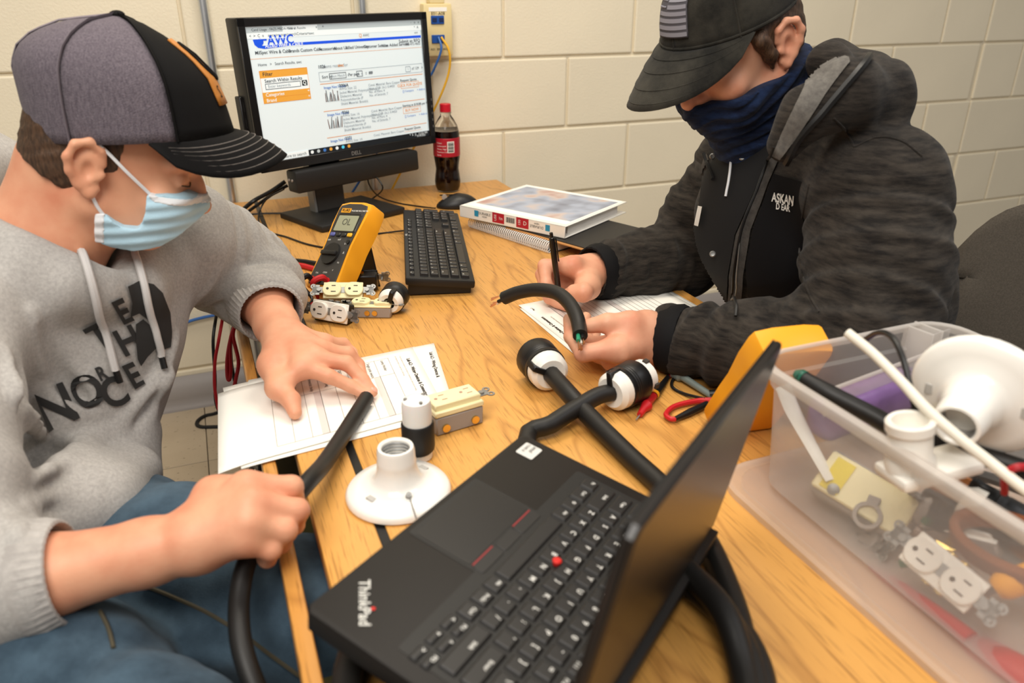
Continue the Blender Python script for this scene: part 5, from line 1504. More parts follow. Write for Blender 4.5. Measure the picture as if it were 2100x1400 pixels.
# sleeve ends stay open
for (s_, e_, w_, r_) in ((bLe, 0.46, bLw, 0.047), (bRe, 0.28, bRw, 0.044)):
    V.chain([s_.lerp(w_, e_), s_.lerp(w_, e_+0.40)], [r_, r_*0.98], -0.004)
ho = worldchild(link('sweatshirt', V.mesh('sweatshirt', 1), m_hoodie), boy)
hbv = V.bvh()
del V
def cuff(parent, a, b, r0, r1, m, name='cuff', ribs=44, t=0.0035):
    a, b = Vector(a), Vector(b); M = frame_zx(a, b-a, (0.3, 0.2, 1)); L_ = (b-a).length
    mb_ = MB()
    prof = [(r0-t, 0.0), (r0, 0.0), (r0+0.003, L_*0.2), ((r0+r1)/2+0.003, L_*0.6), (r1+0.001, L_*0.97), (r1-t*0.5, L_), (r1-t, L_*0.9), (r0-t, 0.0)]
    mb_.lathe(prof, ribs*2)
    for v in mb_.bm.verts:
        rr = math.hypot(v.co.x, v.co.y); a_ = math.atan2(v.co.y, v.co.x)
        q = 1+0.012*math.cos(a_*ribs); v.co.x *= q; v.co.y *= q
    bmesh.ops.transform(mb_.bm, matrix=M, verts=mb_.bm.verts[:])
    return worldchild(mb_.build(name, m), parent)
cuff(boy, bLe.lerp(bLw, 0.45), bLe.lerp(bLw, 0.70), 0.0570, 0.0485, m_rib)
cuff(boy, bRe.lerp(bRw, 0.30), bRe.lerp(bRw, 0.46), 0.0530, 0.0480, m_rib)
# chest print
for pol in ([(258, 588), (282, 577), (312, 583), (330, 600), (345, 640), (349, 680), (348, 712), (330, 716), (322, 700), (303, 655), (284, 640), (265, 648), (268, 620)],
            [(276, 664), (292, 652), (304, 664), (316, 700), (318, 712), (300, 730), (286, 750), (279, 735), (276, 700)]):
    worldchild(decal(hbv, [pol], off=0.003, step=8).build('chest_emblem', m_hoodprint, smooth=True, norm=False), boy)
for tx1 in (('T', 78, 205, 690, -0.50, 0.95, -0.1), ('E', 72, 250, 640, -0.42, 0.75, -0.1), ('H', 78, 262, 700, -0.40, 0.85, -0.1),
            ('N', 112, 112, 838, -0.42, 0.95, -0.05), ('O', 96, 178, 806, -0.40, 0.85, -0.05), ('C', 84, 232, 806, -0.36, 0.9, -0.05), ('E', 74, 272, 772, -0.42, 0.75, -0.1), ('R', 40, 206, 766, -0.45, 0.8, 0)):
    worldchild(decal(hbv, [], off=0.003, texts=[tx1]).build('chest_letter', m_hoodprint, smooth=True, norm=False), boy)
# draw cords
for pts, tip in (([(135, 498), (160, 515), (180, 570), (200, 640), (218, 700), (232, 758)], [(232, 758), (240, 782)]), ([(272, 508), (285, 560), (300, 620), (315, 680), (328, 730)], [(328, 730), (336, 757)])):
    L_ = pxline(hbv, pts, 0.005, 5)
    if len(L_) > 2:
        dc = worldchild(MB().tube(L_, 0.0048, seg=8, n=1).build('drawcord', mat('cord_grey', srgb('#CFCBC8'), 0.85, bump=0.4, bscale=900)), boy)
        L2 = pxline(hbv, tip, 0.0055, 3)
        if len(L2) > 1: worldchild(MB().tube(L2, 0.0042, seg=8, n=1).build('drawcord_tip', m_black), boy)
# jeans
V = Vol((-0.62, 0.18, 0.0), (0.30, 1.25, 0.66), 0.0055)
hipL, kneeL = D(140, 1100, 1.00), D(650, 1275, 0.86)
hipR, kneeR = D(-70, 1330, 0.83), D(340, 1600, 0.66)
V.chain([hipL, hipL.lerp(kneeL, .5), kneeL], [0.105, 0.100, 0.080], 0.03, wr=(0.0025, 2.0, 0.2, (0.2, 0.6, 0.8)))
V.chain([hipR, hipR.lerp(kneeR, .5), kneeR], [0.105, 0.100, 0.080], 0.03, wr=(0.0025, 2.0, 0.5, (0.2, 0.6, 0.8)))
V.cap(hipL+Vector((-0.06, 0.01, -0.03)), hipR+Vector((-0.06, 0.01, -0.03)), 0.095, 0.095, 0.04)
V.chain([kneeL, Vector((kneeL.x+0.05, kneeL.y+0.03, 0.07))], [0.078, 0.055], 0.03)
V.chain([kneeR, Vector((kneeR.x+0.02, kneeR.y+0.10, 0.07))], [0.078, 0.055], 0.03)
V.ripple(0.0014, 11, 5)
jn = worldchild(link('jeans', V.mesh('jeans', 1), m_denim), boy)
jbv = V.bvh()
for knee, dx in ((kneeL, 0.05), (kneeR, 0.02)):
    fx = Vector((knee.x+dx, knee.y+(0.03 if dx > 0.03 else 0.10), 0))
    worldchild(MB().ball((fx.x+0.05, fx.y-0.02, 0.045), (0.125, 0.048, 0.042), 16).build('shoe', m_black), boy)
s1 = pxline(jbv, [(296, 1200), (360, 1225), (430, 1258), (500, 1300), (560, 1345), (620, 1388)], 0.001, 6)
if len(s1) > 2: worldchild(MB().tube(s1, 0.0022, seg=6, n=1).build('side_seam', mat('seam_thread', srgb('#4A4434'), 0.8)), boy)
s1 = pxline(jbv, [(205, 1255), (222, 1290), (232, 1330)], 0.001, 6)
if len(s1) > 2: worldchild(MB().tube(s1, 0.002, seg=6, n=1).build('fly_seam', MATS['seam_thread']), boy)
del V
# hair below the cap
V = Vol(tuple(bh.o[i]-0.16 for i in range(3)), tuple(bh.o[i]+0.16 for i in range(3)), 0.0025)
V.ell(bh.p(0, -0.0075, 0.030), (0.0765, 0.0948, 0.088), bh.R, 0)
V.ell(bh.p(0, -0.046, -0.018), (0.063, 0.056, 0.052), bh.R, 0.02)
V.plane(bh.p(0, 0.014, 0), bh.f-bh.u*0.10)
V.plane(bh.p(0, -0.03, -0.046), -bh.u-bh.f*0.45)
for q in (-1, 1): V.ell(bh.p(q*0.085, 0.012, -0.040), (0.030, 0.040, 0.036), bh.R, -0.01)
V.ripple(0.0004, 60, 9)
worldchild(link('hair', V.mesh('hair'), m_hair), boy)
del V
worldchild(MB().tube([bh.p(0.020, 0.0985, 0.026), bh.p(0.034, 0.092, 0.030), bh.p(0.050, 0.078, 0.026)], [0.0022, 0.0028, 0.0015], seg=6).build('eyebrow', m_hair), boy)
worldchild(MB().tube([bh.p(0.019, 0.0925, -0.004), bh.p(0.033, 0.0925, -0.0065), bh.p(0.046, 0.084, -0.005)], [0.0008, 0.0012, 0.0008], seg=6).build('eyelash', m_hair), boy)

# caps -------------------------------------------------------------
class Cap:
    FR = ([0, .26, .48, .65, .82, .93, 1], [1, .94, .85, .68, .43, .22, 0])
    BK = ([0, .3, .60, .75, .86, .95, 1], [1, 1.03, 1.04, .96, .80, .52, 0])
    def __init__(s, head, A, B, H, zc, yc, tilt=0.0, soft=0.0):
        s.h = head; s.A, s.B, s.H, s.zc, s.yc, s.tilt, s.soft = A, B, H, zc, yc, tilt, soft
    def loc(s, x, y, z):                      # band frame -> world
        c, n = math.cos(s.tilt), math.sin(s.tilt)
        return s.h.p(x, s.yc+y*c-z*n, s.zc+y*n+z*c)
    def pt(s, th, t, off=0.0):
        """th 0 = front, + towards the person's right; t 0 = band, 1 = button"""
        sn = math.sin(t*PI/2)
        w = (1+math.cos(th))/2
        rad = w*np.interp(sn, *s.FR)+(1-w)*np.interp(sn, *s.BK)
        z = s.H*sn+off*sn
        wob = s.soft*math.sin(3*th+5*t)*math.sin(PI*t)
        return s.loc(math.sin(th)*(s.A+off+wob)*rad, math.cos(th)*(s.B+off+wob)*rad, z)
    def panel(s, name, th0, th1, m, parent, off=0.0, nu=14, nv=16, t0=0.0, t1=0.999, thick=0.0022):
        return worldchild(MB().grid(lambda u, v: s.pt(th0+(th1-th0)*u, t0+(t1-t0)*v, off), nu, nv).build(name, m, thick=thick, angle=80), parent)
    def brim(s, name, m, parent, length, half, droop, curve, side=0.6, th=0.0024):
        def f(u, v, dz=0.0):
            a = (u*2-1)*half
            x0, y0 = math.sin(a)*s.A, math.cos(a)*s.B
            ln = length*(max(0.0, math.cos(a/half*PI/2)))**side
            xx = x0*(1+0.06*v)
            q = (xx/s.A)**2
            lr = ln/length
            zz = -(droop*v*v+0.25*droop*v)*lr-curve*q*v*lr**0.6+dz
            return s.loc(xx, y0+ln*v, zz)
        s._bf = f
        return worldchild(MB().grid(lambda u, v: f(u, v), 26, 10).build(name, m, thick=th, angle=70), parent)
    def stitch(s, vs, m, parent, u0=0.05, u1=0.95):
        for v in vs:
            worldchild(MB().tube([s._bf(u0+(u1-u0)*k/30, v, 0.0018) for k in range(31)], 0.0007, seg=5, n=1).build('stitch_row', m), parent)
bc = Cap(bh, 0.0900, 0.1140, 0.136, 0.036, 0.021, math.radians(18))
cp = boy
R62 = math.radians(62)
bc.panel('cap_front_panel', -R62, R62, m_capblack, cp, 0.001)
for k, (a0, a1) in enumerate(((62, 121), (121, 180), (180, 239), (239, 298))):
    bc.panel('cap_mesh_panel', math.radians(a0), math.radians(a1), m_capmesh, cp)
for a0 in (62, 121, 180, 239, 298):
    worldchild(MB().tube([bc.pt(math.radians(a0), t/20*0.985, 0.002) for t in range(21)], 0.0042, seg=6, n=1, flat=0.35).build('cap_seam', m_capblack if a0 in (62, 298) else mat('mesh_tape', srgb('#7A7178'), 0.85)), cp)
worldchild(MB().ball(bc.pt(0, 1.0)+bh.u*0.001, (0.009, 0.009, 0.005), 14).build('cap_button', m_capblack), cp)
bc.brim('cap_brim', m_capblack, cp, 0.064, math.radians(78), 0.026, 0.050, 0.70)
bc.stitch((0.30, 0.42, 0.54, 0.66, 0.78, 0.90), m_thread, cp)
worldchild(MB().grid(lambda u, v: bc.pt((u-0.5)*0.74, 0.16+v*0.42, 0.0035), 8, 8).build('cap_patch', m_leather, thick=0.002), cp)
pt_ = MB().text('S', 0.020, fn=lambda a, b: bc.pt(0.22-a/0.105, 0.23+b/0.20, 0.0052))
pt_.tube([bc.pt(0.20*math.cos(k*PI/12), 0.42+0.12*math.sin(k*PI/12), 0.0052) for k in range(25)], 0.002, seg=5, n=1)
worldchild(pt_.build('patch_print', m_capblack, smooth=False), cp)
# mask ---------------------------------------------------------------
def sdpoly(poly, Y, Z):
    d = np.full(np.broadcast(Y, Z).shape, 1e9); sg = np.ones(d.shape)
    n = len(poly)
    for i in range(n):
        (ax, ay), (bx, by) = poly[i], poly[i-1]
        ex, ey = bx-ax, by-ay; wx, wy_ = Y-ax, Z-ay
        t = np.clip((wx*ex+wy_*ey)/(ex*ex+ey*ey+1e-12), 0, 1)
        d = np.minimum(d, (wx-ex*t)**2+(wy_-ey*t)**2)
        c1, c2, c3 = Z >= ay, Z < by, ex*wy_ > ey*wx
        sg = np.where((c1 & c2 & c3) | (~c1 & ~c2 & ~c3), -sg, sg)
    return sg*np.sqrt(d)
def mask_vol(off, poly=None):
    V = Vol(tuple(bh.o[i]-0.17 for i in range(3)), tuple(bh.o[i]+0.15 for i in range(3)), 0.0022)
    e = lambda c, r, k=0.02: V.ell(bh.p(*c), tuple(q+off for q in r), bh.R, k)
    e((0, 0.026, -0.040), (0.071, 0.072, 0.078)); e((0, 0.046, -0.072), (0.056, 0.056, 0.048)); e((0, 0.074, -0.050), (0.032, 0.044, 0.044))
    e((0, 0.066, -0.090), (0.030, 0.026, 0.026))
    for q in (-1, 1): e((q*0.042, 0.066, -0.030), (0.026, 0.025, 0.026))
    ax = [V.lo[i]+V.v*np.arange(V.n[i], dtype=np.float32) for i in range(3)]
    X, Y, Z = ax[0][:, None, None]-bh.o.x, ax[1][None, :, None]-bh.o.y, ax[2][None, None, :]-bh.o.z
    y = X*bh.f.x+Y*bh.f.y+Z*bh.f.z; z = X*bh.u.x+Y*bh.u.y+Z*bh.u.z
    V.g += (0.0012*np.sin((z-0.35*y)*2*PI/0.016)).astype(np.float32)
    if poly is not None:
        V.g = np.maximum(V.g, sdpoly(poly, y, z).astype(np.float32))
    return V
V = mask_vol(0.0075); V.mesh('mask_base'); mbv = V.bvh()
def to_yz(px, py):
    p = pxproj(mbv, px, py)
    if p is None:
        d = Vector(ray(px, py)); t = (bh.o-CAMV).dot(bh.r)/d.dot(bh.r); p = CAMV+d*t
    l = p-bh.o
    return (l.dot(bh.f), l.dot(bh.u))
outl = [(300, 402), (340, 400), (380, 401), (430, 403), (432, 425), (405, 452), (375, 478), (330, 506), (275, 516), (230, 508), (196, 494), (196, 468), (199, 440), (216, 440), (232, 456), (250, 466), (280, 471), (290, 460), (298, 435)]
my_ = [to_yz(*q) for q in outl]
del V
V = mask_vol(0.0075, my_)
worldchild(link('face_mask', V.mesh('face_mask'), m_mask), boy); del V
for nm, pl in (('top', [(304, 399), (435, 398), (437, 413), (309, 413)]), ('side', [(194, 437), (215, 439), (214, 499), (194, 497)])):
    V = mask_vol(0.0086, [to_yz(*q) for q in pl])
    worldchild(link('mask_binding', V.mesh('mask_binding'), m_maskw), boy); del V
for q in (-1, 1):
    def yzp(px, py, x): y_, z_ = to_yz(px, py); return bh.p(q*x, y_, z_)
    worldchild(MB().tube([yzp(312, 408, 0.066), yzp(262, 350, 0.0775), bh.p(q*0.0815, 0.002, 0.020), bh.p(q*0.086, -0.012, 0.029)], 0.0021, seg=6, n=5).build('ear_loop', m_maskw), boy)
    worldchild(MB().tube([bh.p(q*0.082, -0.018, -0.028), yzp(188, 396, 0.077), yzp(200, 425, 0.0735), yzp(214, 446, 0.070)], 0.0021, seg=6, n=5).build('ear_loop', m_maskw), boy)
# the cable he is stripping
cord('cut_cable', 'black rubber cable pinned under the fingertips and running down through the fist', [W(752, 815, T+.015), W(735, 842, T+.0145), W(705, 890, T+.016), W(665, 950, T+.03), D(628, 992, 0.815), D(570, 1062, 0.782), D(512, 1140, 0.768), D(492, 1215, 0.745), D(492, 1300, 0.715), D(512, 1380, 0.695), D(560, 1490, 0.68)], 0.0100, m_rubber, seg=14, cat='cable')
# =================================================================== the man on the right
mh = Head((0.7604, 1.0189, 1.0457), (-0.8848, -0.1724, -0.433), (-0.4277, -0.0687, 0.9013))
man = thing('person', 'person in charcoal zip jacket, dark cap and navy neck gaiter writing with a pen', 'person', (1.02, 0.98, 0.0))
mneck = mh.p(0, -0.085, -0.185)
mLs, mLe, mLw = D(1802, 405, 1.06), D(1765, 735, 1.00), W(1352, 693, 0.645)
mRs, mRe, mRw = D(1515, 355, 1.45), D(1400, 528, 1.52), W(1212, 560, 0.650)
mpel = Vector((1.07, 0.98, 0.52))
V = Vol((0.42, 0.58, 0.44), (1.20, 1.45, 1.19), 0.0026)
mh.solid(V, jaw=1.08)
V.chain([mh.p(0, -0.030, -0.055), mh.p(0, -0.055, -0.13), mneck], [0.060, 0.062, 0.070], 0.03)
V.chain([mneck, (mLs+mRs)/2, mpel], [0.07, 0.10, 0.10], 0.03)
V.chain([mRs, mneck, mLs], [0.05, 0.055, 0.05], 0.03)
V.chain([mLs, mLe], [0.05, 0.045], 0.02)
V.chain([mLe, mLe.lerp(mLw, 0.4), mLe.lerp(mLw, 0.85), mLw], [0.045, 0.046, 0.034, 0.031], 0.015)
V.chain([mRs, mRe], [0.05, 0.045], 0.02)
V.chain([mRe, mRe.lerp(mRw, 0.4), mRe.lerp(mRw, 0.85), mRw], [0.045, 0.046, 0.034, 0.031], 0.015)
hC = dict(
    index=([W(1172, 545, .678), W(1117, 545, .676), W(1120, 582, .652), W(1143, 604, .630)], [.0140, .0120, .0100, .0084]),
    middle=([W(1178, 545, .664), W(1112, 562, .658), W(1120, 600, .632), W(1146, 616, .620)], [.0138, .0120, .0100, .0084]),
    ring=([W(1186, 552, .650), W(1118, 580, .640), W(1126, 612, .620), W(1150, 624, .613)], [.0130, .0112, .0096, .0080]),
    little=([W(1194, 562, .640), W(1134, 596, .626), W(1142, 620, .614), W(1160, 630, .612)], [.0120, .0100, .0086, .0074]),
    thumb=([W(1205, 588, .652), W(1196, 600, .656), W(1178, 600, .654), W(1158, 606, .636)], [.0190, .0160, .0135, .0098]))
for q in hC.values(): finger(V, *q)
for n_, r_ in (('index', .018), ('middle', .018), ('ring', .0175), ('little', .016)):
    V.cap(mRw.lerp(hC[n_][0][0], 0.05), hC[n_][0][0].lerp(mRw, 0.10), 0.026, r_, 0.016)
V.cap(mRw, hC['thumb'][0][0], 0.026, 0.021, 0.016)
hD = dict(
    index=([W(1262, 716, .655), W(1196, 724, .650), W(1171, 690, .656), W(1166, 654, .661)], [.0150, .0125, .0104, .0086]),
    middle=([W(1268, 708, .645), W(1208, 706, .636), W(1192, 674, .642), W(1202, 650, .646)], [.0145, .0125, .0104, .0086]),
    ring=([W(1278, 724, .632), W(1228, 728, .624), W(1214, 704, .618), W(1222, 684, .614)], [.0138, .0118, .0098, .0082]),
    little=([W(1288, 738, .624), W(1250, 744, .618), W(1232, 730, .614), W(1228, 716, .613)], [.0128, .0104, .0090, .0076]),
    thumb=([W(1325, 670, .668), W(1292, 664, .680), W(1246, 662, .684), W(1208, 668, .678)], [.0200, .0165, .0140, .0108]))
for q in hD.values(): finger(V, *q)
for n_, r_ in (('index', .020), ('middle', .020), ('ring', .019), ('little', .0175)):
    V.cap(mLw.lerp(hD[n_][0][0], 0.05), hD[n_][0][0].lerp(mLw, 0.08), 0.028, r_, 0.018)
V.cap(mLw, hD['thumb'][0][0], 0.028, 0.022, 0.018)
V.cap(hD['thumb'][0][1], hD['index'][0][0].lerp(mLw, 0.3), 0.014, 0.016, 0.016)
mbody = worldchild(link('body', V.mesh('body', 1), m_skinm), man)
nail(man, hD['thumb'][0][2], hD['thumb'][0][3], (0, -0.1, 1), 0.0068, 0.012); nail(man, hC['thumb'][0][2], hC['thumb'][0][3], (0.3, -0.4, 0.8), 0.006, 0.011)
nail(man, hD['index'][0][2], hD['index'][0][3], (-1, 0.3, 0.3)); nail(man, hC['index'][0][2], hC['index'][0][3], (-0.8, -0.4, 0.4))
del V
# jacket
V = Vol((0.44, 0.52, 0.40), (1.32, 1.60, 1.16), 0.0042)
mmid = (mLs+mRs)/2
mfr = Vector((-0.93, -0.2, 0.25)).normalized()
V.cap(mmid+Vector((0.0, 0, -0.05)), mpel+Vector((-0.05, 0, 0.10)), 0.170, 0.185, 0.03, squash=(mfr, 0.78))
V.chain([mRs, mneck+Vector((0.015, 0, -0.035)), mLs], [0.080, 0.075, 0.085], 0.04)
V.chain([mLs, mLs.lerp(mLe, 0.5)+Vector((0.01, 0, 0)), mLe], [0.086, 0.088, 0.080], 0.03, wr=(0.0045, 2.6, 0.1, (0.3, 0.5, 0.8)))
V.chain([mLe, mLe.lerp(mLw, 0.45), mLe.lerp(mLw, 0.93)], [0.076, 0.064, 0.048], 0.03, wr=(0.0040, 2.6, 0.35, (0.3, 0.5, 0.8)))
V.chain([mRs, mRs.lerp(mRe, 0.5), mRe], [0.082, 0.080, 0.074], 0.03, wr=(0.0045, 2.2, 0.1, (0.3, 0.5, 0.8)))
V.chain([mRe, mRe.lerp(mRw, 0.45), mRe.lerp(mRw, 0.95)], [0.074, 0.064, 0.047], 0.02, wr=(0.0030, 2.6, 0.2, (0.3, 0.5, 0.8)))
# hood folded down behind the neck
V.chain([D(1610, 300, 1.02), D(1660, 230, 1.00), D(1730, 190, 1.00), D(1790, 195, 1.06), D(1780, 185, 1.17), D(1710, 150, 1.25), D(1640, 150, 1.30)], [0.022, 0.030, 0.038, 0.046, 0.048, 0.044, 0.030], 0.025)
V.cap(D(1700, 130, 1.10), D(1720, 150, 1.18), 0.030, 0.034, 0.02)
# open collar for the neck
V.chain([mh.p(0, -0.04, -0.07), mneck.lerp(mmid, 0.3)], [0.080, 0.070], -0.012)
V.ripple(0.0016, 10, 11)
for (s_, e_, w_, r_) in ((mLe, 0.90, mLw, 0.041), (mRe, 0.91, mRw, 0.041)):
    V.chain([s_.lerp(w_, e_), s_.lerp(w_, e_+0.3)], [r_, r_], -0.004)
Vt = Vol((0.60, 0.70, 0.44), (1.30, 1.40, 1.16), 0.006)
Vt.cap(mmid+Vector((0.0, 0, -0.05)), mpel+Vector((-0.05, 0, 0.10)), 0.170, 0.185, 0.03, squash=(mfr, 0.78))
Vt.chain([mRs, mneck+Vector((0.015, 0, -0.035)), mLs], [0.080, 0.075, 0.085], 0.04)
Vt.mesh('torso_guide'); mtv = Vt.bvh(); del Vt
jk = worldchild(link('jacket', V.mesh('jacket', 1), m_jacket), man)
mjv = V.bvh()
del V
cuff(man, mLe.lerp(mLw, 0.85), mLe.lerp(mLw, 0.975), 0.0500, 0.0470, m_jblack, ribs=20)
cuff(man, mRe.lerp(mRw, 0.87), mRe.lerp(mRw, 1.0), 0.0495, 0.0465, m_jblack, ribs=20)
# neck gaiter
V = Vol(tuple(mh.o[i]-0.24 for i in range(3)), tuple(mh.o[i]+0.16 for i in range(3)), 0.003)
ge = lambda c, r, k=0.02: V.ell(mh.p(*c), r, mh.R, k)
ge((0, 0.016, -0.036), (0.080, 0.086, 0.084)); [ge((q_*0.040, 0.058, -0.058), (0.034, 0.034, 0.034)) for q_ in (-1, 1)]; ge((0, 0.042, -0.072), (0.054, 0.050, 0.044)); ge((0, 0.080, -0.052), (0.030, 0.040, 0.036))
V.chain([mh.p(0, -0.030, -0.06), mh.p(0, -0.045, -0.13), mneck], [0.082, 0.080, 0.082], 0.03)
V.chain([mh.p(0, 0.036, -0.10), mh.p(0, 0.015, -0.150), mh.p(0.0, 0.0, -0.20)], [0.044, 0.046, 0.034], 0.03)
ax_ = [V.lo[i]+V.v*np.arange(V.n[i], dtype=np.float32) for i in range(3)]
X_, Y_, Z_ = ax_[0][:, None, None]-mh.o.x, ax_[1][None, :, None]-mh.o.y, ax_[2][None, None, :]-mh.o.z
gy = X_*mh.f.x+Y_*mh.f.y+Z_*mh.f.z; gz = X_*mh.u.x+Y_*mh.u.y+Z_*mh.u.z; gx = X_*mh.r.x+Y_*mh.r.y+Z_*mh.r.z
ph_ = gz+0.42*gy+0.010*np.sin(gx*55)
V.g += (0.0022*np.sin(ph_*2*PI/0.024)+0.0012*np.sin(ph_*2*PI/0.0135+gx*30)).astype(np.float32)
V.plane(mh.p(0, 0.0, -0.046), mh.u*1.0-mh.f*0.06)
ga = worldchild(link('neck_gaiter', V.mesh('neck_gaiter', 1), m_gaiter), man)
gbv = V.bvh()
del V
# hair and sideburn
V = Vol(tuple(mh.o[i]-0.16 for i in range(3)), tuple(mh.o[i]+0.16 for i in range(3)), 0.0025)
V.ell(mh.p(0, -0.013, 0.022), (0.0785, 0.100, 0.084), mh.R, 0)
V.ell(mh.p(0, -0.055, -0.025), (0.062, 0.060, 0.060), mh.R, 0.02)
V.plane(mh.p(0, 0.030, 0.012), mh.f*1.0-mh.u*0.55)
V.plane(mh.p(0, -0.03, -0.066), -mh.u-mh.f*0.75)
for q in (-1, 1): V.ell(mh.p(q*0.085, -0.020, -0.030), (0.030, 0.024, 0.044), mh.R, -0.008)
for q in (-1, 1):
    V.chain([mh.p(q*0.0735, 0.024, 0.020), mh.p(q*0.0745, 0.012, -0.010), mh.p(q*0.071, 0.010, -0.028)], [0.012, 0.009, 0.003], 0.006)
V.ripple(0.0005, 60, 19)
worldchild(link('hair', V.mesh('hair'), m_hair), man)
del V
worldchild(MB().tube([mh.p(-0.019, 0.0925, -0.004), mh.p(-0.033, 0.0925, -0.0065), mh.p(-0.048, 0.083, -0.004)], [0.0008, 0.0013, 0.0008], seg=6).build('eyelash', m_hair), man)
# cap
mc = Cap(mh, 0.0840, 0.1080, 0.118, 0.038, 0.004, math.radians(4), 0.003)
for a0 in range(0, 360, 60):
    mc.panel('cap_panel', math.radians(a0), math.radians(a0+60), m_camo, man, 0.0, 10, 14)
    worldchild(MB().tube([mc.pt(math.radians(a0), t/16*0.98, 0.001) for t in range(17)], 0.0016, seg=5, n=1).build('cap_seam', m_camo), man)
worldchild(MB().tube([mc.pt(2*PI*k/40, 0.02, 0.0012) for k in range(41)], 0.0020, seg=6, n=1).build('cap_band', m_camo), man)
mc.brim('cap_brim', m_camo, man, 0.092, math.radians(70), 0.036, 0.040, 0.75)
mc.stitch((0.25, 0.5, 0.75, 0.93), m_camo, man)
fl_ = lambda u, v, o=0.004: mc.pt(0.34-u*0.66, 0.10+v*0.34, o)
worldchild(MB().grid(lambda u, v: fl_(u, v), 8, 8).build('flag_patch', mat('patch_dark', srgb('#4E4B50'), 0.85), thick=0.0015), man)
fs = MB()
for k in range(7):
    u0 = 0.36 if k > 3 else 0.02
    fs.grid(lambda u, v, k=k, u0=u0: fl_((u0+(0.98-u0)*u), 0.03+k*0.137+v*0.085, 0.0055), 6, 1)
worldchild(fs.build('flag_stripes', mat('patch_grey', srgb('#8A8890'), 0.85)), man)
sr = MB()
for i in range(4):
    for j in range(3):
        p = fl_(0.06+0.075*i, 0.62+0.12*j, 0.0056)
        sr.ball(p, 0.0014, 6)
worldchild(sr.build('flag_stars', MATS['patch_grey']), man)
# jacket front: shirt, facings, pocket panel, zips and snaps laid on the body
def lay(name, polys, m, off, texts=(), step=10, on=None):
    d_ = decal(on or mjv, polys, off, step*0.5, texts=texts)
    return worldchild(d_.build(name, m, smooth=True, norm=False), man)
lay('shirt_front', [[(1452, 318), (1500, 332), (1560, 300), (1590, 300), (1548, 400), (1512, 480), (1498, 560), (1492, 660), (1440, 640), (1398, 585), (1420, 500), (1440, 420)]], m_shirt, 0.006, on=mtv)
lay('zip_facing', [[(1424, 262), (1436, 270), (1462, 330), (1452, 400), (1432, 470), (1412, 540), (1402, 590), (1380, 566), (1398, 500), (1418, 420), (1434, 340)]], knit_mat('quilted_grey', srgb('#3A3734'), srgb('#4C4844'), 80), 0.008, on=mtv)
lay('zip_facing', [[(1600, 285), (1625, 285), (1580, 380), (1545, 470), (1530, 560), (1522, 660), (1498, 655), (1502, 560), (1516, 480), (1552, 400)]], MATS['quilted_grey'], 0.008, on=mtv)
pk = lay('chest_panel', [[(1592, 358), (1664, 376), (1656, 440), (1654, 500), (1656, 570), (1640, 610), (1556, 640), (1538, 600), (1534, 540), (1552, 460)]], m_jblack, 0.007, on=mtv)
lay('brand_lettering', [], m_print, 0.0095, on=mtv, texts=[('ASKAN', 25, 1615, 408, 0.10, 0.62, 0), ('D EAR', 18, 1614, 424, 0.10, 0.62, 0), ('.', 18, 1636, 414, 0.1, 0.6, 0)])
for pts, m_, r_, nm in (([(1594, 300), (1560, 390), (1528, 470), (1512, 560), (1508, 655)], m_black, 0.0022, 'zip_tape'),
                        ([(1508, 336), (1504, 370), (1497, 405)], m_maskw, 0.0020, 'zip_pull_cord'),
                        ([(1452, 318), (1462, 345), (1472, 372)], m_shirt, 0.003, 'shirt_collar_edge'),
                        ([(1524, 480), (1520, 540), (1516, 600)], m_steel, 0.0012, 'pocket_zip'),
                        ([(1660, 378), (1645, 450), (1640, 520), (1655, 590), (1680, 640)], m_jacket, 0.0014, 'armhole_seam'),
                        ([(1710, 242), (1735, 268), (1752, 302)], m_jacket, 0.0014, 'shoulder_seam'),
                        ([(1752, 302), (1800, 282), (1850, 290), (1890, 320)], m_jacket, 0.0014, 'shoulder_seam'),
                        ([(1782, 120), (1740, 170), (1690, 225), (1640, 280), (1612, 330)], m_black, 0.0050, 'hood_binding')):
    L_ = pxline(mjv, pts, 0.0005 if 'seam' in nm else (0.010 if 'zip' in nm or 'collar' in nm else 0.004), 6)
    if len(L_) > 2: worldchild(MB().tube(L_, r_, seg=6, n=1).build(nm, m_), man)
for (x_, y_) in ((1470, 327), (1530, 327), (1471, 518), (1474, 617)):
    p = pxproj(mjv, x_, y_, 0.009)
    if p is not None:
        n_ = (CAMV-p).normalized()
        worldchild(MB().lathe([(0.0, 0.0), (0.0045, 0.0), (0.0052, 0.0015), (0.0035, 0.003), (0.0, 0.0022)], 14, M=frame_zx(p, n_, (1, 0, 0))).build('snap', m_steel), man)
tg = decal(mjv, [[(1444, 424), (1452, 426), (1444, 462), (1436, 460)]], 0.011, 8)
worldchild(tg.build('white_tag', m_print, norm=False), man)
lay('hood_lining', [[(1674, 92), (1700, 84), (1738, 112), (1742, 130), (1690, 196), (1630, 285), (1600, 325), (1586, 318), (1606, 270), (1650, 180)]], knit_mat('lining_grey', srgb('#5A5652'), srgb('#6E6A64'), 120), 0.003)
# trousers under the table
V = Vol((0.45, 0.60, 0.0), (1.35, 1.42, 0.68), 0.007)
for yy_ in (0.86, 1.12):
    V.chain([(1.08, yy_, 0.47), (0.72, yy_-0.02, 0.46)], [0.105, 0.078], 0.04)
    V.chain([(0.72, yy_-0.02, 0.46), (0.78, yy_-0.02, 0.07)], [0.075, 0.055], 0.03)
V.cap((1.10, 0.86, 0.47), (1.10, 1.12, 0.47), 0.12, 0.12, 0.04)
worldchild(link('trousers', V.mesh('trousers', 1), m_jblack), man)
for yy_ in (0.84, 1.10):
    worldchild(MB().ball((0.73, yy_, 0.045), (0.13, 0.05, 0.042), 16).build('shoe', m_black), man)
del V
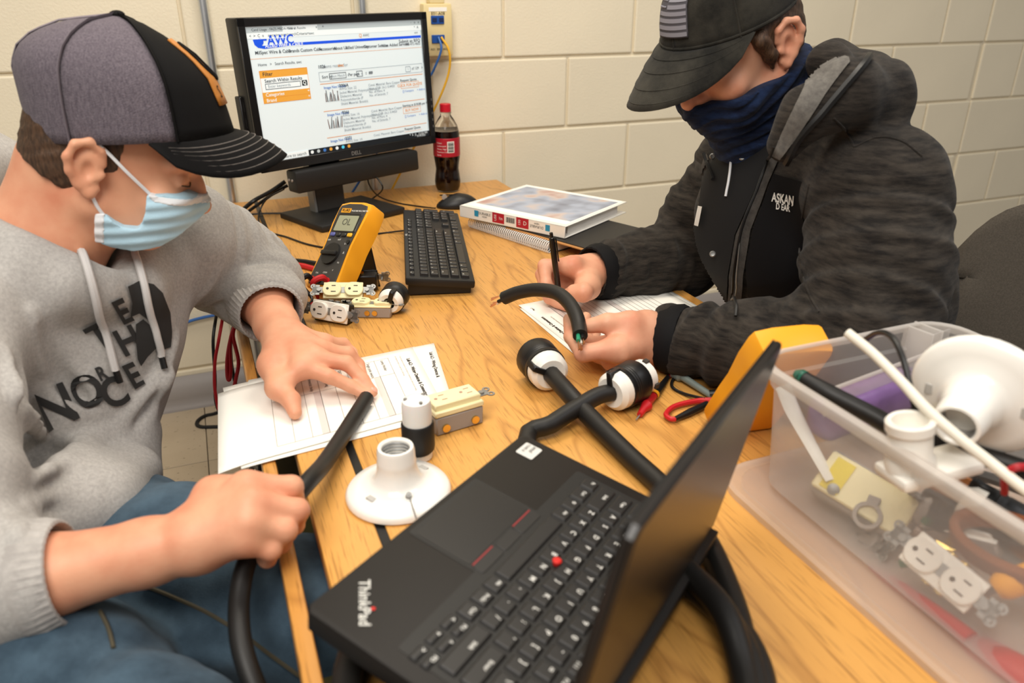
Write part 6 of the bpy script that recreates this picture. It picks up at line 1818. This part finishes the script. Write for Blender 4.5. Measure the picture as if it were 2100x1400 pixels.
# pen and cut cable in his hands
pa = W(1150, 633, T+0.0035)
best = None
for z_ in np.arange(0.66, 0.80, 0.002):
    q = W(1130, 476, z_)
    if best is None or abs((q-pa).length-0.148) < best[0]: best = (abs((q-pa).length-0.148), q)
pz = best[1]-pa
pen = thing('pen', 'black retractable pen held over the worksheet', 'pen', frame_zx(pa, pz, (0, -1, 0)))
PL = pz.length
MB().lathe([(0.0004, 0.0), (0.0010, 0.002), (0.0013, 0.006)], 10).build('tip', m_steel, pen)
MB().lathe([(0.0013, 0.006), (0.0032, 0.012), (0.0050, 0.022), (0.0052, 0.050)], 14).build('grip', m_rubber, pen)
MB().lathe([(0.0052, 0.050), (0.0052, PL-0.020), (0.0045, PL-0.010), (0.0030, PL-0.009), (0.0030, PL-0.001), (0.0, PL)], 14).build('barrel', mat('pen_black', srgb('#141414'), 0.2), pen)
MB().box((0, 0.0072, PL-0.034), (0.004, 0.002, 0.045), bev=0.0008).build('clip', MATS['pen_black'], pen)
MB().text('FINE BALL POINT', 0.0042, (0.0, 0.0055, 0.065), (0, 0, 1), (-1, 0, 0)).build('lettering', m_legend, pen, smooth=False)
cz = [W(1034, 611, .668), W(1062, 600, .682), W(1100, 594, .694), W(1140, 600, .700), W(1166, 620, .696), W(1182, 648, .688), W(1188, 672, .680), W(1190, 688, .676)]
cw = thing('cable_offcut', 'short bent length of black cable with bare wire ends held over the worksheet', 'cable', cz[3])
o_ = cz[3]
MB().tube([p-o_ for p in cz], 0.0108, seg=16, n=6).build('sheath', m_rubber, cw)
def wires(a, d, up, flip=1):
    d = Vector(d).normalized(); up = Vector(up).normalized(); sd = d.cross(up)
    for (ou, os_, m_, L_, bare) in ((0.004, 0.003, m_green, 0.010, 0.020), (-0.003, 0.004, m_white, 0.018, 0.014), (-0.001, -0.005, m_black, 0.010, 0.012)):
        s_ = a+up*ou+sd*os_
        MB().tube([s_-d*0.004-o_, s_+d*L_*0.5+up*ou*0.2-o_, s_+d*L_+up*ou*0.6-o_], 0.0030, seg=8, n=3).build('insulated_wire', m_, cw)
        e_ = s_+d*L_+up*ou*0.6
        cb_ = MB()
        for k in range(4):
            cb_.tube([e_-d*0.002-o_, e_+d*bare*0.5+sd*0.0012*math.cos(k*1.6)+up*0.0012*math.sin(k*1.6)-o_, e_+d*bare+sd*0.002*math.cos(k*1.6)+up*0.002*math.sin(k*1.6)-o_], 0.0008, seg=5, n=2)
        cb_.build('copper_strands', m_copper, cw)
wires(cz[0], cz[0]-cz[1], (0, 0, 1)); wires(cz[-1], cz[-1]-cz[-2], (-0.6, -0.6, 0.3))
# chair behind him
ch = thing('office_chair', 'dark grey fabric chair with curved back behind the jacket', 'chair', (1.25, 0.90, 0.0))
def cb_pt(u, v):
    a = (u-0.5)*0.9
    top = 0.0
    hgt = 0.38*v*(1-0.35*abs(2*u-1)**3.0) if v > 0.5 else 0.38*v
    return Vector((0.20*math.cos(a)-0.02+0.05*v, 0.33*math.sin(a)*1.35, 0.375+hgt))
MB().grid(cb_pt, 16, 12).build('backrest', m_fabric, ch, thick=0.055)
MB().prism([(x*1.0, y) for x, y in rounded(0.46, 0.48, 0.09, 5)], 0.385, 0.44, M=Matrix.Translation((-0.10, 0.0, 0)), bev=0.015, seg=2).build('seat', m_fabric, ch)
MB().cyl((0, 0, 0.06), (0, 0, 0.39), 0.028, seg=14).build('column', m_black, ch)
MB().box((0.235, 0, 0.38), (0.02, 0.06, 0.20), bev=0.005).build('back_support', m_black, ch)
for k in range(5):
    a = 2*PI*k/5+0.3
    MB().tube([(0, 0, 0.10), (0.15*math.cos(a), 0.15*math.sin(a), 0.085), (0.29*math.cos(a), 0.29*math.sin(a), 0.065)], [0.024, 0.02, 0.015], seg=8, n=2).build('foot_spoke', m_black, ch)
    MB().cyl((0.28*math.cos(a)-0.02*math.sin(a), 0.28*math.sin(a)+0.02*math.cos(a), 0.028), (0.28*math.cos(a)+0.02*math.sin(a), 0.28*math.sin(a)-0.02*math.cos(a), 0.028), 0.027, seg=12).build('caster', m_black, ch)
bchair = thing('stool', 'dark chair seat under the person in the grey sweatshirt', 'chair', (-0.30, 0.92, 0.0))
MB().prism(rounded(0.44, 0.44, 0.08, 5), 0.30, 0.345, bev=0.012, seg=2).build('seat', m_fabric, bchair)
MB().cyl((0, 0, 0.05), (0, 0, 0.30), 0.03, seg=14).build('column', m_black, bchair)
for k in range(5):
    a = 2*PI*k/5+0.6
    MB().tube([(0, 0, 0.08), (0.26*math.cos(a), 0.26*math.sin(a), 0.02)], [0.024, 0.018], seg=8, n=1).build('foot_spoke', m_black, bchair)
# ------------------------------------------------------------------ parts bin
def WX(x, y, X):
    d = ray(x, y)
    return Vector(CAM + d*(X/d[0]))
def frosted(name, tint, density):
    m = bpy.data.materials.new(name); m.use_nodes = True
    nt = m.node_tree; N = nt.nodes; L = nt.links
    out = N['Material Output']; b = N['Principled BSDF']
    b.inputs['Base Color'].default_value = tuple(tint)+(1,); b.inputs['Roughness'].default_value = 0.35
    tr = N.new('ShaderNodeBsdfTransparent'); tr.inputs[0].default_value = (0.97, 0.96, 0.95, 1)
    tl_ = N.new('ShaderNodeBsdfTranslucent'); tl_.inputs[0].default_value = tuple(tint)+(1,)
    m1 = N.new('ShaderNodeMixShader'); m1.inputs[0].default_value = 0.5
    L.new(b.outputs[0], m1.inputs[1]); L.new(tl_.outputs[0], m1.inputs[2])
    m2 = N.new('ShaderNodeMixShader'); m2.inputs[0].default_value = density
    L.new(tr.outputs[0], m2.inputs[1]); L.new(m1.outputs[0], m2.inputs[2])
    L.new(m2.outputs[0], out.inputs['Surface'])
    MATS[name] = m
    return m
m_frost = frosted('frosted_plastic', srgb('#FAF7F4'), 0.33)
m_frostrim = frosted('frosted_rim', srgb('#EDE9E4'), 0.55)
m_clear = frosted('clear_tray', srgb('#EDEBEA'), 0.28)
BW, BL, BHT = 0.262, 0.42, 0.150
bx = thing('storage_bin', 'translucent plastic bin full of wiring parts at the right table end', 'bin', yawm((0.519, 0.595, T+0.012), 0.5))
def ringpts(w, l, r, z, inset):
    return [(x+w/2, y-l/2, z) for x, y in rounded(w-2*inset, l-2*inset, r, 6)]
def shell(rings, closed_bottom=True):
    b = MB(); R_ = [[b.bm.verts.new(p) for p in r] for r in rings]
    for a, c in zip(R_[:-1], R_[1:]):
        n = len(a)
        for k in range(n): b.bm.faces.new((a[k], a[(k+1) % n], c[(k+1) % n], c[k]))
    if closed_bottom: b.bm.faces.new(R_[0])
    return b
shell([ringpts(BW, BL, 0.025, 0.0, 0.018), ringpts(BW, BL, 0.030, 0.006, 0.012), ringpts(BW, BL, 0.034, BHT*0.82, 0.004), ringpts(BW, BL, 0.036, BHT*0.84, 0.0), ringpts(BW, BL, 0.036, BHT, 0.0)]).build('bin_wall', m_frost, bx)
shell([ringpts(BW, BL, 0.036, BHT, 0.0), ringpts(BW, BL, 0.040, BHT+0.002, -0.004), ringpts(BW, BL, 0.042, BHT-0.001, -0.008), ringpts(BW, BL, 0.042, BHT-0.010, -0.009)], False).build('rim', m_frostrim, bx, thick=0.0015)
Bm = bx.matrix_world.copy()
bl = thing('bin_lid', 'flat translucent lid lying on the table under the parts bin', 'lid', yawm((0.494, 0.622, T), 0.5))
shell([ringpts(0.31, 0.47, 0.05, 0.0005, 0.0), ringpts(0.31, 0.47, 0.05, 0.008, 0.0), ringpts(0.31, 0.47, 0.046, 0.0105, 0.004), ringpts(0.31, 0.47, 0.042, 0.0085, 0.014)], False).build('lid_rim', m_frostrim, bl)
MB().prism([(x+0.155, y-0.235) for x, y in rounded(0.282, 0.442, 0.042, 6)], 0.0065, 0.0085).build('lid_panel', frosted('frosted_lid', srgb('#E8E0DA'), 0.42), bl)
# --- contents
def inbin(x, y, z): return Bm @ Vector((x, -y, z))       # x across from the near-left wall, y along it towards the camera
make_lampholder(frame_zx(D(2012, 806, 0.705), cdir(-0.79, -0.47, -0.65), (0.3, 0.2, 1)), 'white lamp holder tilted on top of the bin contents, its socket facing the camera', chain=False)
cord('white_cable', 'stiff white cable sticking up out of the bin', [D(1738, 682, 0.74), D(1790, 724, 0.72), D(1850, 784, 0.69), D(1900, 838, 0.665), D(1970, 900, 0.645), D(2040, 955, 0.63), D(2110, 1010, 0.61)], 0.0048, mat('white_jacket', srgb('#E9E2D2'), 0.4), seg=10, cat='cable')
cord('black_lead', 'thin black lead arching out of the bin over the white cable', [D(1770, 700, 0.80), D(1800, 682, 0.75), D(1828, 690, 0.72), D(1850, 730, 0.70), D(1866, 790, 0.69), D(1880, 850, 0.69), D(1900, 900, 0.70)], 0.0028, m_black, cat='cable')
cord('black_cable', 'thick black cable with green end along the near inside of the bin', [D(1640, 770, 0.79), D(1700, 806, 0.77), D(1790, 852, 0.75), D(1880, 900, 0.73), D(1980, 925, 0.72), D(2110, 965, 0.69)], [0.007, 0.009, 0.009, 0.009, 0.009, 0.009], m_rubber, seg=12, cat='cable')
cord('wire_nut', 'green wire connector at the tip of the black cable in the bin', [D(1632, 766, 0.795), D(1642, 771, 0.790), D(1650, 776, 0.786)], [0.0045, 0.0075, 0.0080], mat('green_nut', srgb('#1E5A48'), 0.35), seg=10, cat='connector')
pu = thing('battery_pack', 'purple wrapped battery pack in the far side of the bin', 'battery', frame_zx(inbin(0.055, 0.045, 0.085), (0, 0, 1), (0.98, 0.17, 0)))
MB().box((0.075, 0, 0), (0.155, 0.040, 0.046), bev=0.012, seg=3).build('wrapper', mat('purple_wrap', srgb('#7A5A8E'), 0.35, var=0.2, vscale=25), pu)
MB().box((0.150, 0, 0), (0.016, 0.041, 0.047), bev=0.012, seg=3).build('end_cap', mat('purple_dark', srgb('#5A4270'), 0.4), pu)
ctb = thing('clear_tray', 'small clear plastic tray with divider clips along the far bin wall', 'tray', frame_zx(inbin(0.045, 0.030, 0.100), (0, 0, 1), (0.98, 0.17, 0)))
MB().box((0.085, -0.026, 0.012), (0.175, 0.0016, 0.030)).build('front_wall', m_clear, ctb)
MB().box((0.085, -0.026, 0.028), (0.178, 0.004, 0.004), bev=0.001).build('edge', m_frostrim, ctb)
for x_ in (0.172, 0.190):
    MB().box((x_, -0.010, 0.022), (0.003, 0.036, 0.060), bev=0.001).build('divider', m_frostrim, ctb)
    MB().box((x_+0.008, -0.026, 0.022), (0.015, 0.002, 0.058)).build('divider_face', m_clear, ctb)
cdp = thing('paper_card', 'white card standing upright among the parts in the bin', 'card', frame_zx(inbin(0.110, 0.118, 0.062), (0.45, -0.80, 0.35), (0.98, 0.17, 0.0)))
MB().box((0, 0, 0), (0.066, 0.046, 0.0008)).build('card', m_paper, cdp)
us = thing('lamp_socket', 'ivory plastic lamp socket with square base in the bin', 'lamp socket', frame_zx(D(1866, 960, 0.68), cdir(-0.16, 0.93, -0.32), cdir(1, 0.0, 0.2)))
MB().lathe([(0.0205, 0.0), (0.0205, 0.012), (0.0180, 0.016), (0.0180, 0.036), (0.0200, 0.038), (0.0200, 0.046), (0.0180, 0.048), (0.015, 0.047), (0.014, 0.030), (0, 0.030)], 28).build('socket', m_white, us)
MB().box((0.018, 0, -0.004), (0.078, 0.044, 0.012), bev=0.004, seg=2).build('square_base', m_white, us)
gb = thing('dimmer_switch', 'grey boxy wiring device with yellow label behind the bin wall', 'switch', frame_zx(WX(1775, 1015, 0.580), (-0.62, -0.35, 0.70), (0.30, -0.90, -0.12)))
MB().box((0, 0, -0.014), (0.100, 0.052, 0.036), bev=0.003).build('body', m_greyp, gb)
MB().box((0, 0, 0.007), (0.096, 0.044, 0.008), bev=0.002).build('face', m_ivory, gb)
MB().box((-0.030, 0, 0.0116), (0.020, 0.036, 0.001)).build('yellow_label', mat('label_yellow', srgb('#EBD21E'), 0.5), gb)
MB().cyl((0.0, -0.022, -0.012), (0.0, -0.0245, -0.012), 0.005, seg=12).build('terminal_screw', m_brass, gb)
stp = thing('cable_tie_strap', 'white strap with steel rivet leaning inside the near corner of the bin', 'strap', D(1650, 880, 0.78))
o_ = D(1650, 880, 0.78)
MB().tube([WX(1606, 790, 0.553)-o_, WX(1625, 840, 0.556)-o_, WX(1662, 910, 0.556)-o_, WX(1704, 985, 0.556)-o_], [0.0125, 0.0115, 0.009, 0.0075], seg=10, n=5, flat=0.35).build('strap', m_white, stp)
pz_ = WX(1709, 1003, 0.5535)
MB().lathe([(0.0, 0.002), (0.003, 0.002), (0.0062, 0.001), (0.0062, -0.001)], 18, M=frame_zx(pz_-o_, CAMV-pz_, (0, 0, 1))).build('rivet', m_steel, stp)
make_receptacle(frame_zx(WX(1945, 1180, 0.572), (-0.74, -0.18, 0.64), (0.10, -0.95, -0.15)), 'white duplex receptacle pressed against the near bin wall', face=m_white, bodym=m_greyp, screws=m_brass, group='parts in the bin')
make_receptacle(frame_zx(WX(1665, 1050, 0.600), (-0.7, -0.1, 0.7), (0.35, -0.85, -0.30)), 'ivory receptacle lying at the near-left bottom of the bin', face=m_ivory, bodym=m_greyp, group='parts in the bin')
make_receptacle(frame_zx(inbin(0.10, 0.20, 0.030), (0.3, 0.1, 0.9), (0.5, -0.80, 0)), 'black receptacle buried in the middle of the bin', face=m_black, bodym=m_black, group='parts in the bin')
make_receptacle(frame_zx(inbin(0.17, 0.29, 0.05), (0.1, -0.4, 0.8), (0.9, -0.3, 0.1)), 'grey-bodied ivory receptacle at the far right of the bin', face=m_ivory, bodym=m_greyp, group='parts in the bin')
make_connector(frame_zx(inbin(0.10, 0.19, 0.070), (0.35, -0.85, -0.2), (0, 0, 1)), 'black plug lying in the bin above the white receptacle', r=0.022, L=0.05)
make_connector(frame_zx(inbin(0.055, 0.345, 0.040), (0.25, -0.95, 0.0), (0, 0, 1)), 'dark plug beside the yellow handle in the bin', r=0.024, L=0.055, tail=m_greyp)
pl = thing('pliers', 'pliers with long red handles along the bottom of the bin', 'pliers', WX(1900, 1260, 0.56))
o_ = WX(1900, 1260, 0.56)
MB().tube([WX(1748, 1150, 0.553)-o_, WX(1830, 1195, 0.553)-o_, WX(1930, 1262, 0.553)-o_, WX(1990, 1310, 0.553)-o_], [0.0055, 0.0062, 0.0068, 0.008], seg=12, n=5).build('handle', m_red, pl)
MB().tube([WX(1950, 1290, 0.562)-o_, WX(2010, 1330, 0.562)-o_, WX(2080, 1370, 0.562)-o_, WX(2180, 1430, 0.562)-o_], [0.010, 0.017, 0.018, 0.016], seg=12, n=5, flat=0.6).build('handle', m_red, pl)
MB().tube([WX(1752, 1152, 0.553)-o_, WX(1728, 1138, 0.553)-o_], [0.0045, 0.0035], seg=10, n=1).build('handle_tip', m_black, pl)
yh = thing('screwdriver', 'tool with yellow handle at the right edge of the bin', 'screwdriver', WX(2080, 1195, 0.58))
o_ = WX(2080, 1195, 0.58)
MB().tube([WX(2042, 1208, 0.580)-o_, WX(2060, 1200, 0.585)-o_, WX(2120, 1180, 0.60)-o_, WX(2190, 1150, 0.62)-o_], [0.009, 0.0125, 0.0125, 0.011], seg=12, n=4).build('handle', m_meter, yh)
MB().tube([WX(2042, 1208, 0.580)-o_, WX(2000, 1226, 0.572)-o_], [0.003, 0.003], seg=8, n=1).build('shaft', m_steel, yh)
ob = thing('copper_coil', 'coil of brown-orange cable lying in the right half of the bin', 'cable', inbin(0.075, 0.26, 0.075))
cw_ = MB()
for k in range(3):
    cw_.tube([(0.012*math.cos(a)+0.002*k, 0.055*math.sin(a), 0.022*math.cos(a*1.0+0.6)-0.006*k) for a in [i*2*PI/16 for i in range(17)]], 0.005, seg=8, n=2)
cw_.build('turns', mat('brown_jacket', srgb('#8A4E2C'), 0.5), ob)
cord('black_cable', 'loose black cables tangled at the right rim of the bin', [inbin(0.13, 0.20, 0.10), inbin(0.10, 0.25, 0.125), inbin(0.07, 0.30, 0.125), inbin(0.09, 0.36, 0.115), inbin(0.16, 0.38, 0.10), inbin(0.20, 0.30, 0.115), inbin(0.14, 0.26, 0.13)], 0.0042, m_rubber, cat='cable')
cord('red_lead', 'red lead looping over the parts at the right rim of the bin', [D(2060, 1010, 0.66), D(2062, 975, 0.63), D(2085, 958, 0.62), D(2120, 960, 0.62)], 0.0032, m_redw, cat='cable')
cord('grey_cable', 'grey cable coiled in the bottom of the bin', [inbin(0.11+0.05*(1+math.cos(a)), 0.23+0.11*math.sin(a), 0.02+0.004*a) for a in [i*0.6 for i in range(22)]], 0.006, mat('grey_jacket', srgb('#6E6964'), 0.5), cat='cable')
bh_ = 0
for k, (x_, y_, m_) in enumerate(((0.05, 0.135, m_greyp), (0.10, 0.19, m_brass), (0.045, 0.245, m_greyp), (0.07, 0.36, m_greyp), (0.10, 0.34, m_brass))):
    q = thing('wire_clamp', ['grey clamp near the left bottom of the bin', 'brass fitting behind the bin wall', 'grey clamp under the white receptacle in the bin', 'grey clamp at the right bottom of the bin', 'brass fitting at the right bottom of the bin'][k], 'clamp', frame_zx(inbin(x_, y_, 0.022), (-0.6, -0.3, 0.6), (0, 0, 1)), 'small fittings in the bin')
    MB().lathe([(0.010, 0), (0.014, 0.0), (0.014, 0.012), (0.010, 0.012)], 18, closed=True).build('ring', m_, q)
    MB().box((0.016, 0, 0.006), (0.010, 0.012, 0.010), bev=0.001).build('lug', m_, q)

make_receptacle(frame_zx(WX(1648, 1085, 0.575), (-0.5, -0.3, 0.8), (0.45, -0.80, -0.30)), 'grey and ivory receptacle at the bottom left corner of the bin', face=m_ivory, bodym=m_greyp, group='parts in the bin')
make_receptacle(frame_zx(WX(1775, 1120, 0.585), (-0.6, 0.3, 0.7), (0.30, -0.90, -0.25)), 'dark-bodied receptacle under the boxy grey device in the bin', face=m_greyp, bodym=m_black, group='parts in the bin')
make_receptacle(frame_zx(WX(1985, 1110, 0.625), (-0.3, 0.2, 0.9), (0.30, -0.90, 0.05)), 'white receptacle lying deeper in the bin behind the other white one', face=m_white, bodym=m_greyp, group='parts in the bin')
make_connector(frame_zx(WX(1880, 1035, 0.605), (0.55, -0.75, -0.25), (0, 0, 1)), 'dark grey plug beside the boxy device in the bin', r=0.020, L=0.045, tail=m_greyp)
cbx = thing('cardboard_piece', 'brown cardboard piece behind the bin wall on the right', 'cardboard', frame_zx(WX(2030, 1075, 0.64), (-0.95, -0.1, 0.3), (0.1, -0.99, 0)))
MB().box((0, 0, 0), (0.13, 0.06, 0.004), bev=0.001).build('board', mat('cardboard', srgb('#A86A3C'), 0.8, var=0.1, vscale=40), cbx)
# ------------------------------------------------------------------ leads hanging beside the table
cord('hanging_lead', 'straight red lead hanging down behind the left table edge', [W(462, 600, 0.62), D(457, 648, 1.50), D(448, 700, 1.50), D(441, 740, 1.50), D(440, 790, 1.50), D(446, 830, 1.50), D(452, 850, 1.50), D(462, 900, 1.52)], 0.0032, m_redw)
cord('hanging_lead', 'straight black lead hanging beside the red one', [W(450, 600, 0.62), D(443, 650, 1.52), D(437, 700, 1.52), D(441, 770, 1.52), D(442, 820, 1.52), D(452, 852, 1.52), D(466, 900, 1.54)], 0.0032, m_black)
cord('hanging_lead', 'looped red lead hanging at the table corner', [D(492, 640, 1.42), D(474, 690, 1.42), D(466, 735, 1.42), D(466, 770, 1.42), D(470, 779, 1.42), D(473, 760, 1.42), D(472, 700, 1.42), D(482, 668, 1.42), D(478, 690, 1.42), D(489, 740, 1.42), D(484, 775, 1.42), D(478, 800, 1.42)], 0.0034, m_redw)
cord('hanging_lead', 'black lead hanging inside the red loop', [D(488, 640, 1.44), D(474, 690, 1.44), D(474, 740, 1.44), D(480, 775, 1.44), D(490, 810, 1.44)], 0.0034, m_black)
cord('floor_cable', 'black cable making a loop on the tiled floor', [W(520, 800, 0.006), W(455, 842, 0.006), W(420, 853, 0.006), W(404, 866, 0.006), W(412, 875, 0.006), W(450, 875, 0.006), W(540, 874, 0.006)], 0.0055, m_black)
cord('wall_cable', 'blue cable running along the wall behind the sleeve', [WY(360, 672, WALLY-0.012), WY(390, 658, WALLY-0.012), WY(430, 648, WALLY-0.012), WY(480, 640, WALLY-0.012), WY(560, 630, WALLY-0.012)], 0.0045, m_bluew)
cord('trough_cable', 'black cable ends poking out below the worksheets', [W(505, 985, 0.42), W(520, 955, 0.46), W(534, 962, 0.48), W(530, 930, 0.48)], 0.004, m_black)
